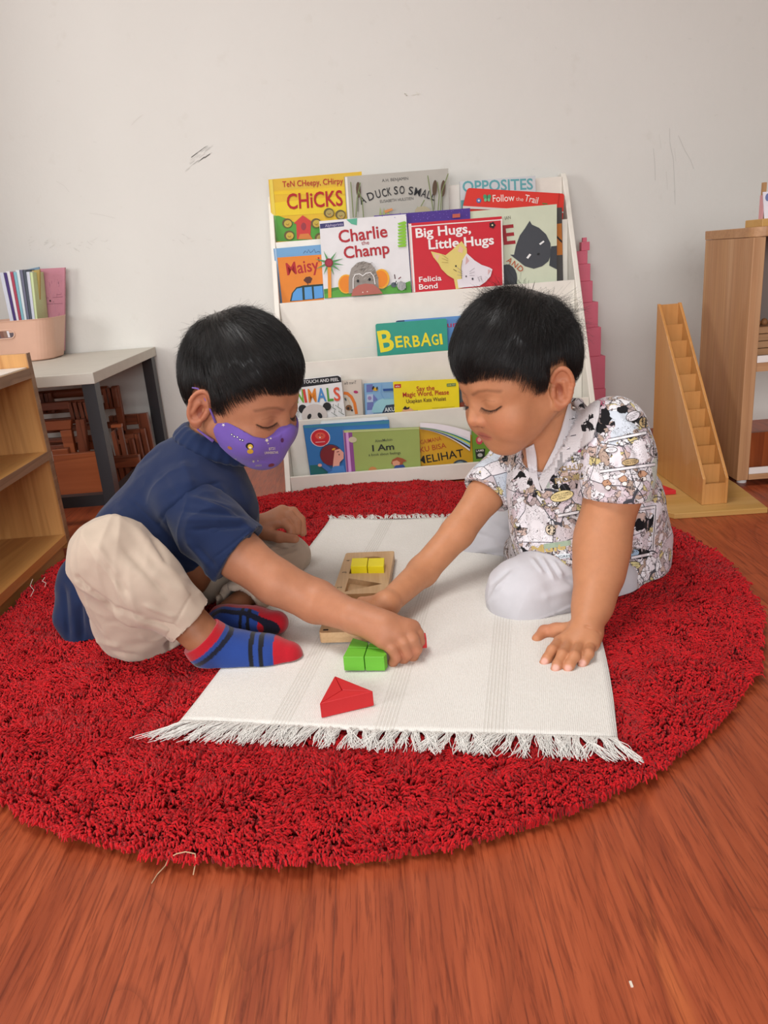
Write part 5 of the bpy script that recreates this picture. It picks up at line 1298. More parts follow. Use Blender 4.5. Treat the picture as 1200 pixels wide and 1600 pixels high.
# ---- navy polo shirt
NV = '1b294b'
cuffd = (armR[1][0]-armR[0][0]); cuffd = cuffd/np.linalg.norm(cuffd)
cuffp = PX(372, 870, 1.105)
shirt = chain([PX(326, 700, 1.25, 44), PX(300, 762, 1.245, 78), PX(245, 850, 1.225, 90), PX(196, 925, 1.215, 92)], .03)
shirt += [('+', RC(*[q for q in (PX(300, 772, 1.18), PX(345, 770, 1.32))], .052, .045), .03)]          # across the shoulders
shirt += [('+', EL(PX(345, 800, 1.22), (.062, .075, .075)), .03)]                                          # chest
shirt += chain([PX(345, 765, 1.33, 42), PX(362, 812, 1.36, 36)], .02)
shirt += chain([PX(298, 790, 1.165, 52), PX(318, 812, 1.15, 48)], .022)
shirt += chain([PX(175, 870, 1.24, 56), PX(128, 912, 1.19, 34), PX(112, 965, 1.16, 26), PX(127, 1012, 1.135, 13)], .02)  # tail
hem = PX(286, 895, 1.15)
F = Field(*[b for b in bounds(shirt)], .0024)
for o in shirt: F.add(o[1], o[2])
def sleeve(pts, cp, cn, arm, gap=.003, k=.02):
    ops = chain(pts, k); F = Field(*bounds(ops), .0022)
    for o in ops: F.add(o[1], o[2])
    F.cut(cp, cn)
    for a, b in zip(arm[:-1], arm[1:]): F.sub(RC(a[0], b[0], a[1]+gap, b[1]+gap), .002)
    return F.mesh(2)
slP, slQ = sleeve([PX(302, 792, 1.155, 49), PX(327, 824, 1.130, 52), PX(372, 866, 1.107, 51), PX(400, 890, 1.095, 49)], PX(369, 869, 1.105), PX(440, 925, 1.085)-PX(345, 848, 1.115), [PX(345, 832, 1.117, 37), armR[1], armR[2]])
# lower hem: the shirt front ends above the lap
F.cut(PX(300, 893, 1.12), np.array([.35, -.15, -1.0]), PX(262, 960, 1.05), PX(480, 780, 1.40))
F.sub(RC(HA.w((-.02, 0, -.03)), PX(325, 700, 1.25), .047, .046), .006)
P, Q = F.mesh(2); N = vnormals(P, Q)
P = folds(P, N, [(PX(250, 850, 1.12), PX(300, 775, 1.13), .006, -.0035), (PX(300, 775, 1.13), PX(345, 760, 1.15), .006, -.0025), (PX(240, 880, 1.12), PX(330, 890, 1.12), .010, .004),
    (PX(300, 800, 1.10), PX(375, 815, 1.10), .007, .003), (PX(310, 830, 1.08), PX(390, 835, 1.09), .006, -.003), (PX(305, 850, 1.08), PX(330, 885, 1.07), .006, .003), (PX(325, 735, 1.2), PX(290, 800, 1.12), .010, .003),
    (PX(200, 800, 1.17), PX(245, 865, 1.13), .012, .004), (PX(225, 780, 1.17), PX(262, 840, 1.13), .012, -.003), (PX(105, 930, 1.19), PX(120, 1010, 1.16), .006, -.003), (PX(335, 800, 1.1), PX(355, 860, 1.08), .005, -.002)])
P = P+vnormals(P, Q)*(vnoise(P, 20, 3)*.0032+vnoise(P, 55, 4)*.0009)[:, None]
P = wrinkle(P, Q, PX(200, 930, 1.15)-PX(320, 760, 1.2), 16, .0075, 31); P = wrinkle(P, Q, [1, 0, .25], 34, .0028, 33)
P = garment_folds(P, Q, polyfold([(245, 822), (257, 804), (285, 778), (312, 761), (345, 753)], 3, -2.2)+[(210, 722, 262, 674, 6, 2.5), (205, 735, 250, 700, 5, -2), (178, 793, 249, 850, 7, 4), (200, 780, 262, 838, 5, -3.5), (165, 815, 215, 858, 6, -3), (230, 845, 262, 880, 5, -3), (285, 720, 300, 760, 8, 3), (250, 740, 275, 780, 7, -2.5), (99, 915, 107, 1001, 4, -4), (112, 915, 118, 1000, 5, 3.5), (124, 923, 129, 1005, 4, -4), (262, 885, 330, 893, 5, 4), (268, 868, 310, 880, 5, -3)])
P[:, 2] = np.maximum(P[:, 2], .021)
C = np.tile(np.array(L(NV))[:3], (len(P), 1))
slP = folds(slP, vnormals(slP, slQ), [(a_, b_, w_, q_*1.5) for a_, b_, w_, q_ in [(PX(300, 800, 1.10), PX(375, 815, 1.10), .007, .003), (PX(310, 830, 1.08), PX(390, 835, 1.09), .006, -.003), (PX(305, 850, 1.08), PX(330, 885, 1.07), .006, .003), (PX(335, 800, 1.1), PX(355, 860, 1.08), .005, -.002), (PX(326, 890, 1.07), PX(398, 828, 1.09), .0025, -.0012), (PX(330, 790, 1.1), PX(395, 850, 1.09), .008, .0025)]])
slP = slP+vnormals(slP, slQ)*(vnoise(slP, 28, 3)*.0014)[:, None]
slP = wrinkle(slP, slQ, PX(400, 890, 1.1)-PX(330, 800, 1.13), 26, .0045, 37); slP = wrinkle(slP, slQ, [0, 0, 1], 45, .002, 38)
slP = garment_folds(slP, slQ, [(292, 777, 372, 797, 5, 3.5), (282, 797, 385, 806, 4, -3.5), (285, 812, 392, 812, 5, 3), (296, 828, 388, 822, 4, -3.5), (290, 842, 330, 885, 6, 3.5), (304, 852, 336, 885, 4, -3), (340, 770, 385, 790, 5, -2.5), (333, 873, 397, 823, 1.8, -1.5)])
P, Q, C = join([(P, Q, C), (slP, slQ, np.array(L(NV)))])
np_mesh('shirt', P, Q, M_cloth, boyA, C)
# collar band standing round the neck
cen = PX(336, 694, 1.252)
ax = PX(352, 655, 1.25)-PX(318, 755, 1.245); ax /= np.linalg.norm(ax); e1 = np.cross(ax, [0, 1, 0]); e1 /= np.linalg.norm(e1); e2 = np.cross(ax, e1)
cops = []
ring = [cen+e1*math.cos(a)*.053+e2*math.sin(a)*.052 for a in np.linspace(0, 2*PI, 25)]
for a, b in zip(ring[:-1], ring[1:]):
    o_ = (a+b)/2-cen; o_ = o_/np.linalg.norm(o_)*.006
    cops.append(('+', RC(a+ax*.012, b+ax*.012, .0050, .0050), .006)); cops.append(('+', RC(a+ax*.004+o_*.6, b+ax*.004+o_*.6, .0058, .0058), .008)); cops.append(('+', RC(a-ax*.006+o_*1.4, b-ax*.006+o_*1.4, .0060, .0060), .008))
lo, hi = bounds(cops); P, Q = fieldmesh(lo, hi, .0022, cops, 2)
np_mesh('collar', P, Q, M_cloth, boyA, np.tile(np.array(L('1b2a4c'))[:3], (len(P), 1)))
# ---- beige trousers
tr = chain([PX(228, 935, 1.20, 84), PX(215, 958, 1.15, 74)], .02)
tr += chain([(PX(222, 958, 1.10), .070), (PX(178, 880, 1.055), .062)], .02)                                   # near thigh folded up
tr += chain([PX(174, 866, 1.04, 58), PX(228, 912, 1.03, 55), PX(302, 974, 1.025, 42)], .02)                    # near shin
tr += chain([(PX(225, 968, 1.11), .068), (PX(262, 965, 1.14), .058)], .02)
tr += chain([(PX(250, 915, 1.24), .070), (PX(380, 880, 1.36), .055), (PX(446, 868, 1.395), .0445)], .02)
tr += chain([(PX(448, 876, 1.385), .044), (PX(400, 925, 1.24), .040), (PX(372, 945, 1.18), .036)], .015)
F = Field(*bounds(tr), .0024)
for o in tr: F.add(o[1], o[2])
nn = PX(330, 1000, 1.03)-PX(250, 935, 1.03); nn /= np.linalg.norm(nn); pc = PX(297, 972, 1.026)
F.cut(pc, nn, pc-np.array([.05, .06, .06]), pc+np.array([.08, .045, .07]))
F.sub(RC(PX(262, 938, 1.03), ankR[0], .036, .0365), .003)
nn2 = PX(340, 975, 1.1)-PX(410, 915, 1.24); nn2 /= np.linalg.norm(nn2); pc2 = PX(375, 943, 1.18)
F.cut(pc2, nn2, pc2-np.array([.03, .07, .05]), pc2+np.array([.05, .04, .03])); F.sub(RC(PX(400, 920, 1.24), PX(350, 968, 1.13), .031, .031), .002)
P, Q = F.mesh(2); N = vnormals(P, Q)
fl = [(PX(135, 880, 1.0), PX(175, 960, 1.0), .006, -.004), (PX(150, 905, 1.0), PX(215, 985, 1.0), .008, .004), (PX(165, 850, .98), PX(215, 900, .98), .010, .003), (PX(195, 830, .98), PX(250, 900, .98), .008, -.003),
      (PX(245, 900, 1.0), PX(300, 940, 1.0), .007, .003), (PX(215, 960, .98), PX(285, 1000, .98), .006, -.0025), (PX(160, 900, .99), PX(185, 1000, 1.0), .006, -.004), (PX(300, 900, 1.17), PX(350, 930, 1.15), .008, .004), (PX(320, 895, 1.17), PX(380, 905, 1.2), .006, -.004),
      (PX(345, 905, 1.17), PX(400, 880, 1.3), .007, .004), (PX(400, 850, 1.33), PX(440, 880, 1.34), .006, -.003), (PX(410, 870, 1.31), PX(455, 850, 1.35), .005, .003), (PX(180, 1015, 1.02), PX(260, 1010, 1.03), .01, -.003), (PX(262, 935, 1.0), PX(283, 998, 1.0), .003, -.0012)]
P = folds(P, N, [(a, b, w, q*1.6) for a, b, w, q in fl]); P = P+vnormals(P, Q)*(vnoise(P*np.array([1, 1, .6]), 24, 9)*.0036+vnoise(P, 60, 8)*.0009)[:, None]
P = wrinkle(P, Q, PX(300, 974, 1.02)-PX(174, 866, 1.04), 20, .0060, 41); P = wrinkle(P, Q, [0, .3, 1], 36, .0030, 43)
P = garment_folds(P, Q, polyfold([(117, 900), (140, 922), (178, 950), (225, 968), (276, 982)], 4, -4.5)+polyfold([(122, 905), (134, 950), (158, 992)], 4, -4)+polyfold([(131, 985), (155, 1016), (218, 1026)], 4, -3)+[(210, 825, 300, 932, 7, 3.5), (190, 850, 265, 935, 6, -3), (150, 850, 185, 905, 6, 3), (165, 880, 200, 930, 5, -3), (298, 930, 259, 998, 1.8, -1.6), (233, 828, 262, 885, 5, -3.5), (225, 945, 275, 965, 4, 3), (288, 903, 356, 891, 5, 4), (300, 912, 359, 903, 4, -3.5), (304, 923, 359, 938, 5, 3.5), (363, 923, 414, 938, 4, -3), (426, 848, 458, 844, 3, 2.5), (425, 858, 462, 850, 3, -3), (430, 875, 468, 860, 3, 3), (405, 868, 440, 895, 5, -3), (140, 1000, 190, 1010, 4, 3)])
P[:, 2] = np.maximum(P[:, 2], .020)
np_mesh('trousers', P, Q, M_cloth, boyA, np.tile(np.array(L('c6b4a2'))[:3], (len(P), 1)))
# ---- socks
def sock(pts, k, sole, stripes, cuffn, name, h=.0016, tz=2.0):
    ops = chain(pts, k); F = Field(*bounds(ops), h)
    for o in ops: F.add(o[1], o[2])
    F.cut(*cuffn)
    P, Q = F.mesh(2); N = vnormals(P, Q); P = P+N*(vnoise(P, 60, 2)*.0008)[:, None]
    P[:, 2] = np.maximum(P[:, 2], .024)
    # position along the foot
    C = np.tile(np.array(L('25428a'))[:3], (len(P), 1)); d = pts[-1][0]-pts[1][0]; ln = np.linalg.norm(d); t = ((P-pts[1][0])@d)/ln**2
    t = t+(P[:, 2]-pts[1][0][2])*tz
    def put(mk, col): C[mk] = np.array(L(col))[:3]
    for a, b in stripes: put((t > a) & (t < b), '15161e')
    put(t > sole, 'b81626')
    cd = (P-cuffn[0])@(cuffn[1]/np.linalg.norm(cuffn[1])); put(cd > -.013, 'b81626'); put((cd < -.019) & (cd > -.026), '17182a')
    return np_mesh(name, P, Q, M_knit, boyA, C)
ft = [PX(308, 985, 1.025, 31), PX(324, 1004, 1.028, 32), PX(336, 1014, 1.033, 31), PX(375, 1020, 1.03, 31), PX(418, 1024, 1.025, 29), PX(452, 1023, 1.02, 21)]
ft += []
sock(ft, .02, .80, [(.52, .575), (.63, .69)], (PX(322, 988, 1.025), PX(280, 955, 1.025)-PX(345, 1015, 1.03), PX(322, 988, 1.025)-.05, PX(322, 988, 1.025)+.06), 'sock')
ft = [PX(348, 966, 1.135, 22), PX(360, 972, 1.12, 24), PX(392, 972, 1.11, 22), PX(432, 973, 1.10, 19)]
sock(ft, .02, .72, [(.35, .42), (.50, .57)], (PX(350, 962, 1.135), PX(400, 915, 1.24)-PX(350, 968, 1.13), PX(350, 962, 1.13)-.05, PX(350, 962, 1.13)+.05), 'sock', tz=0.0)
# ---- purple mask
F = Field((-.02, -.09, -.12), (.13, .09, .03), .0014)
F.add(EL((.035, 0, .004), (.0585, .0630, .078))); F.add(EL((.040, 0, -.028), (.053, .0565, .050)), .015)
F.add(RC((.0895, 0, -.010), (.074, 0, -.055), .0205, .0190), .02)
for y in (-1, 1): F.add(EL((.056, .031*y, -.027), (.033, .0320, .033)), .018); F.add(RC((.006, .050*y, -.026), (.056, .013*y, -.062), .0210, .0190), .02)
F.add(EL((.060, 0, -.060), (.026, .024, .021)), .02)
def mcut(X, Y, Z):
    X, Y, Z = np.broadcast_arrays(X, Y, Z); a = np.abs(Y)
    top = np.interp(a, [0, .010, .022, .036, .052, .066], [.004, .001, -.009, -.0150, -.0120, -.002])
    d1 = (Z-top)*.8; d2 = .030-X-.0-(a-.05)*.0
    d2 = (.016+.30*np.abs(Z+.022)-X)*.9
    d3 = (-.088+.25*(.09-X)-Z)*.8
    return -np.maximum(np.maximum(d1, d2), d3)
V3 = F.V; G = (F.ax[0][:, None, None], F.ax[1][None, :, None], F.ax[2][None, None, :]); F.V = np.maximum(V3, -mcut(*G)).astype(np.float32)
P, Q = F.mesh(2); N = vnormals(P, Q)
P = folds(P, N, [((.06, -.06, -.035), (.10, -.02, -.030), .003, -.0006), ((.05, -.06, -.05), (.09, -.02, -.062), .003, .0008)])
mask = np_mesh('face_mask', HA.w(P), Q, M_cloth, boyA, np.tile(np.array(L('7a5fb8'))[:3], (len(P), 1)))
m = MB(); pts = [HA.w(p) for p in ((.018, -.067, -.012), (.008, -.071, .006), (-.003, -.076, .024), (-.012, -.080, .033), (-.022, -.080, .030))]
m.tube(pts, [.0022, .0016, .0014, .0014, .0012], 6, L('7e62b6'))
pts = [HA.w(p) for p in ((.016, -.064, -.044), (.006, -.068, -.040), (-.006, -.074, -.033), (-.016, -.078, -.022))]
m.tube(pts, [.0030, .0020, .0015, .0013], 6, L('7e62b6')); m.build('ear_loop', M_cloth, mask, smooth=True)
bv = bvh_of(mask); pl = []
def star(x, y, r, col): pl.append(([(x+(r if k % 2 == 0 else r*.4)*math.cos(k*PI/5+.3), y+(r if k % 2 == 0 else r*.4)*math.sin(k*PI/5+.3)) for k in range(10)], col))
star(417, 688, 3.6, 'efe6c8'); star(423, 685, 2, 'efe6c8'); star(419, 693, 1.6, 'efe6c8'); star(349, 664, 3, 'e8e0e8'); star(396, 721, 2.6, 'cfc7b0'); star(403, 720, 1.6, 'cfc7b0'); star(368, 718, 2.4, 'b8b0a0')
for k, (x, y) in enumerate(((362, 679), (366, 682), (371, 683), (375, 687), (379, 688))): pl.append((ell_poly(x, y, 1.9, 1.9, n=8), '2a2440')); pl.append((ell_poly(x, y, 1.1, 1.1, n=8), 'f0eef6'))
pl.append((ell_poly(390, 697, 6.2, 5.2, 10), '2a2228')); pl.append((ell_poly(391, 698, 4, 3.8, 10), 'e8c04a')); pl.append((ell_poly(391, 699.5, 1.8, 1.6), 'f4eedc')); pl.append((ell_poly(391, 705.5, 5, 3.6), 'd8a632'))
pl.append((ell_poly(383, 673, 3.2, 2.6, 30), '8a3a5a')); pl.append((ell_poly(382, 672, 1.8, 1.4, 30), 'c07aa8')); pl.append((ell_poly(441, 688, 2.4, 3.6), '5a2a5a')); pl.append((ell_poly(359, 700, 4, 2.2, 30), 'b8763a')); pl.append((ell_poly(424, 727, 5, 2.6, -15), '7a2a3a'))
pl += text_polys('BT21', 420.5, 703.5, 430, 702.5, 4.2, 'e6dccb', .012); pl += text_polys('UNIVERSTAR', 413.5, 709.5, 435, 708.5, 3.8, 'e6dccb', .014); pl += text_polys('UNIVERSTAR', 399, 729, 409, 728.5, 3, 'b8ac9c', .01)
dm = drape(bv, pl, .0006, 3.0); dm.build('mask_print', M_cloth, mask)
# ================================================================== BOY AT THE RIGHT (comic print shirt)
SKB = 'c48862'
HB = Head(Rm(206.0, 17.0, 1.8), (.235, 1.207, .366), 1.068)
HLB = (.058, .036, -.022)
boyB = thing('person', 'boy in a comic-print shirt and white trousers leaning on his left hand', 'person', tuple(PX(930, 950, 1.25)*np.array([1, 1, 0])))
neckB = PX(868, 735, 1.235)
hp, hq, hc = head_field(HB, neckB, .046, SKB, 36, 14, HLB)
# planted left arm
armN = [PX(960, 690, 1.155, 42), PX(957, 775, 1.125, 37), PX(942, 836, 1.100, 36.5), PX(939, 868, 1.080, 34), PX(935, 902, 1.058, 30), PX(926, 945, 1.025, 24.5), PX(916, 976, .995, 23)]
wr = armN[-1]
ops = chain(armN, .03)
kn = [PZ(875, 1003, .030, 10), PZ(889, 1008, .031, 10), PZ(905, 1010, .031, 10), PZ(922, 1009, .029, 9.5)]
for q in kn: ops += [('+', RC(wr[0]+(q[0]-wr[0])*.15+np.array([0, 0, -.008]), q[0], .0165, q[1]*1.05), .010)]
ops += [('+', RC(PZ(928, 990, .034), PZ(925, 1004, .030), .013, .011), .01)]
FN = [[kn[0], PZ(863, 1016, .034, 8.8), PZ(855, 1029, .028, 8.2), PZ(850, 1036, .0235, 7.4)],
      [kn[1], PZ(879, 1023, .036, 8.8), PZ(871, 1038, .029, 8.2), PZ(867.5, 1046, .0235, 7.4)],
      [kn[2], PZ(898, 1025, .036, 8.8), PZ(890, 1039, .029, 8.2), PZ(887, 1046, .0235, 7.4)],
      [kn[3], PZ(920, 1021, .034, 8.2), PZ(913, 1032, .028, 7.6), PZ(909, 1039, .0235, 6.8)]]
THN = [PZ(893, 984, .036, 13), PZ(869, 985, .031, 11), PZ(851, 987, .027, 9.5), PZ(839, 998, .024, 8)]
for f in FN: ops += chain(f, .0025)
ops += chain(THN, .006)
nails = [(f[3][0]+np.array([0, -.003, .004]), np.array([0, -.45, .9]), .0058) for f in FN]
reds = [(f[3][0], .009, .30) for f in FN]+[(f[1][0], .007, .15) for f in FN]+[(THN[2][0], .02, .35)]
cre = [(PX(893, 968, .975), PX(940, 990, .975), .0018, -.0024)]
for f in FN: cre += [(f[1][0]+np.array([-.006, -.002, .006]), f[1][0]+np.array([.006, -.002, .006]), .0011, -.0005), (f[2][0]+np.array([-.006, -.003, .006]), f[2][0]+np.array([.006, -.003, .006]), .0010, -.0004)]
aN = arm_mesh(ops, SKB, reds, nails, cre, h=.0013)
# reaching right arm
wf = PZ(604, 944, .060, 19)
armF = [PX(783, 745, 1.325, 27), PX(757, 775, 1.29, 27.5), PX(715, 832, 1.245, 25), PX(660, 893, 1.20, 23), wf]
ops = chain(armF, .012)
kf = [PZ(566, 944, .050, 11), PZ(566, 955, .048, 11), PZ(568, 965, .046, 11), PZ(573, 973, .044, 10)]
for q in kf: ops += [('+', RC(wf[0], q[0], .0165, q[1]*1.05), .010)]
for i, q in enumerate(kf):
    dx = np.array([-.010, .000, -.004]); ops += chain([q, (q[0]+dx, .0082), (q[0]+dx+np.array([-.004, -.004, -.016]), .0072)], .003)
ops += chain([PZ(592, 960, .045, 11), PZ(584, 972, .036, 9), PZ(580, 979, .030, 7)], .006)
aF = arm_mesh(ops, SKB, h=.0015)
torso = chain([(neckB, .046), PX(890, 790, 1.25, 62), PX(935, 880, 1.28, 66)], .03)
torso += chain([PX(805, 750, 1.33, 24), PX(880, 730, 1.26, 46), PX(955, 700, 1.18, 38)], .03)
torso += [('+', RC(PX(845, 745, 1.235), PX(858, 790, 1.25), .036, .036), .03)]
lo, hi = bounds(torso); P, Q = fieldmesh(lo, hi, .0026, torso, 1)
bodyV, bodyF, bodyC = join([(HB.w(hp), hq, hc), aN, aF, (P, Q, np.array(L('b07a5a')))])
np_mesh('body', bodyV, bodyF, M_skin, boyB, bodyC)
V, Fc, Pc, Qc = hair_geo(HB, *HLB, 11, crown=(-.052, .010), lens=(.038, .047), spike=.055)
lv, lf = lashes(HB, hp)
hv, hf, hcx = join([(HB.w(V), Fc, (0.01, .01, .01)), (HB.w(Pc), Qc, (0.01, .01, .01)), (HB.w(lv), lf, (.01, .01, .01))])
np_mesh('hair', hv, hf, M_hair, boyB, hcx)
# ---- comic print shirt
sh = chain([PX(905, 720, 1.23, 70), PX(935, 790, 1.26, 92), PX(962, 855, 1.275, 80), PX(968, 880, 1.26, 66)], .035)
sh += chain([PX(800, 742, 1.33, 40), PX(880, 718, 1.265, 62), PX(950, 690, 1.19, 52)], .035)
sh += [('+', RC(PX(845, 770, 1.24), PX(862, 840, 1.25), .060, .062), .03)]
sh += chain([PX(958, 668, 1.175, 48), PX(964, 700, 1.16, 46)], .02)
sh += chain([PX(985, 860, 1.25, 50), PX(1005, 895, 1.22, 22), PX(1013, 916, 1.205, 4)], .02)                               # hem tail
sh += chain([PX(860, 830, 1.27, 60), PX(822, 862, 1.31, 36)], .02)
sh += chain([PX(900, 850, 1.22, 50), PX(955, 905, 1.20, 50)], .02)
sh += chain([PX(845, 838, 1.20, 44), PX(905, 858, 1.14, 40)], .03)
F = Field(*bounds(sh), .0024)
for o in sh: F.add(o[1], o[2])
# V opening at the neck and lower hem
F.sub(RC(HB.w((-.02, 0, -.03)), neckB, .049, .049), .006)
F.sub(RC(PX(850, 700, 1.13), PX(846, 772, 1.165), .024, .004), .006)
P, Q = F.mesh(2); N = vnormals(P, Q)
fl = [(PX(940, 650, 1.1), PX(925, 720, 1.1), .008, -.004), (PX(925, 720, 1.1), PX(930, 800, 1.12), .010, -.005), (PX(980, 640, 1.12), PX(1010, 720, 1.15), .010, .003), (PX(870, 780, 1.16), PX(900, 860, 1.17), .010, .004), (PX(850, 800, 1.16), PX(880, 880, 1.18), .008, -.004),
      (PX(1000, 760, 1.18), PX(985, 860, 1.18), .010, .004), (PX(1020, 740, 1.2), PX(1010, 850, 1.2), .010, -.004), (PX(800, 740, 1.26), PX(820, 830, 1.24), .008, .004), (PX(780, 760, 1.27), PX(800, 830, 1.27), .007, -.004), (PX(940, 740, 1.09), PX(985, 735, 1.09), .006, -.002),
      (PX(960, 800, 1.19), PX(930, 880, 1.17), .010, .003), (PX(1000, 870, 1.2), PX(1012, 915, 1.19), .005, -.003)]
P = wrinkle(P, Q, [.2, 0, 1], 18, .0065, 51); P = folds(P, vnormals(P, Q), fl); P = P+vnormals(P, Q)*(vnoise(P, 24, 13)*.0024+vnoise(P, 65, 14)*.0007)[:, None]
P = garment_folds(P, Q, [(1008, 760, 998, 880, 5, 3.5), (1022, 780, 1010, 895, 4, -3.5), (985, 800, 975, 880, 6, 3), (870, 785, 885, 850, 5, 3.5), (858, 790, 868, 860, 4, -3), (905, 800, 892, 862, 5, -3), (845, 800, 850, 860, 5, 3), (800, 760, 812, 840, 5, 3), (812, 765, 826, 840, 4, -3), (790, 800, 800, 850, 5, -3), (900, 740, 925, 800, 6, 3), (955, 885, 1000, 900, 5, -3), (1000, 870, 1010, 910, 3, 3)])
P[:, 2] = np.maximum(P[:, 2], .022)
s1, q1 = sleeve([PX(962, 672, 1.170, 50), PX(966, 715, 1.145, 53), PX(962, 765, 1.128, 53), PX(956, 800, 1.115, 52)], PX(958, 777, 1.125), np.array([-.10, -.12, -1.0]), [PX(958, 735, 1.14, 38), armN[1], armN[2]], .004)
s1 = folds(s1, vnormals(s1, q1), [(PX(935, 700, 1.09), PX(990, 690, 1.09), .006, -.002), (PX(945, 735, 1.09), PX(935, 775, 1.09), .006, .002), (PX(985, 720, 1.1), PX(980, 775, 1.1), .007, -.002)]); s1 = s1+vnormals(s1, q1)*(vnoise(s1, 26, 5)*.0016)[:, None]
s1 = garment_folds(s1, q1, [(935, 650, 925, 735, 3, -3), (960, 645, 1008, 690, 6, 3.5), (952, 660, 995, 705, 5, -3), (990, 690, 1010, 760, 5, -3), (940, 700, 950, 770, 5, 3), (965, 720, 970, 772, 4, -3), (928, 770, 988, 768, 1.8, -1.5)])
s2, q2 = sleeve([PX(800, 728, 1.335, 42), PX(770, 760, 1.30, 38), PX(738, 792, 1.275, 37)], PX(759, 773, 1.29), PX(715, 832, 1.245)-PX(770, 760, 1.30), [PX(785, 738, 1.33, 30), armF[1], armF[2]], .004)
P, Q, _c = join([(P, Q, (1, 1, 1)), (s1, q1, (1, 1, 1)), (s2, q2, (1, 1, 1))])
shirtB = np_mesh('shirt', P, Q, M_comic, boyB, np.ones((len(P), 3)))
# ---- white trousers
tr = chain([PX(950, 880, 1.27, 76), PX(905, 870, 1.30, 66)], .03)
tr += chain([PX(935, 905, 1.20, 62), PX(870, 915, 1.165, 66), PX(820, 930, 1.135, 62)], .025)
tr += chain([PX(822, 945, 1.135, 46), PX(890, 945, 1.18, 44), PX(965, 915, 1.25, 42)], .02)
tr += chain([PX(890, 860, 1.34, 62), PX(820, 848, 1.39, 52), PX(762, 845, 1.42, 42), PX(732, 862, 1.42, 26), PX(715, 872, 1.42, 17)], .025)
F = Field(*bounds(tr), .0019)
for o in tr: F.add(o[1], o[2])
P, Q = F.mesh(2); N = vnormals(P, Q)
seam = [PX(785, 986, 1.06), PX(830, 975, 1.07), PX(870, 958, 1.09), PX(905, 940, 1.12)]
fl = [(a, b, .0022, .0022) for a, b in zip(seam[:-1], seam[1:])]
for x, y in ((805, 985), (825, 980), (848, 970), (870, 965)): fl.append((PX(x, y, 1.07), PX(x+7, y+14, 1.08), .003, .0016))
fl += [(PX(830, 875, 1.10), PX(842, 900, 1.08), .004, .0022), (PX(845, 872, 1.10), PX(865, 905, 1.08), .004, .0018), (PX(800, 890, 1.08), PX(775, 930, 1.06), .006, .0018), (PX(790, 905, 1.07), PX(765, 950, 1.06), .005, -.0015),
       (PX(740, 850, 1.35), PX(820, 835, 1.33), .008, .003), (PX(735, 880, 1.36), PX(800, 872, 1.34), .006, -.003), (PX(760, 830, 1.36), PX(800, 860, 1.34), .006, .002), (PX(880, 890, 1.1), PX(905, 930, 1.1), .006, -.002)]
P = wrinkle(P, Q, PX(900, 900, 1.2)-PX(815, 930, 1.13), 22, .0042, 61); P = folds(P, vnormals(P, Q), [(a_, b_, w_, q_*1.9) for a_, b_, w_, q_ in fl]); P = P+vnormals(P, Q)*(vnoise(P, 26, 19)*.0020+vnoise(P, 70, 18)*.0005)[:, None]
P = garment_folds(P, Q, polyfold([(783, 984), (800, 980), (830, 972), (870, 957), (908, 940)], 1.8, 2.2)+[(779, 972, 792, 990, 2.5, -2.5), (797, 981, 806, 992, 2.2, 2.4), (803, 980, 811, 991, 2, -2), (818, 976, 828, 988, 2.2, 2.4), (842, 969, 851, 980, 2.2, 2.4), (866, 960, 871, 973, 2.2, 2.6),
    (830, 872, 848, 896, 2.5, 3), (838, 870, 856, 896, 2.2, -2.5), (846, 870, 866, 906, 2.5, 3), (856, 874, 874, 902, 2.2, -2.4), (864, 876, 880, 900, 2.4, 2.6), (803, 893, 772, 925, 4, 2.6), (796, 890, 765, 915, 3, -2), (784, 910, 760, 945, 3.5, 2.2), (870, 900, 905, 912, 5, -3), (845, 935, 900, 918, 7, 2.5),
    (745, 860, 812, 846, 5, 3.5), (740, 868, 800, 862, 3.5, -3), (712, 882, 775, 870, 4, 3), (742, 832, 775, 843, 4, -2.5), (765, 815, 800, 835, 5, 3), (930, 925, 965, 905, 4, -3), (915, 940, 960, 925, 4, 2.5)])
P[:, 2] = np.maximum(P[:, 2], .022)
np_mesh('trousers', P, Q, cloth_mat('white_twill', .75, 1500, .1, .0001, .3), boyB, np.tile(np.array(L('cdcbd0'))[:3], (len(P), 1)))

# ---- collar, undershirt and printed figures laid on the shirt
inner = Field(*bounds(chain([PX(845, 745, 1.235, 40), PX(858, 800, 1.25, 46)], .01), .02), .0025)
for o in chain([PX(847, 752, 1.232, 38), PX(858, 800, 1.245, 42)], .01): inner.add(o[1], o[2])
inner.cut(PX(848, 748, 1.2), np.array([.1, -.2, 1.0])); P, Q = inner.mesh(1)
np_mesh('undershirt', P, Q, M_cloth, boyB, np.tile(np.array(L('cfc9c6'))[:3], (len(P), 1)))
bodyB = [c for c in boyB.children if c.name.startswith('body')][0]
bv = bvh_of(shirtB, bodyB)
def flap(poly, off, col, name):
    m = drape(bv, [(poly, col)], off, 4.0); o = m.build(name, M_lap, boyB); sd = o.modifiers.new('s', 'SOLIDIFY'); sd.thickness = .0022; sd.offset = 0; return o
M_lap = cloth_mat('collar_cotton', .8, 1300, .1, .0001)
cps = chain([(HB.w((-.078, -.020, -.066)), .007), (HB.w((-.076, .012, -.066)), .0075), (HB.w((-.062, .042, -.072)), .0075), (HB.w((-.036, .057, -.084)), .0070), (HB.w((-.006, .056, -.102)), .006)], .004)
lo, hi = bounds(cps); P, Q = fieldmesh(lo, hi, .0022, cps, 2)
np_mesh('collar_stand', P, Q, M_comic, boyB, np.ones((len(P), 3)))
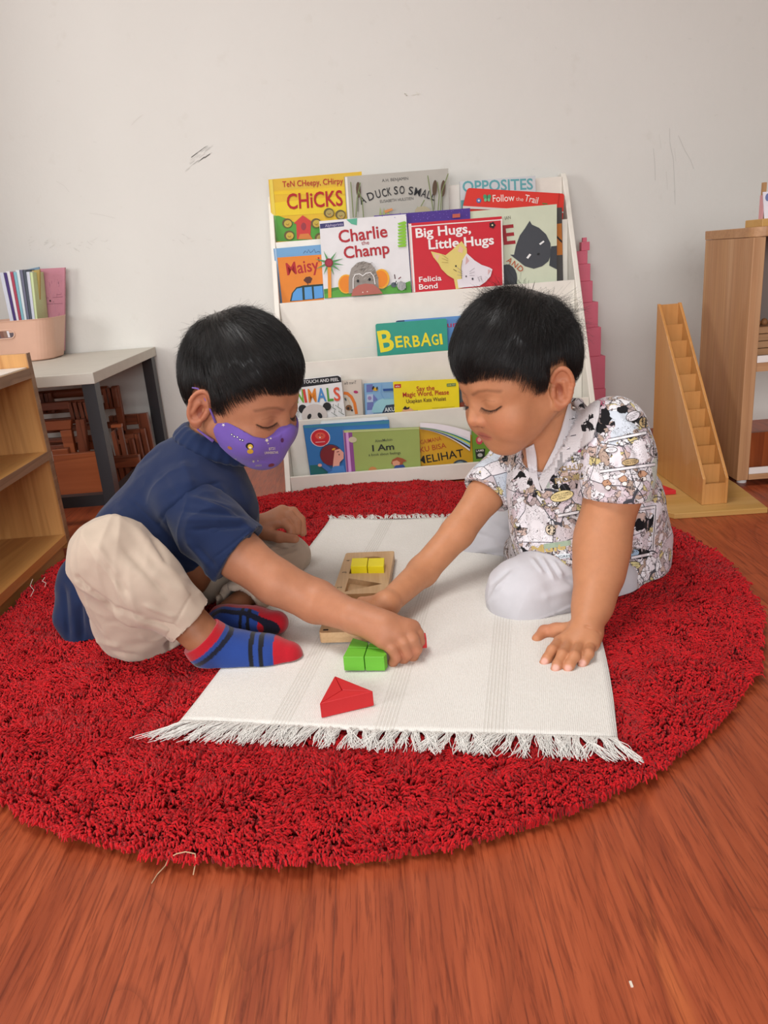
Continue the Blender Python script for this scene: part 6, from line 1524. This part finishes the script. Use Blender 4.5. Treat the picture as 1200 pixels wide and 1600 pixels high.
flap([(903, 601), (925, 602), (938, 622), (936, 650), (926, 686), (902, 705), (880, 690), (862, 744), (849, 768), (842, 752), (852, 728), (866, 700), (877, 672), (889, 632)], .0050, 'dcd8da', 'collar')
flap([(822, 700), (834, 694), (838, 715), (840, 745), (846, 768), (838, 764), (826, 735)], .0045, 'e6e2e6', 'collar')
bv = bvh_of(shirtB); 
pr = []
def blob(cx, cy, rx, ry, col, sd, n=18, jag=.35):
    r_ = random.Random(sd); return ([(cx+rx*(1+r_.uniform(-jag, jag))*math.cos(2*PI*k/n), cy+ry*(1+r_.uniform(-jag, jag))*math.sin(2*PI*k/n)) for k in range(n)], col)
BK = '17161a'
def balloon(cx, cy, rx, ry, lines, col='f0dfa8', tail=None, ink='2a2620', rot=0):
    pr.append((ell_poly(cx, cy, rx+.9, ry+.9, rot), ink)); 
    if tail: pr.append(([(cx-2, cy+ry*.7), (cx+3, cy+ry*.6), (cx+tail[0], cy+tail[1])], ink))
    pr.append((ell_poly(cx, cy, rx, ry, rot), col)); h = ry*1.25/max(1, len(lines)); s_ = math.tan(math.radians(rot))
    for i, tx in enumerate(lines):
        y = cy+(i-(len(lines)-1)/2)*h+h*.35; w_ = min(rx*.82, len(tx)*h*.42); pr.extend(text_polys(tx, cx-w_, y-w_*s_*(-1)*-1, cx+w_, y+w_*s_, h*.68, ink, .004))
# black figures on shoulder and flank
pr += [blob(945, 650, 10, 14, BK, 1), blob(937, 668, 9, 9, BK, 2), blob(973, 640, 9, 6, BK, 3, jag=.2), blob(1037, 730, 4, 15, BK, 4, jag=.1), blob(992, 820, 14, 9, BK, 5), blob(1012, 818, 7, 10, BK, 6), blob(985, 834, 6, 6, BK, 7), blob(1003, 866, 14, 8, BK, 8, jag=.15)]
balloon(1007, 660, 8, 8, ['HA HA', 'HEY', 'YOU'], 'c9ad7c', rot=-12); balloon(989, 650, 11, 7, ['YOU THE', 'WORLD', 'AND'], 'e9e4ea', rot=-25); balloon(985, 722, 13, 5, ['DID YOU', 'SAY IT'], 'cdb285', rot=-8)
balloon(955, 703, 9, 4, ['SORRY', 'GUY'], 'f2eef2', rot=-4); balloon(1024, 705, 8, 9, ['IT WAS', 'NOT', 'ME'], 'ddd2d6', rot=-10); balloon(878, 775, 18, 8, ['HERE COMES', 'BUT NO WHITE', 'HERE!'], 'ead79c', (-12, 22), rot=-14)
balloon(860, 828, 8, 7, ['HEY', 'YOU'], 'e0d0b8', rot=60); balloon(984, 866, 15, 7, ['HA HA HA', 'WHAT A'], 'a9c8e0', (-14, 10), rot=-14); balloon(988, 884, 13, 6, ['COME ON', 'NOW GO'], 'e6dca0', rot=-6); balloon(752, 771, 10, 4.5, ['SWEET', 'HOME'], 'ead79c', rot=25)
pr.extend(text_polys('CRACK!', 918, 628, 944, 634, 8, 'c8607c', .03)); pr.extend(text_polys('dribble', 882, 712, 908, 706, 7, 'd05a80', .035)); pr.extend(text_polys('PINCH-UP', 858, 742, 912, 733, 10, 'a8916a', .02)); pr.extend(text_polys('PICNIC', 868, 756, 912, 748, 9, 'a8916a', .02))
pr.extend(text_polys('-Burying', 884, 722, 912, 716, 5, '2a2630', .01)); pr.extend(text_polys('Mule', 832, 866, 884, 858, 13, 'c8b070', .03)); pr.append(([(854, 868), (897, 864), (898, 871), (855, 875)], 'e6eef4')); pr.extend(text_polys('CONGRESS', 857, 873.5, 895, 870, 4, '3a4a5a', .01))
pr += [([(850, 850), (905, 842), (905, 850), (850, 858)], '9fb09a')]
# panel borders, printed as ruled strips
def rule(a, b, w_, col):
    d = (b[0]-a[0], b[1]-a[1]); l = math.hypot(*d); n_ = (-d[1]/l*w_/2, d[0]/l*w_/2); pr.append(([(a[0]-n_[0], a[1]-n_[1]), (b[0]-n_[0], b[1]-n_[1]), (b[0]+n_[0], b[1]+n_[1]), (a[0]+n_[0], a[1]+n_[1])], col))
for a, b in (((937, 737), (1035, 724)), ((970, 800), (1025, 792)), ((1025, 792), (1020, 860)), ((950, 688), (1010, 676)), ((965, 876), (1015, 866)), ((872, 806), (905, 800))): rule(a, b, 4.2, 'f2eff2'); rule((a[0], a[1]-2.4), (b[0], b[1]-2.4), .9, '3a363c'); rule((a[0], a[1]+2.4), (b[0], b[1]+2.4), .9, '3a363c')
# brown and cream animal-like figures on the sleeve band
for k, (x, y) in enumerate(((948, 758), (974, 752), (1004, 744))):
    pr.append(blob(x, y-3, 7, 6, '6a4a3c', 20+k, jag=.2)); pr.append(blob(x, y-3, 6, 5, 'c79a7c', 20+k, jag=.2)); pr.append(blob(x+2, y+4, 5, 4, '4a3c3a', 30+k, jag=.15)); pr.append(blob(x+2, y+4, 4.2, 3.2, 'f0ece8', 30+k, jag=.15))
# black shapes printed on the collar
bc = bvh_of(*[c for c in boyB.children if c.name.startswith('collar')], shirtB)
occ = bvh_of(*[c for c in boyB.children if c.name.split('.')[0] in ('body', 'trousers', 'collar', 'hair')])
dm = drape(bv, pr, .0007, 5.0, occ); dm.build('shirt_print', M_lap, shirtB)
cp = [blob(919, 632, 11, 8, BK, 11), blob(915, 650, 12, 9, BK, 12), blob(919, 668, 10, 8, BK, 13)]
cp += [([(890, 655), (906, 650), (906, 651.4), (890, 656.4)], '3a363c'), ([(884, 682), (900, 679), (900, 680.2), (884, 683.4)], '3a363c')]
dm = drape(bc, cp, .0020, 5.0); dm.build('collar_print', M_lap, shirtB)
# ================================================================== ROUND RED SHAG RUG
RC0, RR = np.array([-.068, 1.278]), .662
rug = thing('round_rug', 'round bright red shaggy rug on the wooden floor under both boys', 'rug', (RC0[0], RC0[1], 0))
XL = -.700
def clipx(x): return max(x, XL)
m = MB(); pts = [(clipx(RC0[0]+(RR-.012)*math.cos(2*PI*k/96)), RC0[1]+(RR-.012)*math.sin(2*PI*k/96), .0005) for k in range(96)]
m.prism(pts, (0, 0, .009), L('7a0c14')); m.build('backing', M_cloth, rug)
rs_ = np.random.RandomState(4); n = 150000
# mat footprint and seated areas keep the pile flattened
MFL, MDX, MDY = np.array([-.286, .869]), np.array([.535, -.111]), np.array([.146, .781])
ml = np.linalg.norm(MDX), np.linalg.norm(MDY)
def in_mat(P, m=0.0):
    d = P-MFL; a = d@MDX/ml[0]; b = d@MDY/ml[1]; return (a > -m) & (a < ml[0]+m) & (b > -m) & (b < ml[1]+m)
r = RR*np.sqrt(rs_.rand(n)); th = rs_.rand(n)*2*PI
XY = RC0+np.stack([r*np.cos(th), r*np.sin(th)], 1)
keep = (XY[:, 0] > XL+.006) & ~((in_mat(XY, -.03)) & (rs_.rand(n) > .12)) & ((XY[:, 1] < 1.30) | (rs_.rand(n) < .72))
XY = XY[keep]; r = r[keep]; n = len(XY)
P3 = np.concatenate([XY, np.zeros((n, 1))], 1)
an = vnoise(P3, 6, 1)*3+vnoise(P3, 22, 2)*2.6; lean = np.stack([np.cos(an), np.sin(an)], 1)*(.6+.6*np.abs(vnoise(P3, 30, 5)))[:, None]
rad = (XY-RC0)/np.maximum(r, 1e-3)[:, None]; edge = np.clip((r-(RR-.05))/.05, 0, 1)
lean = lean+rad*edge[:, None]*.9+rs_.normal(size=(n, 2))*.30+np.array([0.0, -.15])
ht = .0155+.0045*vnoise(P3, 35, 7)+.003*rs_.rand(n)
comp = in_mat(XY, .004); nearm = in_mat(XY, .055)
hole = vnoise(P3, 55, 11) > .62; ht[hole] *= .72
ht[nearm] = np.minimum(ht[nearm], .0135); ht[comp] = .0105
def near(c, rr): return ((XY-np.array(c))**2).sum(1) < rr*rr
ht = np.where(edge > .3, ht*(1-.25*edge), ht)
L0 = .0105
path = np.zeros((n, 5, 3))
for i, t in enumerate((0, .3, .6, .85, 1.0)):
    path[:, i, :2] = XY+lean*(L0*(1-.35*edge))[:, None]*t**1.4
    path[:, i, 2] = .004+(ht)*np.sin(min(1.0, t*1.12)*PI/2)-(.0035 if i == 4 else 0)
path[:, 1:, :2] += rs_.normal(size=(n, 4, 2))*.0009
path[:, :, 0] = np.maximum(path[:, :, 0], XL)
R = np.full((n, 5), .00138)*np.array([.9, 1.05, 1.1, 1.0, .55])*(.85+.3*rs_.rand(n, 1))
V, Fq = strands(path, R, 4)
tone = (.80+.34*rs_.rand(n)); cc = np.array(L('c4141c'))[:3][None, :]*tone[:, None]
cc[rs_.rand(n) < .12] *= .62
C = np.repeat(cc, 20, 0)
M_yarn = cloth_mat('red_wool_yarn', .85, 900, .1, .0004)
pile = np_mesh('pile', V, Fq, M_yarn, rug, C); pile['kind'] = 'stuff'
# ================================================================== WHITE WOVEN MAT
ang = math.atan2(MDX[1], MDX[0])
def mat_cotton():
    t = NT('white_woven_cotton'); v = t.coord(); sx = t.new('ShaderNodeSeparateXYZ'); t.link(v, sx.inputs[0])
    x = sx.outputs[0]
    w1 = t.new('ShaderNodeTexWave', wave_type='BANDS', bands_direction='X'); w1.inputs['Scale'].default_value = 130; w1.inputs['Distortion'].default_value = 1.5; w1.inputs['Detail'].default_value = 2; t.link(v, w1.inputs[0])
    w2 = t.new('ShaderNodeTexWave', wave_type='BANDS', bands_direction='Y'); w2.inputs['Scale'].default_value = 110; w2.inputs['Distortion'].default_value = 2; t.link(v, w2.inputs[0])
    fine = t.noise(t.coord(scale=(500, 160, 1)), 1.0, 3, .6)
    tot = None
    for c in (.135, .27, .405):
        d = t.math('ABSOLUTE', t.math('SUBTRACT', x, c)); inb = t.math('LESS_THAN', d, .0135)
        ln = t.math('LESS_THAN', t.math('FRACT', t.math('MULTIPLY', x, 220)), .42)
        q = t.math('MULTIPLY', inb, ln); tot = q if tot is None else t.math('ADD', tot, q)
    col = t.mix(t.noise(v, 9, 4, .6), L('e4e0d9'), L('eeebe5'))
    col = t.mix(t.math('MULTIPLY', t.math('MULTIPLY', fine, tot), .55), col, L('bdb6a8'))
    ff = t.ramp(fine, [(.3, (.90, .89, .87)), (.6, (1, 1, 1))]); col = t.mix(.8, col, ff, 'MULTIPLY')
    st = t.ramp(t.noise(v, 16, 2, .5), [(.72, (1, 1, 1)), (.8, (.98, .96, .92))]); col = t.mix(1.0, col, st, 'MULTIPLY')
    t.set(Base_Color=col, Roughness=.92, Specular_IOR_Level=.15, Sheen_Weight=.2)
    h = t.math('ADD', t.math('ADD', t.math('MULTIPLY', w1.outputs['Fac'], .5), t.math('MULTIPLY', w2.outputs['Fac'], .4)), t.math('MULTIPLY', tot, -1.4))
    t.bump(t.math('ADD', h, fine), .0005); return t.m
M_mat = mat_cotton()
mat = thing('woven_mat', 'white woven cotton mat with fringed ends lying across the red rug', 'mat', (MFL[0], MFL[1], 0.0))
mat.rotation_euler = (0, 0, ang)
nx, ny = 60, 84; WX, WY = ml[0], ml[1]
ca, sa = math.cos(ang), math.sin(ang)
U, W_ = np.meshgrid(np.linspace(0, WX, nx), np.linspace(0, WY, ny), indexing='ij')
wob = vnoise(np.stack([U.ravel(), W_.ravel(), U.ravel()*0], 1), 7, 21)*.0022+vnoise(np.stack([U.ravel(), W_.ravel(), U.ravel()*0], 1), 24, 22)*.0006
X = U.ravel()+.004*np.sin(W_.ravel()*11)*(np.abs(U.ravel()/WX-.5)*2)**4*1.0; Y = W_.ravel()+.004*np.sin(U.ravel()*14+1)*(1-W_.ravel()/WY)**6
MZ = .0205
Vt = np.stack([X, Y, MZ+.0022+wob], 1); Vb = Vt.copy(); Vb[:, 2] -= .0028
I = np.arange(nx*ny).reshape(nx, ny)
top = np.stack([I[:-1, :-1], I[1:, :-1], I[1:, 1:], I[:-1, 1:]], -1).reshape(-1, 4); bot = top[:, ::-1]+nx*ny
ed = []
for s_ in (I[:, 0], I[:, -1][::-1], I[0, ::-1], I[-1, :]):
    ed.append(np.stack([s_[:-1], s_[:-1]+nx*ny, s_[1:]+nx*ny, s_[1:]], -1))
VV = np.concatenate([Vt, Vb]); FF = np.concatenate([top, bot]+ed)
me = np_mesh('mat_cloth', VV, FF, M_mat, None, np.ones((len(VV), 3))); me.parent = mat
def matw(u, v, z=0): return np.array([MFL[0]+ca*u-sa*v, MFL[1]+sa*u+ca*v, z])
def fringe(n, y0, sign, seed, lmin, lmax):
    q = np.random.RandomState(seed); u = np.sort(q.rand(n))*WX; k = 9
    cl = np.floor(u/.0105); cd = {c: q.normal()*.45 for c in np.unique(cl)}; cx = {c: q.rand() for c in np.unique(cl)}
    drift = -np.interp(u, [0, .10, .25, .40, WX], [.95, .35, -.10, .25, -.15]) if sign < 0 else np.interp(u, [0, WX], [-.5, .3])
    P = np.zeros((n, k, 3)); ln = lmin+(lmax-lmin)*q.rand(n)
    cen = (cl+.5)*.0105; zr_ = q.rand(n); ph_ = q.rand(n)*6; ph2 = q.rand(n)*6
    cdn = np.array([cd[c] for c in cl])*.75+q.normal(size=n)*.15
    for i in range(k):
        t = i/(k-1); dx = drift*1.0+cdn
        P[:, i, 0] = u+(cen-u)*.65*math.sin(t*PI*.5)**.7*(1 if i else 0)+dx*ln*t**1.3*.8+.0026*np.sin(6*t+ph_)*t
        P[:, i, 1] = y0+sign*ln*t*(.92)+.0014*np.sin(7*t+ph2)*t
        P[:, i, 2] = MZ+.0014+zr_*.0060*math.sin(t*PI*.75)-.0022*t+.0008*q.rand(n)
    R = np.full((n, k), .00058)*np.linspace(1.1, .7, k); V, F = strands(P, R, 4)
    o = np_mesh('fringe', V, F, M_cottonwhite, None, np.tile(np.array(L('efece6'))[:3], (len(V), 1))); o.parent = mat
fringe(1500, .002, -1, 3, .024, .050); fringe(620, WY-.002, 1, 8, .014, .030)
# ================================================================== PUZZLE BOARD + BLOCKS
ZB = .0245; ZT = ZB+.017
bl_ = atz(498, 989, ZT); tl_ = atz(540.5, 864, ZT); tr_ = atz(615.7, 864, ZT)
ey = (tl_-bl_)[:2]; by = np.linalg.norm(ey); ey = ey/by; ex = np.array([ey[1], -ey[0]]); bxw = (tr_-tl_)[:2]@ex
O = bl_[:2]
def bw(u, v): p = O+ex*u*bxw+ey*v*by; return (p[0], p[1])
def holes_curve(outer, holes, z, t, name, matl, parent):
    cu = bpy.data.curves.new('b', 'CURVE'); cu.dimensions = '2D'; cu.fill_mode = 'BOTH'; cu.extrude = t/2
    for pl in [outer]+holes:
        sp = cu.splines.new('POLY'); sp.points.add(len(pl)-1); sp.use_cyclic_u = True
        for i, p in enumerate(pl): sp.points[i].co = (p[0]-O[0], p[1]-O[1], 0, 1)
    ob = bpy.data.objects.new('b', cu); COL.objects.link(ob); dg = bpy.context.evaluated_depsgraph_get(); dg.update()
    me = bpy.data.meshes.new_from_object(ob.evaluated_get(dg)); bpy.data.objects.remove(ob); me.materials.clear(); me.materials.append(matl)
    o = bpy.data.objects.new(name, me); COL.objects.link(o); o.parent = parent; o.location = (0, 0, z-ZB+t/2); return o
brd = thing('puzzle_board', 'pale wooden shape puzzle board with numbered recesses on the white mat', 'puzzle board', (O[0], O[1], ZB))
def rcorner(u0, v0, u1, v1, r=.035):
    P = []; ry = r*bxw/by
    for cu_, cv_, a0 in ((u1-r, v1-ry, 0), (u0+r, v1-ry, 90), (u0+r, v0+ry, 180), (u1-r, v0+ry, 270)):
        for k in range(6): a = math.radians(a0+18*k); P.append(bw(cu_+r*math.cos(a), cv_+ry*math.sin(a)))
    return P
outer = rcorner(0, 0, 1, 1, .06)
def circ(cu_, cv_, rm, a0=0, a1=360): 
    return [bw(cu_+rm/bxw*math.cos(math.radians(a0+(a1-a0)*k/28)), cv_+rm/by*math.sin(math.radians(a0+(a1-a0)*k/28))) for k in range(28)]
asp = bxw/by; w_ = .66*asp/2
slotY = [bw(.20, .735-w_*.52), bw(.86, .735-w_*.52), bw(.86, .735+w_*.52), bw(.20, .735+w_*.52)]
holes = [circ(.55, .885, .30*bxw), [bw(.22, .45), bw(.88, .535), bw(.22, .625)], [bw(.22, .24), bw(.86, .24), bw(.86, .42), bw(.22, .42)], [bw(.22, .05), bw(.86, .05), bw(.86, .20), bw(.22, .20)]]
# circle recess is trimmed by the square slot: keep only its far cap
cap = [p for p in circ(.55, .845, .29*bxw, 12, 168)]
holes = [cap, slotY]+holes[1:]
holes_curve(outer, [], ZB, .007, 'base_layer', W_board, brd)
holes_curve(outer, holes, ZB+.0071, .0099, 'top_layer', W_board, brd)
def board_text(t_, u0, v, h):
    V, T = text_geo(t_, .01); m = MB()
    a = np.array(bw(u0, v))
    P = [np.array([*(a+ey*(p[0]*h*.6)-ex*(p[1]*h)), ZT+.0003]) for p in V]
    for q in T:
        pp = [P[i] for i in q]
        if np.cross(pp[1]-pp[0], pp[2]-pp[0])[2] < 0: pp = pp[::-1]
        m.poly(pp, L('2e2620'))
    return m.build('number', M_paint, brd)
for t_, v in (('4', .87), ('3', .70), ('2', .50), ('1', .02)): board_text(t_, .14, v, .008)
def block(polypx, ztop, zbot, col, label, group=None, cen=None, gap=.0004):
    P = [atz(x, y, ztop) for x, y in polypx]; c = sum(P)/len(P)
    P = [p+(c-p)/np.linalg.norm(c-p)*gap for p in P]
    a = sum(P[i][0]*P[(i+1) % len(P)][1]-P[(i+1) % len(P)][0]*P[i][1] for i in range(len(P)))
    if a < 0: P = P[::-1]
    m = MB(); m.prism([(p[0], p[1], zbot) for p in P], (0, 0, ztop-zbot), L(col)); o = m.build('wooden_block', M_block, None, bevel=.0007, origin=(c[0], c[1], zbot))
    return tag(o, label, 'block', group)
zy = ZT+.0135
for k, (x0, nm) in enumerate(((547.6, 'left of the two yellow blocks standing in the puzzle board'), (573.9, 'right of the two yellow blocks standing in the puzzle board'))):
    block([(x0, 885), (x0+25.6, 884.6), (x0+27.4-.6*k, 871.4), (x0+2.2-.4*k, 872)], zy, ZB+.0072, 'f2e010', nm, 'yellow blocks')
zg = .0245+.0215; z0_ = .0242
G = 'green blocks'
block([(535.4, 1026.6), (568.3, 1026.6), (573, 1012), (543.5, 1011.5)], zg, z0_, '6cbc34', 'front left block of the green shape on the mat', G)
block([(569, 1026.6), (600, 1026.6), (604.5, 1021), (598, 1014), (573.5, 1012.3)], zg, z0_, '6cbc34', 'front right block of the green shape under the hand', G)
block([(543.7, 1011), (573, 1011.5), (576, 1004), (562, 999.5), (551, 996.5)], zg, z0_, '70c038', 'rear left block of the green shape on the mat', G)
block([(574, 1011.5), (597, 1013), (588, 1007), (577, 1004)], zg, z0_, '70c038', 'rear right block of the green shape, shaded by the arm', G)
zr = .0245+.021; T1, T2, T3, Cn = (499.3, 1099.5), (523, 1056), (583, 1080), (534.5, 1078)
block([T1, Cn, T2], zr, z0_, 'c81a20', 'left piece of the red triangle at the front of the mat', 'red triangle pieces')
block([T2, Cn, T3], zr, z0_, 'c81a20', 'rear piece of the red triangle at the front of the mat', 'red triangle pieces')
block([T1, T3, Cn], zr, z0_, 'cc1c22', 'front piece of the red triangle at the front of the mat', 'red triangle pieces')
p = atz(655, 1001, .042); m = MB(); m.box((p[0]-.010, p[1]-.006, .032), (p[0]+.0105, p[1]+.012, .048), L('d2282c'))
tag(m.build('wooden_block', M_block, None, bevel=.001, origin=tuple(p)), 'small red block pinched in the fingers of the boy in navy', 'block')
# ================================================================== STRAY THREADS
def thread(name, pts, r, col, label, cat):
    P = [atz(x, y, z) for x, y, z in pts]; Q = []
    for i in range(len(P)-1):
        for t in (0, .33, .66): Q.append(P[i]*(1-t)+P[i+1]*t)
    Q.append(P[-1]); m = MB(); m.tube(Q, r, 6, L(col)); return tag(m.build(name, M_cottonwhite, None, origin=tuple(P[0])), label, cat)
thread('twine', [(237, 1380, .001), (246, 1366, .001), (258, 1353, .003), (264, 1341, .012), (276, 1334, .020), (290, 1331, .022), (305, 1334, .020), (306, 1346, .014), (302, 1367, .004)], .0006, 'c9a682', 'frayed strand of beige twine looped over the near edge of the red rug', 'twine')
p0 = atz(399, 789, .001); m = MB(); pl = [atz(x, y, .001) for x, y in ((399, 789), (412, 785.5), (419, 783), (414, 779.5), (416, 778.5), (423, 782.5), (421, 786), (409, 789.5))]
m.prism(pl[::-1] if False else pl, (0, 0, .0012), L('f0ece6')); tag(m.build('paper_scrap', M_page, None, origin=tuple(p0)), 'small white paper scrap on the floor left of the display rack', 'scrap')
thread('thread', [(51, 905, .03), (47, 915, .028), (53, 922, .026), (48, 932, .025)], .0005, 'e8ded2', 'short pale thread on the rug edge beside the golden shelf unit', 'thread')
thread('thread', [(70, 902, .03), (66, 908, .028), (72, 911, .027), (70, 917, .026)], .0005, 'e8ded2', 'pale thread curl nearer the navy shirt tail by the shelf unit', 'thread')
p = atz(986.5, 1538, .001); m = MB(); m.box((p[0]-.001, p[1]-.002, 0), (p[0]+.001, p[1]+.003, .0012), L('e9dccb')); tag(m.build('crumb', M_page, None, origin=(p[0], p[1], 0)), 'tiny pale crumb on the bare floor near the bottom right', 'crumb')
# ================================================================== LIGHT + CAMERA
w = bpy.data.worlds.new('daylight'); SC.world = w; w.use_nodes = True
bg = w.node_tree.nodes['Background']; bg.inputs[0].default_value = (0.88, 0.93, 1.0, 1); bg.inputs[1].default_value = WORLD_S
def area(name, loc, target, sx, sy, power, col, spread=180):
    l = bpy.data.lights.new(name, 'AREA'); l.shape = 'RECTANGLE'; l.size = sx; l.size_y = sy; l.energy = power; l.color = col; l.spread = math.radians(spread)
    o = bpy.data.objects.new(name, l); COL.objects.link(o); o.location = loc
    o.rotation_euler = (Vector(target)-Vector(loc)).to_track_quat('-Z', 'Y').to_euler(); o['kind'] = 'structure'; return o
area('window_light', (-2.95, -0.35, 1.15), (-0.4, 2.1, 0.5), 1.0, 1.2, WIN_P, (1.0, 0.99, 0.97))
area('front_fill_light', (-0.2, -2.5, 1.20), (0.5, 2.2, 0.2), 2.8, 1.0, FRONT_P, (0.99, 0.99, 1.0), 130)  # fill light added behind the camera to even out the back wall
area('ceiling_lamp', (-0.55, 0.75, 2.70), (-0.2, 0.9, 0.0), 1.3, 0.7, CEIL_P, (1.0, 0.99, 0.97), 105)
cd = bpy.data.cameras.new('camera'); cam = bpy.data.objects.new('camera', cd); COL.objects.link(cam)
cd.sensor_fit = 'VERTICAL'; cd.sensor_height = 36.0; cd.lens = 36.0*FPX/1600.0; cd.clip_start = 0.02
Mx = Matrix(((_r[0], _u[0], -_f[0], 0), (_r[1], _u[1], -_f[1], 0), (_r[2], _u[2], -_f[2], CAM_H), (0, 0, 0, 1)))
cam.matrix_world = Mx; SC.camera = cam
vs = SC.view_settings; SC.display_settings.display_device = 'sRGB'
vs.view_transform = 'Standard'; vs.look = 'None'; vs.gamma = 1.0; vs.use_curve_mapping = False; vs.exposure = EXPO
SC.cycles.max_bounces = 6; SC.cycles.diffuse_bounces = 3; SC.cycles.glossy_bounces = 3; SC.cycles.use_denoising = True
